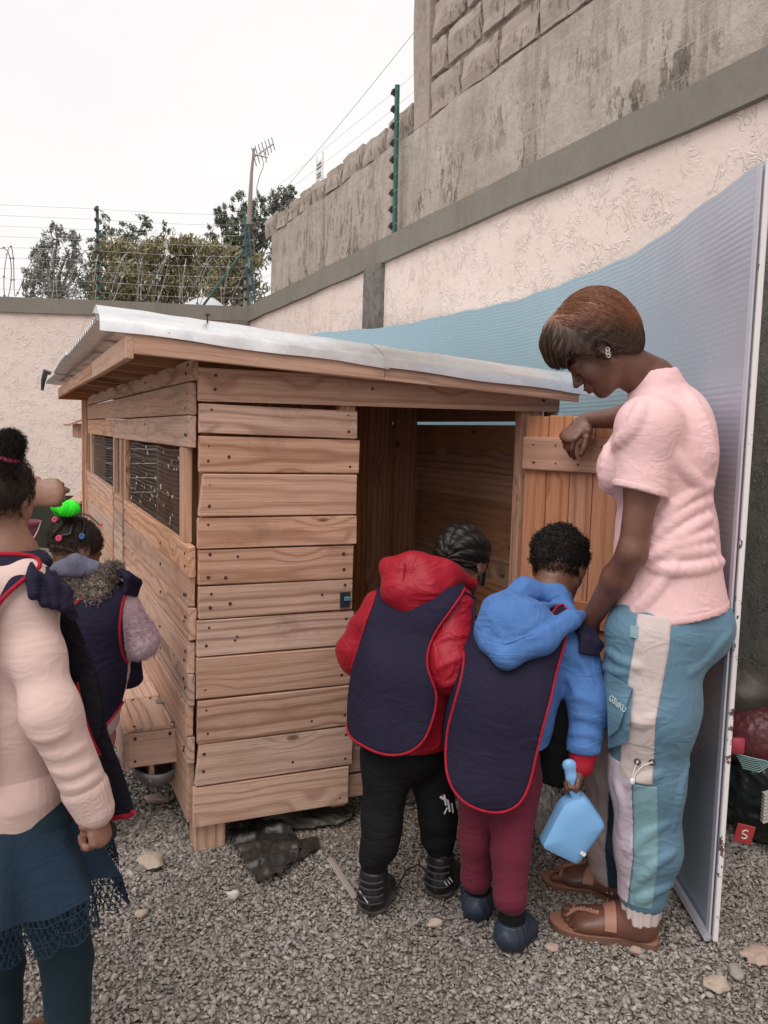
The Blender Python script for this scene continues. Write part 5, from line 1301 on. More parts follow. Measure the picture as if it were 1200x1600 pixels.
    def fhair(P):
        d = cr(P); q = (P - ho) @ Mh.T / H; x, y, z = q.T
        lim = zc + .012 * np.sin(x * 9 + y * 13) * .5 + .0015 * np.sin(P[:, 0] * 300)
        front = np.clip((y - .30) / .08, 0, 1)                       # fringe hangs lower in front
        back = np.clip((-y - .28) / .12, 0, 1)
        d = np.maximum(d, (lim - .030 * front - .006 * back) - P[:, 2])
        ang = np.arctan2(x, z - .5) * 9 + y * 6
        d = d + .0012 * np.sin(ang * 3 + 3 * np.sin(y * 9 + x * 5))
        face = np.sqrt(((x - 0) / .30) ** 2 + ((y - .42) / .20) ** 2 + ((z - .38) / .33) ** 2) - 1
        d = np.maximum(d, -face * .05)
        for sg in (-1, 1):
            e = np.sqrt(((x - .40 * sg) / .14) ** 2 + ((y + .02) / .085) ** 2 + ((z - .44) / .155) ** 2) - 1; d = np.maximum(d, -e * .02)
        return d
    m_, nt_, b = new_mat('copper_brown_hair'); n = N(nt_); o_ = n.obj()
    sep = n.n('ShaderNodeSeparateXYZ'); n.l(o_, sep.inputs[0])
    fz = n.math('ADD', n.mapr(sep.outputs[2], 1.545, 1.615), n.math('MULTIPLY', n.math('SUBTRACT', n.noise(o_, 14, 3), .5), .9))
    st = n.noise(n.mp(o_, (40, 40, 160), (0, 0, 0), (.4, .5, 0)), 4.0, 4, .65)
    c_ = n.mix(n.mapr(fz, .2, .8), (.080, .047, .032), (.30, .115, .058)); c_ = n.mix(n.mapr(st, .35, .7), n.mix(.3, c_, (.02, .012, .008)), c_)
    n.l(c_, b.inputs['Base Color']); b.inputs['Roughness'].default_value = .33; b.inputs['Specular IOR Level'].default_value = .5; n.bump(st, .4, .002, b)
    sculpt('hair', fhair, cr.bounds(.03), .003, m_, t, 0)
    # loose strands combed over the cap of hair
    rs = np.random.RandomState(5); n_ = 2600; dd = rs.normal(0, 1, (n_, 3)); dd /= np.linalg.norm(dd, axis=1)[:, None]; c0 = W(0, -.12, .68)
    f0 = lambda P: fhair(P); P = march_dir(f0, c0 + dd * .22, -dd, .0006); st_ = [P]
    def grad(P):
        e = .002; return np.stack([f0(P + e * q) - f0(P - e * q) for q in np.eye(3)], 1)
    live = (P[:, 2] > zc + .004); path = [P.copy()]; ok = live.copy()
    for it_ in range(13):
        g = grad(P); g /= np.linalg.norm(g, axis=1)[:, None] + 1e-9; q = (P - ho) @ Mh.T / H
        fr_ = np.clip((q[:, 1] - .10) / .15, 0, 1)[:, None]
        v = (1 - fr_) * (-Mh[1] * .75 + A3(0, 0, -.75)) + fr_ * (Mh[1] * .7 + A3(0, 0, -.5)) + rs.normal(0, .05, P.shape) + .12 * dd
        v = v - g * (v * g).sum(1)[:, None]; v /= np.linalg.norm(v, axis=1)[:, None] + 1e-9
        P = P + v * .009; d_ = f0(P); P = P - g * (d_ - (.0008 + .0012 * rs.rand(n_)))[:, None]; ok &= (np.abs(d_) < .012); P = np.where(ok[:, None], P, path[-1]); path.append(P.copy())
    A_ = np.stack(path, 1); V = []; F = []; 
    kk = A_.shape[1]; sel = np.nonzero(live)[0]; rad = .0007 * np.sin(np.linspace(.25, 2.95, kk)) + .00015
    T = np.gradient(A_[sel], axis=1); T /= np.linalg.norm(T, axis=2)[:, :, None] + 1e-9; S1 = np.cross(T, A3(.3, .2, .9)); S1 /= np.linalg.norm(S1, axis=2)[:, :, None] + 1e-9; S2 = np.cross(T, S1)
    VV = np.stack([A_[sel] + rad[None, :, None] * (math.cos(q) * S1 + math.sin(q) * S2) for q in (0, 2.094, 4.189)], 2)      # strand, step, corner
    ns_ = len(sel); base_ = (np.arange(ns_)[:, None, None] * kk + np.arange(kk - 1)[None, :, None]) * 3; cidx = np.arange(3)[None, None]
    FF_ = np.stack([base_ + cidx, base_ + (cidx + 1) % 3, base_ + 3 + (cidx + 1) % 3, base_ + 3 + cidx], -1).reshape(-1, 4)
    tag(mesh('hair_strands', VV.reshape(-1, 3), FF_, m_, t, True), kind='stuff')
    # earrings
    m = MB(); e0 = ho + H * (-.385 * Mh[0] if np.dot(Mh[0], A3(0, -1, 0)) < 0 else .385 * Mh[0])
    sgn = 1 if np.dot(Mh[0], A3(0, -1, 0)) > 0 else -1
    for k, (y, z) in enumerate(((-.01, .36), (-.03, .39), (-.055, .42))):
        c = W(.372 * sgn, y, z); m.tube([c + .0045 * (math.cos(q) * Mh[1] + math.sin(q) * Mh[2]) for q in np.linspace(0, 6.2832, 9)], .0012, 5)
    m.build('earring', plain('silver', (.8, .78, .75), .25, .9), t, True)
    # eyebrow and lashes on the near side
    m = MB(); br_ = [W(sgn * a, b_, c) for a, b_, c in ((.06, .385, .575), (.13, .375, .60), (.20, .345, .592), (.25, .30, .57))]; m.tube(br_, [.0035, .0045, .004, .002], 6)
    m.tube([W(sgn * a, b_, c) for a, b_, c in ((.085, .39, .455), (.145, .395, .445), (.21, .355, .45))], [.0015, .002, .0012], 5); m.build('eyebrow', plain('brow', (.02, .012, .01), .8), t, True)
    # sandals
    M_tan = plain('tan_leather', (.36, .17, .115), .55, 0, .12, 40, .3, 120, .001); M_sole = plain('sandal_sole', (.16, .085, .055), .7)
    for k, (hl, tp) in enumerate(((heelL, toeL), (heelR, toeR))):
        f = nrm(tp - hl); ln = np.linalg.norm(tp - hl); fl = -1 if k == 0 else 1; lat = nrm(np.cross((0, 0, 1), f)) * fl
        out = poly_smooth([(-.02, 0), (.0, .105), (.15, .13), (.4, .125), (.62, .165), (.8, .20), (.95, .17), (1.03, .07), (1.02, -.03), (.92, -.14), (.75, -.185), (.55, -.165), (.35, -.125), (.15, -.125), (.0, -.10)], 4)
        poly = [(p[0] * ln, p[1] * ln) for p in out]; g = A3(hl[0], hl[1], 0)
        sn = bpy.data.objects.new('sandal', None); sn.matrix_basis = Matrix.Translation(Vector(g)); col.objects.link(sn); sn.parent = t; sn.matrix_parent_inverse = t.matrix_basis.inverted()
        MB().prism(poly, g + A3(0, 0, .006), f, lat, up, -.012, .004).build('sole', M_sole, sn); MB().prism([(p[0] * .99 + .001, p[1] * .97) for p in poly], g + A3(0, 0, .0105), f, lat, up, 0, .0035).build('insole', M_tan, sn)
        fsd = SD(); foot_sd(fsd, hl, hl + (tp - hl) * .96, ankL if k == 0 else ankR, .09, fl)
        def over(a, b_, z0=.14, off=.002):
            c = hl + f * a * ln + A3(0, 0, .02); d_ = nrm(lat * b_ + up * z0); return march_dir(fsd, [c + d_ * .14], [-d_], off)[0]
        # instep band
        V = []; F = []; nb_ = 15
        for j in range(nb_):
            an_ = math.pi * (j / (nb_ - 1)); 
            for w_ in (-.055, .055):
                for o2 in (.0015, .0045): V.append(over(.46 + w_ + .03 * math.cos(an_), math.cos(an_), math.sin(an_) + .12, o2))
        for j in range(nb_ - 1):
            a_ = j * 4; F += [(a_ + 1, a_ + 3, a_ + 7, a_ + 5), (a_, a_ + 4, a_ + 6, a_ + 2), (a_, a_ + 1, a_ + 5, a_ + 4), (a_ + 2, a_ + 6, a_ + 7, a_ + 3)]
        F += [(0, 2, 3, 1), (nb_ * 4 - 4, nb_ * 4 - 3, nb_ * 4 - 1, nb_ * 4 - 2)]; mesh('instep_strap', V, F, M_tan, sn, True, 50)
        # braided strap from toe post to outer edge
        m = MB(); pa = [over(.86 - .30 * q, .55 * (.5 - 1.6 * q) * 1.0, .9, .004) for q in np.linspace(0, 1, 14)]
        for ph in (0, math.pi): m.tube([p + .0035 * (math.sin(q * 2.2 + ph) * f + math.cos(q * 2.2 + ph) * up) for q, p in enumerate(pa)], .0042, 6)
        m.tube([over(.86, .2, .9, .003), hl + f * .87 * ln + lat * .05 * ln], .0035, 6); m.build('braided_strap', M_tan, sn, True)
        m = MB(); m.tube([over(.80, math.cos(q), math.sin(q) + .05, .003) for q in np.linspace(.1, 1.35, 7)], .005, 6); m.build('toe_loop', M_tan, sn, True)
    return t
woman()
# ---------------------------------------------------------------- children
UP = A3(0, 0, 1)
def head_at(center, fwd, H, neck, tilt=0.0, up=(0, 0, 1), nk=(.23, .25)):
    f = nrm(fwd); Mh = head_frame(f, np.asarray(up, float)); 
    if tilt:
        c, s_ = math.cos(tilt), math.sin(tilt); x, z = Mh[0] * c + Mh[2] * s_, -Mh[0] * s_ + Mh[2] * c; Mh = np.stack([x, Mh[1], z])
    ho = center - H * (.60 * Mh[2] - .045 * Mh[1]); sd, W = head_sd(ho, Mh, H, neck, nk, child=True); return sd, W, Mh, ho
def outline(pts, Y, n=3):
    P = [at(x, y, Y) for x, y in pts]; return poly_smooth([(p[0], p[2]) for p in P], n)
def xz(P): return np.stack([P[:, 0], P[:, 2]], 1)
def panel(t, f, pts, Y, Fk, mid, bnds, name='tabard_panel', back=True, infl=.013, pipe=.0034, h=.004, mat=None, folds=None, open_edges=None):
    """tabard panel hanging over the clothes: the body's own form swelled outward and cut to the panel's outline, bound in red piping"""
    ol = outline(pts, Y); sg = 1 if back else -1
    def base(P, e):
        d = f(P) - e
        if folds is not None: d = d + folds(P)
        return np.maximum(d, sg * plane_d(P, mid, Fk))
    lo = np.array(bnds[0], float); hi = np.array(bnds[1], float)
    lo[0], lo[2] = ol.min(0) - .02; hi[0], hi[2] = ol.max(0) + .02
    o = sculpt(name, lambda P: np.maximum(base(P, infl), poly2d(xz(P), ol)), (lo, hi), h, mat or M_navy, t, 1)
    if pipe:
        ol2 = outline(pts, Y, 8); ys = lo[1] if back else hi[1]; D_ = np.repeat(A3(0, sg, 0)[None], len(ol2), 0); P0 = np.stack([ol2[:, 0], np.full(len(ol2), ys), ol2[:, 1]], 1)
        g = lambda P: base(P, infl); P = march_dir(g, P0, D_, .001); ok = np.abs(g(P) - .001) < .004; m = MB(); run = []; i0 = int(np.argmin(ok)) if not ok.all() else 0
        for i in range(len(P) + (1 if ok.all() else 0)):
            j = (i0 + i) % len(P)
            if ok[j] and (not run or np.linalg.norm(P[j] - run[-1]) < .05): run.append(P[j])
            else:
                if len(run) > 2: m.tube(run, pipe, 7)
                run = [P[j]] if ok[j] else []
        if len(run) > 2: m.tube(run, pipe, 7)
        if m.v: m.build('piping', M_redpipe, t, True, 80)
    return o
def strand_bump(W, Mh, ho, H): pass
M_hairK = hair_mat('black_braids', (.006, .005, .0045), (.016, .013, .011), 260, (1, 1, 1), .30, .6, .002)
M_afro = hair_mat('short_black_curls', (.008, .006, .005), (.028, .021, .016), 170, (1, 1, 1), .7, 1.0, .008)
M_fuzz = hair_mat('cropped_fuzz', (.020, .013, .010), (.060, .040, .030), 300, (1, 1, 1), .75, .8, .003)
M_blackcloth = fabric('black_jersey', (.008, .008, .009), .2, .85, .0, 900, .35, 12, .3)
M_red = fabric('red_padded_nylon', (.33, .008, .022), .10, .5, .02, 1100, .2, 6, .38, .3)

def shoe(t, heel, toe, mat, sole_mat, w_=.040, hgt=.06, sole_h=.022, collar=True, name='shoe', ribs=False):
    """closed shoe: shaped upper over a rounded sole"""
    f = nrm(A3(toe[0] - heel[0], toe[1] - heel[1], 0)); ln = float(np.linalg.norm((np.array(toe) - heel)[:2])); g = A3(heel[0], heel[1], 0); lat = np.cross(UP, f); Mx = np.stack([lat, f, UP])
    so_ = SD(); so_.cap(g + f * .035 + UP * sole_h * .55, g + f * (ln - .045) + UP * sole_h * .55, (w_ * .88, sole_h * .62), (w_ * 1.08, sole_h * .62), lat, .01)
    sh_ = bpy.data.objects.new(name, None); sh_.matrix_basis = Matrix.Translation(Vector(g)); col.objects.link(sh_); sh_.parent = t; sh_.matrix_parent_inverse = t.matrix_basis.inverted()
    def fso(P): return np.maximum.reduce([so_(P), .001 - P[:, 2] - .003, P[:, 2] - sole_h]) + .0012 * np.sin(P[:, 2] * 700)
    sculpt('sole', fso, so_.bounds(.02), .003, sole_mat, sh_, 1)
    u_ = SD(); u_.cap(g + f * .035 + UP * (sole_h + .010), g + f * (ln - .045) + UP * (sole_h + .006), (w_ * .82, .022), (w_ * 1.0, .024), lat, .02)
    u_.cap(g + f * .036 + UP * (sole_h + .015), g + f * .040 + UP * (sole_h + hgt), (w_ * .80, .040), (w_ * .70, .034), lat, .03)
    u_.cap(g + f * .05 + UP * (sole_h + hgt * .75), g + f * (ln * .62) + UP * (sole_h + .018), (w_ * .74, .024), (w_ * .9, .022), lat, .03)
    def fu(P):
        d = u_(P)
        if ribs: d = d + .0016 * np.sin(((P - g) @ f) * 380) * (P[:, 2] > .03)
        return np.maximum(d, P[:, 2] - (sole_h + hgt) - .004)
    sculpt('upper', fu, u_.bounds(.02), .003, mat, sh_, 1)
    return sh_, g, f, lat, fu

def red_kid():
    t = thing('person', 'child in red hooded jacket and navy tabard bending into the coop doorway', 'person', (.09, 2.17, 0))
    Fk = nrm(A3(.35, .94, 0)); X = nrm(np.cross(Fk, UP))
    pel = at(634, 1135, 2.25); wai = at(638, 1060, 2.27); che = at(652, 985, 2.31); nb = at(694, 915, 2.37)
    shL = at(598, 962, 2.34); elL = at(562, 1022, 2.38); wrL = at(600, 1035, 2.55); shR = at(704, 958, 2.26); elR = at(704, 1046, 2.185); wrR = at(748, 1020, 2.40)
    hpL = at(606, 1165, 2.22); hpR = at(668, 1160, 2.27); knL = at(596, 1290, 2.19); knR = at(684, 1275, 2.26); s1, s2 = gnd(577, 1436), gnd(681, 1409); anL = A3(s1[0] + .010, s1[1] + .045, .11); anR = A3(s2[0] + .012, s2[1] + .045, .11)
    hd, W, Mh, ho = head_at(at(722, 866, 2.43), (.52, .76, -.42), .212, nb, 0.0)
    H = .212
    body = SD().add(hd)
    body.chain([nb, che, wai, pel], [(.05, .045), (.10, .08), (.095, .08), (.105, .09)], X, .04)
    for a, b, c in ((shL, elL, wrL), (shR, elR, wrR)): body.chain([a, b, c], [.036, .031, .021], None, .02)
    for a, b, c in ((hpL, knL, anL), (hpR, knR, anR)): body.chain([a, b, c], [.058, .044, .028], None, .03)
    hand_sd(body, wrL, A3(.3, .9, -.1), A3(.2, -.1, -.9), A3(.9, -.2, 0), .11, [(.3, .4, .3)] * 4); hand_sd(body, wrR, A3(.3, .9, 0), A3(-.2, 0, -.9), A3(-.9, .2, 0), .11, [(.3, .4, .3)] * 4)
    for a in (anL, anR): body.cap(a, A3(a[0] + .02, a[1] + .07, .04), .03, .025, None, .02)
    sculpt_body(body, [zone([ho, ho + Mh[2] * H], .11)], .0034, .009, M_skinK, t)
    # jacket
    jk = SD(); jk.chain([nb + A3(-.01, -.01, -.02), che, wai, pel + A3(0, 0, -.02)], [(.085, .075), (.128, .11), (.130, .115), (.135, .12)], X, .05)
    jk.cap(shL, shR, .07, .07, None, .05); ar = SD()
    for a, b, c in ((shL, elL, wrL), (shR, elR, wrR)): ar.chain([a, (a + b) / 2 + (b - a) * .1, b, c], [.062, .064, .060, .046], None, .04)
    hemz = at(650, 1166, 2.2)[2]
    Zk = lambda x, y: (500 + x / 2.609, 780 + y / 2.609)
    add_folds(ar, ar, [([Zk(*p) for p in st], r_) for st, r_ in ((((450, 600), (520, 560), (590, 560)), .010), (((470, 700), (530, 660), (600, 640)), .010), (((500, 760), (550, 740), (595, 700)), .009), (((560, 420), (520, 480), (480, 520)), .009))], 2.0, .022)
    def fj(P):
        d = smin(jk(P), ar(P), .02) + waves(P, A3(.4, .2, 1), 62, .004, 31, 2.0, 12)
        d = np.maximum(d, hemz - P[:, 2]); return d
    bj = SD().add(jk).add(ar).bounds(.03)
    sculpt('jacket', fj, bj, .0042, M_red, t)
    # hood lying on the back
    hs_ = SD(); a, b = at(622, 908, 2.245), at(712, 922, 2.30)
    hs_.ell(at(655, 912, 2.27), (.105, .085, .066), head_frame(A3(.0, 1, .3), A3(-.15, -.25, 1)), .03); hs_.chain([at(606, 885, 2.30), at(640, 882, 2.26), at(690, 892, 2.27), at(738, 912, 2.34)], [.024, .030, .028, .018], None, .035)
    hs_.chain([at(612, 930, 2.26), at(650, 946, 2.24), at(705, 936, 2.27)], [.026, .032, .024], None, .03)
    hs_.ell(at(690, 868, 2.41), (.085, .085, .07), None, .02, sub=True)
    def fh(P): return hs_(P) + waves(P, A3(1, .2, .3), 60, .003, 41, 1.8, 12)
    sculpt('hood', fh, hs_.bounds(.03), .0038, M_red, t)
    m = MB(); m.tube(march(hs_, [(632, 880), (630, 905), (633, 935), (640, 950)], 2.0, .0), .0022, 5, False); m.tube(march(hs_, [(675, 885), (682, 910), (690, 935)], 2.0, .0), .0018, 5, False); m.build('hood_seam', M_redpipe, t, True)
    full = lambda P: jk(P)
    tj = SD().add(jk); tj.cap(shR + A3(0, .0, .01), nb, .05, .05, None, .04)
    tj.chain([wai - Fk * .02, pel - Fk * .035 + A3(0, 0, -.03)], [(.14, .115), (.15, .118)], X, .04)
    pts = [(598, 925), (620, 920), (660, 915), (700, 900), (738, 898), (750, 915), (712, 955), (680, 1000), (668, 1040), (682, 1090), (668, 1140), (645, 1165), (615, 1174), (570, 1168), (540, 1160), (535, 1120), (545, 1070), (560, 1020), (575, 975)]
    panel(t, tj, pts, 2.115, Fk, che + Fk * .02, (bj[0] - .03, bj[1] + .03), folds=lambda P: waves(P, A3(1, .2, -.15), 38, .0055, 51, 1.6, 7) + waves(P, A3(.5, .2, 1), 34, .003, 57, 1.5, 8))
    # front panel peeking at the right
    m = MB(); m.tube(march(lambda P: np.minimum(ar(P), jk(P)), [(724, 925), (742, 935), (740, 960), (745, 985)], 2.0, .008), .005, 6); m.build('tie_cord', M_navy, t, True)
    # joggers
    pn = SD(); pn.cap(pel + A3(0, 0, .02), pel + A3(0, 0, -.05), (.115, .10), (.118, .105), X, .04)
    pn.chain([hpL, knL, at(592, 1325, 2.175), anL + A3(0, 0, .035)], [.070, .054, .046, .034], None, .03); pn.chain([hpR, knR, at(686, 1310, 2.26), anR + A3(0, 0, .035)], [.070, .054, .046, .034], None, .012)
    pn.chain([anL + A3(0, 0, .035), anL + A3(0, 0, -.03)], [.034, .034], None, .01); pn.chain([anR + A3(0, 0, .035), anR + A3(0, 0, -.03)], [.034, .034], None, .01)
    def fp(P): return pn(P) + waves(P, A3(.7, .1, 1), 60, .0035, 61, 2.2, 13) + waves(P, A3(1, .1, -.4), 45, .003, 65, 2.0, 10)
    sculpt('joggers', fp, pn.bounds(.03), .004, M_blackcloth, t)
    # white print on the right leg
    m = MB()
    for a, b, w_ in (((688, 1245), (700, 1252), .004), ((700, 1252), (703, 1268), .003), ((694, 1242), (697, 1258), .003), ((706, 1255), (708, 1270), .002), ((699, 1262), (694, 1272), .002)):
        p = march(fp, [a, b], 2.0, .001); m.tube(p, w_, 5)
    m.build('leg_print', M_white, t)
    # trainers
    M_blk = plain('black_leather', (.012, .012, .013), .4, 0, .2, 30, .3, 200, .001); M_sol = plain('dusty_black_sole', (.085, .075, .065), .85, 0, .4, 25)
    for hl, tp, nm in ((gnd(577, 1436), gnd(577, 1436) + A3(.035, .165, 0), 0), (gnd(681, 1409), gnd(681, 1409) + A3(.05, .16, 0), 1)):
        s_, g, f, lat, fu = shoe(t, hl, tp, M_blk, M_sol, .046, .085, .032)
        for q in range(3):
            x0, y0 = ((562 + q * 4, 1392 + q * 6), (694 + q * 4, 1377 - q * 3))[nm]; P = march(fu, [(x0, y0), (x0 + 5, y0 + 7)], 1.9, .0)
            if np.abs(fu(P)).max() < .003: MB().tube(P, .0016, 5).build('side_stripe', M_white, s_)
        m = MB()
        for z_ in (.050, .070, .09, .108): m.tube([g + f * (.03 + .045 * math.cos(a) * -1) + lat * .040 * math.sin(a) + UP * z_ for a in np.linspace(-1.0, 1.0, 7)], .0022, 5, False)
        m.build('stitching', plain('worn_edge', (.05, .05, .05), .6), s_, True)
        m = MB(); m.tube([g + f * -.001 + UP * .034, g + f * .0 + UP * .06, g + f * .002 + UP * .085], [.008, .009, .008], 6); m.build('heel_tab', M_dark, s_, True)
    m = MB(); m.tube([gnd(598, 1395, .06), gnd(620, 1388, .02), gnd(635, 1360, .02), gnd(655, 1350, .03), gnd(672, 1368, .06)], .003, 6); m.build('shoelace', M_dark, t, True)
    # cornrows
    cr = SD(); cr.ell(W(0, -.045, .635), (.375 * H, .445 * H, .395 * H), Mh, .01)
    def fhair(P):
        q = (P - ho) @ Mh.T / H; x, y, z = q.T; d = cr(P); a = np.arctan2(x, z - .42)
        row = np.abs(np.sin(a * 6.5)); beads = np.sin((np.arctan2(y, z - .5)) * 26 + 1.2 * np.floor(a * 6.5 / np.pi))
        d = d - .0080 * row ** .6 + .0055 - .0022 * beads * row
        d = np.maximum(d, (.40 - .22 * np.clip(-y - .05, 0, .5)) - z + .9 * np.clip(y - .12, 0, 1)); return d
    sculpt('braided_hair', fhair, cr.bounds(.02), .0028, M_hairK, t, 0); fuzz('flyaway_hair', fhair, W(0, -.05, .65), 260, .005, .0005, M_hairK, t, 5, 1.5)
    m = MB()
    for k, (x, y, z) in enumerate(((.33, .05, .42), (.31, .10, .38), (.34, -.02, .36))): m.tube([W(x, y, z + .08), W(x + .02, y + .01, z - .03), W(x + .03, y + .03, z - .14)], [.006, .0055, .004], 6)
    m.build('braid_end', M_hairK, t, True)
    return t
red_kid()

def blue_kid():
    t = thing('person', 'child in blue hoodie and maroon trousers holding a blue plastic scoop beside the woman', 'person', (.32, 2.04, 0))
    Fk = nrm(A3(.40, .90, 0)); X = nrm(np.cross(Fk, UP))
    pel = at(778, 1180, 2.10); wai = at(790, 1095, 2.13); che = at(818, 1015, 2.18); nb = at(858, 930, 2.26)
    shR = at(898, 1008, 2.135); elR = at(922, 1098, 2.08); wrR = at(908, 1196, 2.035); shL = at(762, 1000, 2.26); elL = at(775, 1050, 2.42); wrL = at(800, 1010, 2.58)
    hpL = at(752, 1215, 2.11); hpR = at(806, 1215, 2.08); knL = at(744, 1310, 2.11); knR = at(798, 1330, 2.03); s1, s2 = gnd(744, 1445), gnd(786, 1492); anL = A3(s1[0] + .006, s1[1] + .05, .075); anR = A3(s2[0] + .024, s2[1] + .04, .075)
    H = .20; hd, W, Mh, ho = head_at(at(874, 872, 2.31), (.45, .78, -.40), H, nb, 0.05)
    body = SD().add(hd)
    body.chain([nb, che, wai, pel], [(.05, .045), (.10, .08), (.095, .08), (.10, .09)], X, .04)
    for a, b, c in ((shL, elL, wrL), (shR, elR, wrR)): body.chain([a, b, c], [.036, .031, .021], None, .02)
    for a, b, c in ((hpL, knL, anL), (hpR, knR, anR)): body.chain([a, b, c], [.058, .042, .028], None, .02)
    for a in (anL, anR): body.cap(a, A3(a[0] + .02, a[1] + .07, .04), .03, .025, None, .02)
    hand_sd(body, wrL, A3(.3, .9, 0), A3(-.2, 0, -.9), A3(-.9, .2, 0), .11, [(.3, .4, .3)] * 4)
    gp = at(893, 1228, 2.02)                                            # the grip
    hand_sd(body, wrR, nrm(gp + A3(.012, -.004, .0) - wrR), A3(-.9, .25, .1), A3(.1, .9, .2), .118, [(1.25, 1.35, .8), (1.3, 1.4, .8), (1.3, 1.4, .8), (1.3, 1.3, .8)], (.5, .5, .5), .03)
    sculpt_body(body, [zone([ho, ho + Mh[2] * H, nb], .10), zone([wrR, gp], .07)], .0026, .009, M_skinK, t)
    # hoodie
    M_blue = fabric('blue_marl', (.075, .175, .42), .25, .85, .03, 700, .45, 45, .3)
    jk = SD(); jk.chain([nb + A3(-.01, -.01, -.03), che, wai, pel + A3(0, 0, -.01)], [(.08, .07), (.122, .105), (.122, .11), (.125, .11)], X, .05); jk.cap(shL, shR, .062, .062, None, .05)
    ar = SD(); ar.chain([shR, elR, wrR + (elR - wrR) * .22], [.054, .050, .042], None, .035); ar.chain([shL, elL, wrL], [.052, .046, .034], None, .03)
    Zk = lambda x, y: (500 + x / 2.609, 780 + y / 2.609)
    add_folds(ar, ar, [([Zk(*p) for p in st], r_) for st, r_ in ((((990, 830), (1050, 800), (1120, 830)), .007), (((1000, 900), (1060, 880), (1130, 900)), .007), (((1010, 960), (1070, 950), (1140, 970)), .008), (((1020, 1020), (1080, 1010), (1140, 1030)), .009), (((1050, 640), (1080, 700), (1110, 760)), .007), (((1010, 700), (1040, 760), (1050, 800)), .006))], 1.8, .016)
    hemz = at(800, 1180, 2.0)[2]
    def fj(P): return np.maximum(smin(jk(P), ar(P), .02) + waves(P, A3(.4, .2, 1), 70, .003, 131, 2.0, 13), hemz - P[:, 2])
    bj = SD().add(jk).add(ar).bounds(.03); sculpt('hoodie', fj, bj, .004, M_blue, t)
    cf = SD(); cf.cap(wrR + (elR - wrR) * .24, wrR + (elR - wrR) * .0, .036, .031, None, .005); sculpt('cuff', lambda P: cf(P) + .0012 * np.sin(np.arctan2(P[:, 1] - wrR[1], P[:, 0] - wrR[0]) * 24), cf.bounds(.02), .003, M_redpipe, t)
    hs_ = SD(); Mo = head_frame(A3(.1, 1, .5), A3(.25, -.5, 1))
    hs_.ell(at(808, 985, 2.10), (.108, .085, .095), Mo, .03); hs_.chain([at(762, 1000, 2.11), at(778, 950, 2.14), at(820, 920, 2.19), at(870, 930, 2.20), at(896, 962, 2.14)], [.022, .028, .026, .024, .016], None, .035)
    hs_.chain([at(762, 1008, 2.06), at(790, 1026, 2.015), at(850, 1002, 2.03), at(892, 968, 2.06), at(908, 962, 2.10)], [.022, .027, .025, .020, .014], None, .03)
    hs_.ell(at(862, 885, 2.33), (.10, .10, .085), None, .02, sub=True)
    add_folds(hs_, hs_, [(((772, 985), (800, 1010), (850, 990), (885, 965)), .010), (((765, 960), (785, 1000), (820, 985), (860, 955)), .008), (((800, 930), (830, 950), (870, 945)), .007)], 1.9, .016)
    sculpt('hood', lambda P: hs_(P) + waves(P, A3(.6, .2, 1), 60, .002, 141, 1.8, 14), hs_.bounds(.03), .0036, M_blue, t)
    MB().tube(march(hs_, [(752, 985), (765, 1000), (790, 1006), (830, 992), (870, 965)], 1.9, .0), .0025, 5, False).build('hood_hem', M_blue, t, True)
    tj = SD().add(jk); tj.chain([che - Fk * .02, wai - Fk * .03, pel - Fk * .045 + A3(-.01, 0, -.05)], [(.125, .10), (.135, .11), (.145, .115)], X, .05)
    pts = [(752, 1000), (790, 1004), (850, 992), (890, 968), (908, 974), (893, 1010), (872, 1065), (850, 1120), (838, 1160), (822, 1215), (800, 1245), (765, 1254), (720, 1240), (699, 1210), (700, 1160), (712, 1110), (728, 1060), (738, 1025)]
    panel(t, tj, pts, 1.985, Fk, che + Fk * .03, (bj[0] - .03, bj[1] + .03), folds=lambda P: waves(P, A3(1, .2, -.25), 36, .0055, 151, 1.6, 7) + waves(P, A3(.5, .2, 1), 30, .003, 157, 1.5, 8))
    tf = SD(); tf.chain([che + Fk * .03, wai + Fk * .03, pel + Fk * .03 + A3(.02, 0, -.06)], [(.13, .10), (.14, .11), (.15, .11)], X, .05)
    panel(t, tf, [(850, 1060), (886, 1040), (896, 1110), (894, 1200), (888, 1238), (868, 1242), (830, 1222), (828, 1130)], 2.06, Fk, che - Fk * .035, (bj[0] - .03, bj[1] + .05), back=False, infl=.022, mat=M_blackcloth, name='front_panel', pipe=.004)
    # gathered shoulder frill
    fr = MB(); V = []; F = []; P0 = march(fj, [(905, 985), (912, 995), (920, 1005), (928, 1012), (934, 1016)], 1.8, .006)
    fs = SD()
    for k in range(5): fs.chain([march(fj, [(900 + k * 5, 975 + k * 2)], 1.8, .002)[0], march(fj, [(912 + k * 6, 996 + k * 3)], 1.8, .018)[0], march(fj, [(908 + k * 6, 1018 + k * 1)], 1.8, .012)[0]], [.009, .012, .007], None, .006)
    sculpt('shoulder_frill', fs, fs.bounds(.02), .003, M_navy, t)
    pl_ = poly_smooth([(845, 905), (858, 912), (850, 922), (842, 916)], 3); q = at(858, 913, 2.20); m = MB(); m.add([at(843, 912, 2.215), at(857, 912, 2.20), at(853, 926, 2.195), at(846, 920, 2.20)], [(0, 1, 2, 3)]); m.add([at(843, 912, 2.221), at(857, 912, 2.206), at(853, 926, 2.201), at(846, 920, 2.206)], [(3, 2, 1, 0)]); m.build('shirt_collar', M_white, t)
    # trousers
    M_mar = fabric('maroon_jersey', (.14, .020, .040), .12, .9, .05, 800, .4, 8, .25)
    pn = SD(); pn.cap(pel + A3(0, 0, .0), pel + A3(0, 0, -.06), (.11, .095), (.115, .10), X, .04)
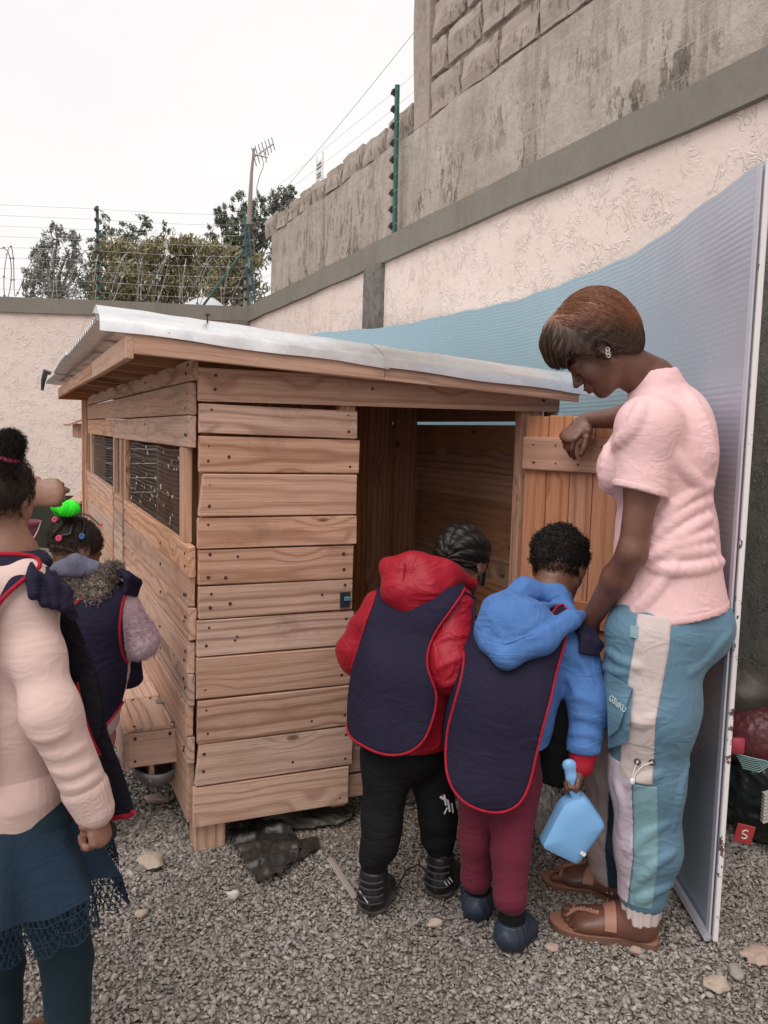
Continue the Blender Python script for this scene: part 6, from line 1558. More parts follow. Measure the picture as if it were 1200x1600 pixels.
    pn.chain([hpL, knL, at(744, 1370, 2.125), anL + A3(0, 0, .045)], [.062, .045, .038, .037], None, .02); pn.chain([hpR, knR, at(797, 1400, 2.01), anR + A3(0, 0, .045)], [.066, .050, .041, .038], None, .012)
    def fp(P): return pn(P) + waves(P, A3(.4, .1, 1), 50, .0025, 161, 2.0, 12)
    sculpt('trousers', fp, pn.bounds(.03), .004, M_mar, t)
    sk = SD(); sk.chain([anL + A3(0, 0, .05), anL + A3(0, 0, -.03)], [.033, .035], None, .01); sk.chain([anR + A3(0, 0, .05), anR + A3(0, 0, -.03)], [.033, .035], None, .01); sculpt('sock', sk, sk.bounds(.02), .004, M_blackcloth, t)
    M_clog = plain('navy_rubber', (.018, .028, .048), .55, 0, .2, 25); 
    shoe(t, gnd(786, 1492), gnd(786, 1492) + A3(.085, .125, 0), M_clog, M_clog, .042, .045, .022, name='clog', ribs=True)
    shoe(t, gnd(744, 1445), gnd(744, 1445) + A3(.02, .15, 0), M_clog, M_clog, .042, .045, .022, name='clog', ribs=True)
    # short curls, shaved at the sides
    cr = SD(); cr.ell(W(0, -.05, .66), (.385 * H, .455 * H, .405 * H), Mh, .01)
    def fhair(P):
        q = (P - ho) @ Mh.T / H; x, y, z = q.T; d = cr(P)
        c = np.sin(P[:, 0] * 330 + 2 * np.sin(P[:, 2] * 160)) * np.sin(P[:, 1] * 310 + 2 * np.sin(P[:, 0] * 170)) * np.sin(P[:, 2] * 320 + 1.5 * np.sin(P[:, 1] * 190))
        d = d - .0042 * c - .0025 * swarp(P, 90, 4)
        low = np.clip((.62 - z) / .4, 0, 1); d = d + .003 * low
        return np.maximum(d, (.36 - .42 * np.clip(-y, 0, .4)) - z + .9 * np.clip(y - .15, 0, 1))
    sculpt('curly_hair', fhair, cr.bounds(.03), .0028, M_afro, t, 0); fuzz('hair_curls', fhair, W(0, -.05, .66), 4200, .0065, .0010, M_afro, t, 3, 1.2)
    return t
blue_kid()

def scoop():
    """rounded blue plastic scoop held by its handle, its open mouth turned away"""
    t = thing('plastic_scoop', 'light blue plastic scoop with a wide blade held by the child in blue', 'scoop', gnd(893, 1400))
    M_sc = plain('light_blue_plastic', (.20, .43, .74), .36, 0, .05, 12, .1, 60, .001)
    Y = 2.015; px = poly_smooth([(884, 1250), (906, 1244), (918, 1248), (938, 1276), (946, 1290), (941, 1300), (912, 1338), (902, 1348), (890, 1344), (856, 1326), (845, 1318), (849, 1306), (872, 1264)], 3)
    c = px.mean(0); n = len(px); V = []; F = []
    rings = [(.93, .030, 0), (1.0, .028, 0), (1.0, .022, 0), (.985, .0, 0), (.95, -.012, 0), (.80, -.018, 0), (.5, -.021, 0), (.2, -.022, 0)]
    for s_, d, _ in rings:
        for p in px: q = c + (p - c) * s_; V.append(at(q[0], q[1], Y) + A3(0, d + .0002 * (q[0] - c[0]), 0))
    for s_, d in ((.90, .028), (.92, .004), (.85, -.008), (.4, -.012)):
        for p in px: q = c + (p - c) * s_; V.append(at(q[0], q[1], Y) + A3(0, d + .0002 * (q[0] - c[0]), 0))
    for j in range(len(rings) - 1):
        for i in range(n): F.append((j * n + i, j * n + (i + 1) % n, (j + 1) * n + (i + 1) % n, (j + 1) * n + i))
    j0 = len(rings)
    for i in range(n): F.append((i, j0 * n + i, j0 * n + (i + 1) % n, (i + 1) % n))
    for j in range(j0, j0 + 3):
        for i in range(n): F.append((j * n + i, (j + 1) * n + i, (j + 1) * n + (i + 1) % n, j * n + (i + 1) % n))
    F.append(tuple((j0 - 1) * n + i for i in range(n))); F.append(tuple((j0 + 3) * n + i for i in range(n))[::-1])
    mesh('blade', V, F, M_sc, t, True, 50)
    h = SD(); h.chain([at(903, 1256, Y), at(897, 1236, Y), at(893, 1215, Y), at(890, 1196, Y)], [(.013, .009), (.012, .009), (.015, .010), (.016, .009)], None, .005); h.ell(at(889, 1195, Y), (.017, .010, .015), None, .006)
    sculpt('handle', h, h.bounds(.02), .0025, M_sc, t)
    m = MB(); p = at(911, 1334, 1.992); m.box(p, (.014, .002, .009), Matrix.Rotation(.6, 3, 'Y')); m.build('torn_sticker', M_white, t)
scoop()
# ---------------------------------------------------------------- the girl in the foreground at the left edge
def front_girl():
    t = thing('person', 'girl in pale pink sweatshirt and navy skirt cut off by the left edge', 'person', (-.62, 1.45, 0))
    Fk = nrm(A3(.45, .9, 0)); X = nrm(np.cross(Fk, UP))
    Y0 = 1.46; H = .195
    nb = at(8, 872, 1.47); che = at(-12, 985, 1.47); wai = at(-8, 1120, 1.47); pel = at(5, 1265, 1.47)
    shR = at(36, 940, 1.42); elR = at(80, 1112, 1.375); wrR = at(146, 1262, 1.40); shL = A3(*(nb - X * .13 + A3(0, 0, -.07))); elL = shL + A3(-.05, .02, -.2); wrL = elL + A3(.05, .12, -.15)
    hpR = at(55, 1290, 1.45); hpL = at(-45, 1290, 1.50); knR = at(105, 1500, 1.46); knL = at(-2, 1510, 1.52); anR = A3(knR[0], knR[1] + .0, .07); anL = A3(knL[0], knL[1] + .01, .07)
    hd, W, Mh, ho = head_at(at(-19, 768, 1.48), (-.12, .97, -.12), H, nb, 0.0, nk=(.24, .26))
    body = SD().add(hd)
    body.chain([nb, che, wai, pel], [(.05, .045), (.10, .075), (.09, .075), (.10, .085)], X, .04)
    body.chain([shR, elR, wrR], [.036, .031, .022], None, .02); body.chain([shL, elL, wrL], [.036, .031, .022], None, .02)
    for a, b, c in ((hpR, knR, anR), (hpL, knL, anL)): body.chain([a, b, c], [.058, .042, .028], None, .02); body.cap(c, c + A3(.03, .10, -.03), .030, .022, None, .02)
    hand_sd(body, wrR, nrm(at(160, 1318, 1.395) - wrR), A3(-.8, .35, .2), A3(-.35, -.6, -.1), .118, [(1.15, 1.3, .7), (1.2, 1.35, .7), (1.25, 1.35, .7), (1.25, 1.3, .7)], (.75, .55, .5), .02, thumb_in=.6)
    hand_sd(body, wrL, A3(0, .5, -.8), A3(.8, 0, 0), A3(0, .9, .3), .118, [(.4, .4, .3)] * 4)
    sculpt_body(body, [zone([ho, ho + Mh[2] * H, nb], .10), zone([wrR, at(160, 1318, 1.395)], .065)], .0026, .009, M_skinK2, t)
    M_sweat = fabric('pale_pink_fleece', (.66, .48, .44), .04, .95, .05, 800, .3, 7, .14)
    jk = SD(); jk.chain([nb + A3(0, 0, -.03), che, wai, pel + A3(0, 0, .02)], [(.07, .06), (.118, .092), (.112, .095), (.118, .10)], X, .05); jk.cap(shL, shR, .055, .055, None, .05)
    ar = SD(); ar.chain([shR, shR + (elR - shR) * .5, elR, wrR + (elR - wrR) * .16], [.043, .041, .043, .038], None, .035); ar.chain([shL, elL, wrL], [.05, .05, .04], None, .03)
    Zl = lambda x, y: (x / 2.5, 960 + y / 2.5)
    add_folds(ar, ar, [([Zl(*p) for p in st], r_) for st, r_ in ((((75, 430), (130, 470), (190, 480), (250, 450)), .004), (((115, 490), (180, 545), (260, 545), (320, 510)), .0035), (((200, 600), (270, 620), (350, 580)), .003), (((240, 680), (310, 670), (375, 630)), .0035))], 1.1, .014)
    hemz = at(0, 1272, 1.4)[2]; wd = nrm(wrR - elR)
    def fj(P):
        a_ = np.maximum(ar(P), plane_d(P, wrR - wd * .012, wd) * (P[:, 0] > wrR[0] - .1) - (P[:, 0] <= wrR[0] - .1))
        return np.maximum(smin(jk(P), a_, .02) + waves(P, A3(.5, .1, 1), 40, .0009, 231, 1.5, 9), hemz - P[:, 2])
    bj = SD().add(jk).add(ar).bounds(.03); sculpt('sweatshirt', fj, bj, .0036, M_sweat, t)
    cu = SD(); cu.cap(wrR + (elR - wrR) * .19, wrR + (elR - wrR) * -.01, .0405, .035, None, .005)
    sculpt('cuff', lambda P: cu(P) + .0008 * np.sin(np.arctan2((P - wrR) @ np.cross(wd, UP), (P - wrR) @ nrm(np.cross(np.cross(wd, UP), wd))) * 40), cu.bounds(.02), .0026, M_sweat, t)
    wb = SD(); wb.cap(at(3, 1236, 1.465), at(5, 1270, 1.465), (.121, .103), (.113, .097), X, .01)
    sculpt('waistband', wb, wb.bounds(.02), .004, M_sweat, t)
    # hood folded on the shoulders
    hs_ = SD(); hs_.chain([at(-60, 905, 1.42), at(-10, 925, 1.385), at(40, 905, 1.41), at(62, 880, 1.47)], [.03, .036, .030, .018], None, .03); sculpt('hood', hs_, hs_.bounds(.02), .004, M_sweat, t)
    # tabard: shoulder strap, back edge, frill, loose front panel
    tj = SD().add(jk)
    panel(t, tj, [(-120, 870), (-20, 868), (30, 872), (52, 888), (40, 905), (14, 935), (0, 975), (-4, 1060), (-2, 1150), (-8, 1215), (-30, 1240), (-120, 1240)], 1.38, Fk, che + Fk * .05, (bj[0] - .05, bj[1] + .04), infl=.016, pipe=.004, h=.0036)
    fs = SD(); ps = [(48, 882), (60, 886), (72, 890), (84, 896), (94, 905), (102, 918)]; qs = [(52, 930), (70, 942), (84, 945), (98, 950), (108, 952), (114, 962)]
    A_ = [at(x, y, 1.40 + .012 * k) for k, (x, y) in enumerate(ps)]
    for k, (p, q) in enumerate(zip(A_, [at(x, y, 1.36 + .012 * k) for k, (x, y) in enumerate(qs)])): fs.chain([p, (p + q) / 2 + A3(.004 * (-1) ** k, -.006, .004), q], [.006, .011, .009], None, .007)
    sculpt('shoulder_frill', fs, fs.bounds(.02), .0028, M_navy, t)
    # hanging panel as a slightly curved sheet
    def sheet(name, pts, Yf, mat, th=.004, n=3):
        ol = poly_smooth(pts, n); c = ol.mean(0); V = []; F = []; m_ = len(ol); rings = (1.0, .66, .33)
        for k in (0, 1):
            for r_ in rings:
                for p in ol: q = c + (p - c) * r_; V.append(at(q[0], q[1], Yf(q[0], q[1]) + k * th))
            V.append(at(c[0], c[1], Yf(*c) + k * th))
        s0 = 3 * m_ + 1
        for k in (0, 1):
            b = k * s0
            for j in range(2):
                for i in range(m_): q = (b + j * m_ + i, b + j * m_ + (i + 1) % m_, b + (j + 1) * m_ + (i + 1) % m_, b + (j + 1) * m_ + i); F.append(q if k else q[::-1])
            for i in range(m_): q = (b + 2 * m_ + i, b + 2 * m_ + (i + 1) % m_, b + 3 * m_); F.append(q if k else q[::-1])
        for i in range(m_): F.append((i, (i + 1) % m_, s0 + (i + 1) % m_, s0 + i))
        return mesh(name, V, F, mat, t, True, 45), ol
    yf = lambda x, y: 1.50 - .0004 * (x - 90) + .012 * math.sin(x * .05 + y * .01)
    M_ink = fabric('black_navy_twill', (.014, .013, .020), .15, .85, .0, 500, .5, 9, .3)
    _, ol = sheet('front_panel', [(84, 940), (104, 945), (134, 1005), (156, 1070), (168, 1140), (190, 1200), (203, 1240), (209, 1268), (190, 1276), (150, 1270), (110, 1180), (90, 1090), (76, 1000)], yf, M_ink)
    m = MB(); pp = [q for q in ol if True]; i0 = int(np.argmin(np.abs(ol[:, 0] - 207) + np.abs(ol[:, 1] - 1268)))
    seq = [ol[(i0 + k) % len(ol)] for k in range(0, 20)]; m.tube([at(q[0], q[1], yf(*q) - .001) for q in seq], .0045, 6); m.build('piping', M_redpipe, t, True)
    sheet('pocket', [(122, 1062), (146, 1046), (160, 1110), (152, 1160), (135, 1120)], lambda x, y: yf(x, y) - .007, M_ink, .003, 2)
    MB().tube([at(x, y, yf(x, y) - .008) for x, y in ((121, 1066), (128, 1105), (142, 1150), (156, 1180))], .0028, 6).build('pocket_piping', M_redpipe, t, True)
    # skirt with lace hem
    V = []; F = []; nR, nS = 11, 72; cx, cy = pel[0] + .005, pel[1]; zt, zb = pel[2] + .02, at(90, 1400, 1.4)[2]
    for i in range(nR):
        f = i / (nR - 1); rx = .110 + .085 * f ** .8; ry = .095 + .075 * f ** .8
        for j in range(nS):
            a = 2 * math.pi * j / nS; fl = f * (.014 * math.sin(a * 9 + .6) + .007 * math.sin(a * 15 + 2)); z = zt + (zb - zt) * f - f * f * .012 * math.sin(a * 5)
            V.append((cx + (rx + fl) * math.cos(a), cy + (ry + fl) * math.sin(a), z))
    for i in range(nR - 1):
        for j in range(nS): F.append((i * nS + j, i * nS + (j + 1) % nS, (i + 1) * nS + (j + 1) % nS, (i + 1) * nS + j))
    M_sk = fabric('navy_skirt', (.014, .030, .052), .15, .85, .05, 700, .4, 9, .2); mesh('skirt', V, F, M_sk, t, True)
    lace = MB(); r0 = np.array(V[(nR - 1) * nS:]); ctr = A3(cx, cy, 0)
    def lp(j, d):
        j = j % (nS * 4); a = r0[(j // 4) % nS]; b = r0[(j // 4 + 1) % nS]; f = (j % 4) / 4; p = a + (b - a) * f; o_ = nrm((p - ctr) * A3(1, 1, 0)); return p + o_ * d * .25 - A3(0, 0, d)
    for j in range(0, nS * 4):
        dd = .045 + .016 * abs(math.sin(j * math.pi / 12))
        for q in range(5):
            d0, d1 = dd * q / 5, dd * (q + 1) / 5
            lace.tube([lp(j, d0), lp(j + (1 if (q + j) % 2 else -1), d1)], .0013, 3, False)
            if q % 2 == 0: lace.tube([lp(j, d1), lp(j + 1, d1)], .0012, 3, False)
            if rnd.random() < .42:
                c = lp(j, (d0 + d1) / 2); e = A3(rnd.uniform(-1, 1), rnd.uniform(-.4, .4), rnd.uniform(-1, 1)) * .004; g = np.cross(e, A3(0, 1, 0)); lace.add([c - e, c + g, c + e, c - g], [(0, 1, 2, 3)])
    tag(lace.build('lace_hem', M_sk, t), kind='stuff')
    M_legg = fabric('dark_teal_leggings', (.012, .030, .042), .2, .85, .05, 600, .5, 30, .1)
    lg = SD()
    for a, b, c in ((hpR, knR, anR), (hpL, knL, anL)): lg.chain([a, (a + b) / 2, b, c], [.068, .060, .046, .036], None, .012)
    sculpt('leggings', lambda P: lg(P) + waves(P, A3(.2, .1, 1), 60, .0008, 241, 1.5, 10), lg.bounds(.02), .0042, M_legg, t)
    for c in (anR, anL): shoe(t, A3(c[0] - .005, c[1] - .04, 0), A3(c[0] + .045, c[1] + .13, 0), M_dark, M_dark)
    # hair scraped up into a bun
    cr = SD(); cr.ell(W(0, -.05, .65), (.372 * H, .448 * H, .392 * H), Mh, .01)
    def fhair(P):
        q = (P - ho) @ Mh.T / H; x, y, z = q.T; a = np.arctan2(x, -y); d = cr(P) + .0005 * np.sin(a * 34 + 3 * np.sin(z * 8))
        low = np.clip((.5 - z) / .3, 0, 1); return np.maximum(d + .003 * low, (.42 - .30 * np.clip(-y, 0, .45)) - z + .9 * np.clip(y - .12, 0, 1))
    sculpt('hair', fhair, cr.bounds(.02), .003, M_fuzz, t, 0); fuzz('loose_hair', fhair, W(0, -.05, .65), 3200, .0055, .0005, M_fuzz, t, 7, 1.8)
    bn = SD(); bc = at(16, 692, 1.43); bn.ell(bc, (.019, .019, .017), None, .01); bn.cap(bc - A3(.005, 0, .02), bc - A3(.018, -.01, .045), .018, .026, None, .02)
    sculpt('hair_bun', lambda P: bn(P) - .004 * np.sin(P[:, 0] * 400 + 2 * np.sin(P[:, 2] * 200)) * np.sin(P[:, 2] * 380) - .003 * swarp(P, 160, 9), bn.bounds(.02), .0026, M_afro, t, 0); fuzz('bun_frizz', bn, bc, 1500, .007, .0005, M_afro, t, 9, 1.3, .08)
    m = MB(); c = bc - A3(.010, -.003, .024); m.tube([c + .021 * (math.cos(a) * nrm(A3(1, 0, -.35)) + math.sin(a) * A3(0, 1, 0)) for a in np.linspace(0, 6.2832, 17)], .0045, 6); m.build('hair_band', plain('pink_band', (.55, .07, .15), .6), t, True)
    return t
front_girl()

# ---------------------------------------------------------------- the small girl with the green scrunchie
def small_girl():
    t = thing('person', 'small girl with bright green scrunchie and fur-lined hood beside the nest box', 'person', (-.86, 2.4, 0))
    Fk = nrm(A3(.5, .86, 0)); X = nrm(np.cross(Fk, UP)); H = .178
    nb = at(128, 900, 2.40); che = at(145, 965, 2.38); wai = at(142, 1040, 2.40); pel = at(132, 1110, 2.42)
    shR = at(186, 940, 2.36); elR = at(216, 1000, 2.40); wrR = at(205, 985, 2.58); shL = at(92, 945, 2.44); elL = at(85, 1020, 2.5); wrL = at(120, 1040, 2.6)
    hpL = at(110, 1150, 2.46); hpR = at(148, 1150, 2.42); knL = at(95, 1250, 2.50); knR = at(135, 1250, 2.46); anL = A3(knL[0], knL[1], .07); anR = A3(knR[0], knR[1], .07)
    hd, W, Mh, ho = head_at(at(117, 850, 2.42), (.55, .72, -.42), H, nb, .10)
    body = SD().add(hd); body.chain([nb, che, wai, pel], [(.045, .04), (.09, .07), (.085, .07), (.095, .08)], X, .04)
    for a, b, c in ((shL, elL, wrL), (shR, elR, wrR)): body.chain([a, b, c], [.032, .028, .02], None, .02); hand_sd(body, c, A3(.4, .9, .1), A3(-.2, 0, -.9), A3(-.9, .3, 0), .10, [(.4, .5, .3)] * 4)
    for a, b, c in ((hpL, knL, anL), (hpR, knR, anR)): body.chain([a, b, c], [.05, .04, .026], None, .02); body.cap(c, c + A3(.02, .09, -.03), .028, .02, None, .02)
    sculpt_body(body, [zone([ho, ho + Mh[2] * H], .10)], .0034, .009, M_skinK, t)
    M_fluff = hair_mat('pink_fluff', (.60, .44, .50), (.72, .55, .61), 240, (1, 1, 1), .95, .5, .004)
    jk = SD(); jk.chain([nb + A3(0, 0, -.04), che, wai, pel], [(.07, .06), (.108, .09), (.108, .092), (.112, .095)], X, .05); jk.cap(shL, shR, .05, .05, None, .04)
    ar = SD(); ar.chain([shR, elR, wrR], [.048, .052, .040], None, .03); ar.chain([shL, elL, wrL], [.046, .044, .036], None, .03)
    def fj(P): return smin(jk(P), ar(P), .02) - .0015 * np.sin(P[:, 0] * 190 + 2 * np.sin(P[:, 2] * 90)) * np.sin(P[:, 2] * 170 + P[:, 1] * 120)
    bj = SD().add(jk).add(ar).bounds(.03); sculpt('fluffy_jacket', fj, bj, .004, M_fluff, t); fuzz('jacket_fluff', fj, at(214, 985, 2.39), 2600, .005, .0007, M_fluff, t, 31, 1.2, .09)
    # fur hood
    M_fur = hair_mat('mottled_fur', (.10, .075, .06), (.52, .42, .36), 120, (1, 1, 1), .95, 1.0, .010)
    hs_ = SD(); hs_.chain([at(78, 905, 2.38), at(84, 935, 2.34), at(112, 962, 2.31), at(150, 930, 2.31), at(178, 890, 2.34)], [.026, .030, .030, .032, .022], None, .03); hs_.ell(at(120, 925, 2.36), (.08, .05, .055), None, .03)
    def ffur(P): return hs_(P) - .005 * np.sin(P[:, 0] * 300 + 3 * np.sin(P[:, 2] * 130)) * np.sin(P[:, 2] * 290 + 2 * np.sin(P[:, 1] * 140)) - .004 * swarp(P, 200, 12)
    sculpt('fur_hood', ffur, hs_.bounds(.03), .003, M_fur, t, 0)
    for q, (x, y) in enumerate(((84, 925), (112, 955), (150, 930), (176, 895), (120, 925))): fuzz('fur_fibre', ffur, at(x, y, 2.33), 1300, .010, .0010, M_fur, t, 20 + q, 1.3, .07)
    li = SD(); li.ell(at(120, 889, 2.345), (.070, .035, .026), None, .02); li.chain([at(90, 888, 2.345), at(118, 876, 2.325), at(150, 884, 2.34)], [.012, .016, .010], None, .025)
    sculpt('hood_lining', li, li.bounds(.02), .0035, fabric('grey_blue_fleece', (.17, .17, .24), .1, .9, .03, 900, .3, 9, .5), t)
    tj = SD().add(jk); tj.chain([che - Fk * .02, pel - Fk * .04], [(.11, .09), (.125, .10)], X, .04)
    panel(t, tj, [(80, 930), (110, 950), (160, 905), (190, 890), (196, 905), (190, 960), (188, 1020), (196, 1060), (192, 1085), (175, 1120), (150, 1150), (120, 1165), (80, 1165), (70, 1060)], 2.30, Fk, che + Fk * .03, (bj[0] - .03, bj[1] + .03), infl=.012, pipe=.004)
    fs = SD()
    for k in range(5): fs.chain([at(188 + k * 3, 892 + k, 2.31 + .012 * k), at(200 + k * 4, 902 + 2 * k, 2.30 + .012 * k), at(196 + k * 4, 925 + k, 2.30 + .012 * k)], [.008, .011, .008], None, .006)
    sculpt('shoulder_frill', fs, fs.bounds(.02), .003, M_navy, t)
    fp_ = SD(); fp_.chain([at(198, 1000, 2.44), at(200, 1060, 2.44)], [(.035, .02), (.045, .02)], A3(1, .3, 0), .02); sculpt('front_panel', fp_, fp_.bounds(.02), .004, M_navy, t)
    pn = SD(); M_pnk = fabric('rose_leggings', (.40, .16, .20), .1, .9)
    for a, b, c in ((hpL, knL, anL), (hpR, knR, anR)): pn.chain([a, b, c], [.062, .048, .036], None, .02)
    sculpt('leggings', pn, pn.bounds(.02), .005, M_pnk, t)
    for c in (anR, anL): shoe(t, A3(c[0] - .005, c[1] - .04, 0), A3(c[0] + .045, c[1] + .11, 0), M_dark, M_dark)
    cr = SD(); cr.ell(W(0, -.05, .65), (.372 * H, .450 * H, .395 * H), Mh, .01)
    def fhair(P):
        q = (P - ho) @ Mh.T / H; x, y, z = q.T; d = cr(P); a = np.arctan2(x, -y); pa = np.minimum(np.abs(np.sin(a * 2.5 + .4)), np.abs(np.sin(z * 6 + .5)))
        d = d + .0045 * np.clip(1 - pa / .16, 0, 1) - .0012 * np.sin(P[:, 0] * 500) * np.sin(P[:, 2] * 480)
        return np.maximum(d, (.40 - .36 * np.clip(-y, 0, .45)) - z + .9 * np.clip(y - .12, 0, 1))
    sculpt('parted_hair', fhair, cr.bounds(.02), .0028, M_fuzz, t, 0); fuzz('loose_hair', fhair, W(0, -.05, .65), 2600, .005, .0006, M_fuzz, t, 11, 1.5)
    # thin braids with bobbles
    surf = lambda P: cr(P)
    for pts in (((108, 808), (95, 815), (86, 812)), ((118, 812), (110, 835), (94, 838)), ((125, 806), (132, 818), (128, 838)), ((118, 800), (140, 806), (158, 822)), ((112, 806), (92, 825), (80, 840))):
        P = march(surf, pts, 2.1, .005); MB().tube([P[0], (P[0] + P[1]) / 2 + A3(0, -.004, .002), P[1], P[2]], [.005, .006, .0055, .004], 6).build('braid', M_hairK, t, True)
    for (x, y), c in (((86, 812), (.62, .06, .13)), ((92, 841), (.62, .06, .13)), ((128, 838), (.03, .10, .30)), ((158, 820), (.62, .06, .13))):
        p = march(surf, [(x, y)], 2.1, .008)[0]; m = MB(); m.tube([p + .0055 * (math.cos(a) * A3(1, 0, 0) + math.sin(a) * A3(0, .3, .95)) for a in np.linspace(0, 6.2832, 13)], .0045, 7); m.build('hair_bobble', plain('bobble', c, .45), t, True)
    sc_ = SD(); c = at(102, 793, 2.37); 
    pts = [c + A3(.024 * math.cos(a), .022 * math.sin(a), .006 * math.sin(2 * a) - .002) for a in np.linspace(0, 2 * math.pi, 15)]
    sc_.chain(pts, [(.011 + .002 * math.sin(3 * i), .016 + .003 * math.sin(2.3 * i + 1)) for i in range(15)], A3(.3, -1, 0), .008)
    def fscr(P):
        q = P - c; a = np.arctan2(q[:, 1], q[:, 0]); return sc_(P) - .0012 * np.sin(a * 19 + 2 * np.sin(q[:, 2] * 200))
    sculpt('scrunchie', fscr, sc_.bounds(.02), .0028, fabric('neon_green_satin', (.035, .85, .03), .1, .5, .1, 700, .2, 20, .2), t)
    m = MB(); m.tube([c - A3(0, 0, .03), c, c + A3(0, 0, .012)], [.016, .015, .010], 8); m.build('hair_puff', M_afro, t, True)
    return t
small_girl()

# ---------------------------------------------------------------- the grown-up out of frame: only a raised fist shows
def edge_adult():
    t = thing('person', 'person mostly out of frame whose raised brown fist shows at the left', 'person', (-1.52, 2.45, 0))
    H = .225; b0 = A3(-1.52, 2.45, 0); nb = b0 + A3(0, 0, 1.38); che = b0 + A3(0, 0, 1.18); wai = b0 + A3(0, 0, 1.0); pel = b0 + A3(0, 0, .85); X = nrm(A3(.3, -.95, 0))
    hd, W, Mh, ho = head_at(b0 + A3(.03, 0, 1.56), (.95, .2, -.2), H, nb)
    wr = at(34, 772, 2.15); el = at(-110, 830, 2.30); shR = nb + X * .16 + A3(0, 0, -.05); shL = nb - X * .16 + A3(0, 0, -.05)
    body = SD().add(hd); body.chain([nb, che, wai, pel], [(.06, .055), (.14, .10), (.125, .095), (.15, .11)], X, .05)
    body.chain([shR, el, wr], [.045, .04, .027], None, .02); body.chain([shL, shL + A3(0, .05, -.28), shL + A3(.1, .05, -.5)], [.045, .04, .027], None, .02); hand_sd(body, shL + A3(.1, .05, -.5), A3(.1, 0, -1), A3(0, -1, 0), A3(1, 0, 0), .17, [(.4, .4, .3)] * 4)
    hand_sd(body, wr, nrm(at(75, 770, 2.16) - wr), A3(.3, .9, -.25), A3(.1, .1, .95), .178, [(1.35, 1.4, .8), (1.4, 1.45, .8), (1.4, 1.45, .8), (1.4, 1.4, .8)], (.8, .5, .4), .0, thumb_in=.55)
    for s_ in (-1, 1): hp = pel + X * .08 * s_; body.chain([hp, A3(hp[0], hp[1], .45), A3(hp[0], hp[1], .06)], [.08, .055, .036], None, .02); body.cap(A3(hp[0], hp[1], .06), A3(hp[0] + .14, hp[1] + .02, .03), .036, .026, None, .02)
    sculpt_body(body, [zone([wr, el, at(80, 768, 2.15)], .09)], .0034, .012, M_skinK2, t)
    cl = SD(); cl.chain([nb + A3(0, 0, -.05), che, wai, pel], [(.09, .08), (.155, .115), (.14, .11), (.165, .125)], X, .05); cl.cap(shL, shR, .06, .06, None, .05); cl.cap(shR, shR + (el - shR) * .6, .058, .06, None, .03); cl.cap(shL, shL + A3(0, .03, -.17), .058, .06, None, .03)
    sculpt('shirt', cl, cl.bounds(.02), .008, fabric('grey_shirt', (.25, .23, .22)), t)
    tr = SD()
    for s_ in (-1, 1): hp = pel + X * .08 * s_; tr.chain([hp, A3(hp[0], hp[1], .45), A3(hp[0], hp[1], .10)], [.10, .075, .06], None, .03)
    sculpt('trousers', tr, tr.bounds(.02), .008, M_blackcloth, t)
    ha = SD(); ha.ell(W(0, -.06, .66), (.37 * H, .455 * H, .40 * H), Mh, .01); sculpt('hair', lambda P: np.maximum(ha(P), .42 - ((P - ho) @ Mh[2]) / H + .9 * np.clip(((P - ho) @ Mh[1]) / H - .15, 0, 1)), ha.bounds(.02), .006, M_afro, t)
edge_adult()
# ---------------------------------------------------------------- loose things on the ground
def rock(label, px, py, wx, wy, hz, mat, seed, name='rock', group=None, rz=0.0, sink=.3):
    r_ = np.random.RandomState(seed); c = gnd(px, py); dirs = [nrm(r_.normal(0, 1, 3)) for _ in range(16)]; offs = [r_.uniform(.62, .95) for _ in dirs]
    Rm = np.array(Matrix.Rotation(rz, 3, 'Z'))
    def f(P):
        q = ((P - A3(c[0], c[1], hz * (1 - sink) - .5 * hz * .2)) @ Rm) / A3(wx, wy, hz); d = np.sqrt((q * q).sum(1)) - 1
        for n_, o_ in zip(dirs, offs): d = np.maximum(d, q @ n_ - o_)
        return (d + .05 * swarp(P, 60, seed)) * min(wx, wy, hz) + .0012 * swarp(P, 220, seed + 2)
    m = max(wx, wy, hz) * 1.3; o = sculpt(name, f, (A3(c[0] - m, c[1] - m, -.04), A3(c[0] + m, c[1] + m, hz * 2)), max(.003, m / 22), mat, None, 0)
    return tag(o, label, 'rock', group)
rock('large pale angular rock lying left of the coop corner post', 236, 1352, .050, .046, .020, M_rock, 3)
rock('small white stone chip near the crumpled black plastic', 364, 1402, .024, .016, .016, stone_mat('white_stone', (.55, .5, .45), (.66, .61, .56), (.72, .68, .63), False), 5)
rock('small pale stone on the gravel below the large rock', 222, 1431, .018, .014, .010, M_rock, 6)
rock('flat tan stone between the two boys', 680, 1447, .024, .020, .012, M_rock, 7)
M_pinkrock = stone_mat('pinkish_stone', (.34, .24, .20), (.44, .32, .27), (.52, .40, .34), False)
rock('flat pinkish stone in front of the blue clog', 862, 1483, .022, .018, .010, M_pinkrock, 8)
rock('flat orange brown slab of rock at the right edge', 1186, 1497, .055, .040, .018, M_pinkrock, 9, rz=.4)
rock('pale rounded rock near the bottom right corner', 1120, 1545, .034, .028, .018, M_rock, 10)
rock('grey stone half buried behind the pale rounded rock', 1148, 1522, .022, .030, .012, stone_mat('grey_stone', (.25, .22, .20), (.33, .30, .27), (.4, .37, .33), False), 11)
rock('brown stone under the heel of the near sandal', 992, 1488, .020, .014, .010, M_pinkrock, 12)
rock('broken brown stone lying under the nest box', 246, 1252, .045, .03, .016, M_pinkrock, 13)
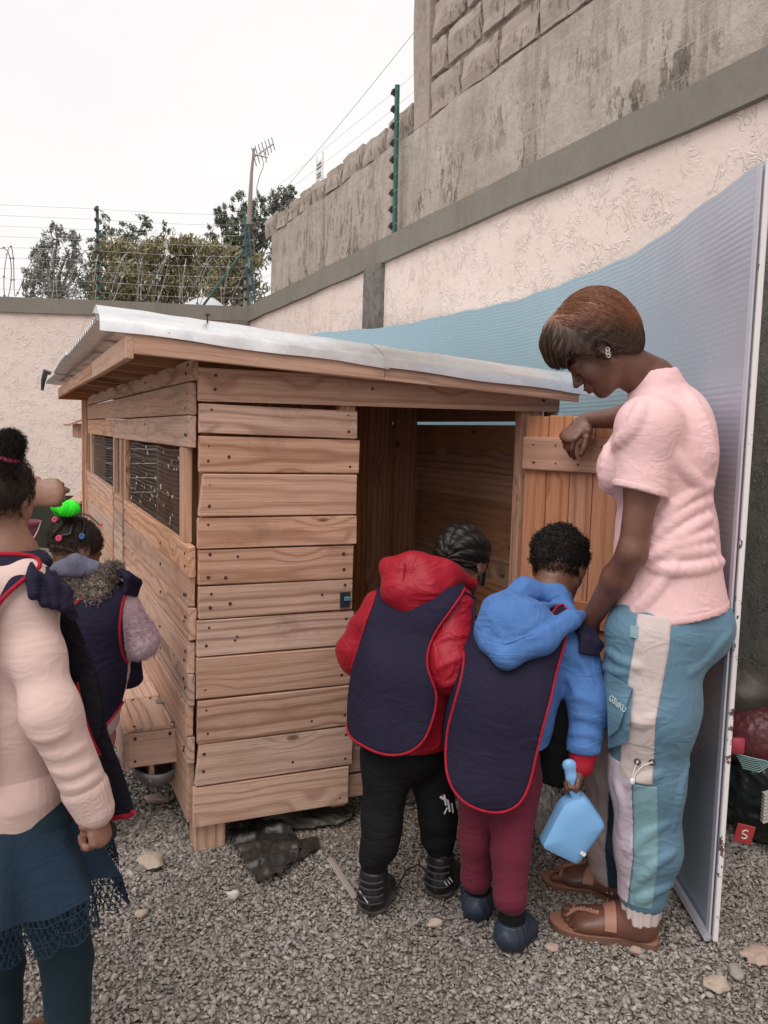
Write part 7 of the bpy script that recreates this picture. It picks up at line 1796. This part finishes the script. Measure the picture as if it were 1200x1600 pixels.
# splinter of wood on the gravel
V, F = chbox(A3(.115, .009, .004), .002); a = gnd(535, 1375); o = mesh('wood_splinter', np.array(V) * (1 + .25 * np.sin(np.arange(len(V)))[:, None] * A3(0, 1, 1)), F, plain('grey_stick', (.33, .28, .24), .9))
d_ = gnd(556, 1408) - gnd(512, 1340); o.matrix_basis = Matrix.Translation((a[0], a[1], .008)) @ Matrix.Rotation(math.atan2(d_[1], d_[0]), 4, 'Z'); tag(o, 'grey splintered stick lying behind the red jacket child', 'stick')
# torn black polythene under the coop
def poly_film(name, label, pts, hts, mat, seed, amp=.02, n=44, tuck=.0):
    """crumpled sheet over an outline given on the ground"""
    r_ = np.random.RandomState(seed); G = poly_smooth([gnd(x, y)[:2] for x, y in pts], 3); lo, hi = G.min(0), G.max(0); xs = np.linspace(lo[0], hi[0], n); ys = np.linspace(lo[1], hi[1], n)
    X_, Y_ = np.meshgrid(xs, ys, indexing='ij'); Q = np.stack([X_.ravel(), Y_.ravel()], 1); d = poly2d(Q, G); P3 = np.stack([Q[:, 0], Q[:, 1], 0 * Q[:, 0]], 1)
    z = .010 + hts * np.clip(-d / .05, 0, 1) * (.55 + .45 * swarp(P3, 34, seed)) + amp * np.abs(swarp(P3, 70, seed + 1)) + amp * .5 * np.abs(swarp(P3, 150, seed + 2))
    V = np.stack([Q[:, 0] + .006 * swarp(P3, 80, seed + 4), Q[:, 1] + .006 * swarp(P3, 90, seed + 5), z], 1); i = np.arange(n - 1)[:, None] * n + np.arange(n - 1)[None]
    F = np.stack([i, i + n, i + n + 1, i + 1], -1).reshape(-1, 4); F = F[(d[F] < .004).all(1)]
    o = mesh(name, V, F, mat, None, True); return tag(o, label, 'plastic')
M_film = plain('dusty_black_polythene', (.030, .028, .025), .38, 0, .5, 18, .5, 70, .004); M_film2 = plain('dirty_polythene', (.075, .065, .055), .5, 0, .4, 20, .5, 60, .004)
poly_film('black_polythene', 'crumpled black plastic sheet torn open beside the coop corner post', [(358, 1308), (400, 1285), (440, 1290), (470, 1325), (455, 1360), (420, 1385), (395, 1378)], .008, M_film, 3, .013)
poly_film('black_polythene', 'ragged black plastic strip half buried under the coop floor', [(400, 1290), (440, 1268), (520, 1262), (555, 1270), (540, 1292), (470, 1300), (430, 1300)], .015, M_film2, 7, .012)
poly_film('black_polythene', 'small twist of black plastic in the gravel right of the torn sheet', [(440, 1345), (480, 1322), (500, 1318), (498, 1328), (470, 1345), (450, 1362)], .02, M_film, 11, .008)
poly_film('clear_wrapper', 'clear crumpled plastic wrapper on the ground behind the blue scoop', [(830, 1250), (870, 1240), (890, 1290), (870, 1320), (835, 1310)], .07, plain('clear_wrap', (.22, .20, .18), .2, 0, .3, 20, .6, 60, .006), 15, .02)
# trodden bare soil under and behind the coop
G = poly_smooth([(-.45, 2.55), (0, 2.5), (.5, 2.75), (.75, 3.05), (.2, 3.6), (-.6, 3.2)], 4)
V = [(p[0], p[1], -.002) for p in G]; o = mesh('bare_soil', V, [tuple(range(len(V)))], plain('soil', (.20, .145, .105), .95, 0, .4, 40, 1.0, 90, .01)); tag(o, kind='structure')

# ---------------------------------------------------------------- rubbish between sheet and wall
def bag(label, c, r3, mat, seed, name='rubbish_bag', knot=True, amp=.05, group='rubbish bags behind the plastic sheet'):
    c = np.array(c, float)
    def f(P):
        q = (P - c) / np.array(r3); d = np.sqrt((q * q).sum(1)) - 1; d = d + amp * np.abs(swarp(P, 26, seed)) * 1.4 + amp * .6 * np.abs(swarp(P, 60, seed + 1)) + amp * .3 * np.abs(swarp(P, 140, seed + 2))
        return np.maximum(d * min(r3), -.01 - P[:, 2])
    m = np.array(r3) * 1.2; o = sculpt(name, f, (c - m, c + m), .006, mat, None, 0); return tag(o, label, 'rubbish bag', group)
M_bagk = plain('black_bin_bag', (.012, .016, .014), .28, 0, .5, 12, .6, 45, .006); M_bagr = plain('dark_red_bag', (.10, .020, .024), .35, 0, .5, 10, .6, 45, .006)
M_bagp = plain('mauve_sack', (.34, .31, .38), .7, 0, .15, 10, .5, 40, .006)
bp = gnd(1180, 1345)
bag('glossy black bin bag on the gravel behind the sheet edge', (bp[0] + .13, bp[1] + .16, .15), (.19, .17, .17), M_bagk, 3)
bag('dark red plastic bag slumped on top of the black one', (bp[0] + .10, bp[1] + .22, .33), (.17, .15, .13), M_bagr, 9)
bag('dusty black bag wedged high against the wall', (bp[0] + .06, bp[1] + .26, .46), (.13, .11, .10), M_film2, 14)
bag('pale mauve sack topping the rubbish heap by the pilaster', (bp[0] + .10, bp[1] + .36, .50), (.17, .10, .085), M_bagp, 21)
lab = thing('packet', 'small red packet with a white curl mark stuck in the rubbish', 'packet', (bp[0], bp[1], 0)); p = at(1163, 1303, bp[1] + .0)
Mr = Matrix.Rotation(R(12), 3, 'Y'); MB().box(p, (.058, .004, .060), Mr, .0015).build('wrapper', plain('red_print', (.42, .045, .05), .4), lab)
m = MB(); m.tube([p + A3(x * .012, -.0035, z * .014) for x, z in ((.8, .7), (.2, 1.0), (-.6, .7), (-.7, .2), (0, -.05), (.6, -.35), (.5, -.8), (-.2, -1), (-.8, -.7))], .0022, 6); m.build('curl_mark', M_white, lab, True)
tg = at(1166, 1190, bp[1] + .03)
m = MB()
for k in range(7): a = tg + A3(-.01 + .006 * k, -.01 + .004 * k, .018 - .009 * k); m.tube([a + A3(-.03, 0, .01), a + A3(.02, -.006, .0), a + A3(.065, 0, .006 * k - .01)], .0022, 4)
tag(m.build('plastic_twine', plain('aqua_twine', (.25, .42, .40), .5), None, True), 'tangle of pale green plastic twine in the rubbish', 'twine')
rs_ = at(1152, 1165, bp[1]); V, F = chbox(A3(.02, .01, .025), .004); tag(mesh('red_scrap', np.array(V) + rs_, F, plain('scrap_red', (.45, .05, .09), .5), None, True), 'small bright red plastic scrap beside the sheet edge', 'scrap')
nb_ = at(1196, 1255, bp[1] + .02); m = MB()
for k in range(9): m.box(nb_ + A3(.02, 0, -.05 + .011 * k), (.06, .02, .0085), Matrix.Rotation(R(-18), 3, 'Y'), .001)
tag(m.build('paper_stack', plain('old_paper', (.5, .48, .46), .9), None), 'stack of grey paper leaning in the rubbish at the right edge', 'paper')

# ---------------------------------------------------------------- bucket, straw and planter far left
def bucket():
    b = at(35, 838, 7.6); b = A3(b[0], 7.6, 0); zb = .02
    t = thing('bucket', 'plum pink plastic bucket with a wire handle standing by the back wall', 'bucket', b)
    V = []; F = []; prof = [(0, .0), (.115, .0), (.155, .36), (.168, .36), (.168, .385), (.150, .385), (.108, .02), (0, .02)]; n = 28
    for r_, z in prof:
        for i in range(n): a = 2 * math.pi * i / n; V.append((b[0] + r_ * math.cos(a), b[1] + r_ * math.sin(a), zb + z))
    for j in range(len(prof) - 1):
        for i in range(n): F.append((j * n + i, j * n + (i + 1) % n, (j + 1) * n + (i + 1) % n, (j + 1) * n + i))
    mesh('tub', V, F, plain('plum_plastic', (.22, .06, .105), .45), t, True, 40)
    MB().tube([b + A3(.168 * math.cos(a), -.168 * abs(math.sin(a)) * .85, .40 - .24 * math.sin(a) * 1) for a in np.linspace(0, math.pi, 15)], .0045, 6).build('handle', M_white, t, True)
bucket()
M_straw = plain('straw', (.42, .31, .19), .85, 0, .35, 60)
def straw():
    n = 5200; x = nr.uniform(-4.6, -1.7, n); y = nr.uniform(5.4, 8.4, n); c = np.stack([x, y, .012 + .05 * nr.rand(n) * (np.sin(x * 3) * np.sin(y * 2) * .5 + .6)], 1); ln = nr.uniform(.03, .10, n); a = nr.uniform(0, 6.28, n); d = np.stack([np.cos(a), np.sin(a), nr.normal(0, .25, n)], 1) * ln[:, None] * .5; s_ = np.stack([-np.sin(a), np.cos(a), 0 * a], 1) * .0022; u_ = np.array([0, 0, .003])
    V = np.stack([c - d - s_, c + d - s_, c + d + s_ * .2 + u_, c - d + s_ * .2 + u_, ], 1).reshape(-1, 3); F = np.arange(n * 4).reshape(n, 4)
    tag(mesh('straw', V, F, M_straw), 'loose dry straw strewn over the ground by the back wall', 'straw', kind='stuff')
straw()
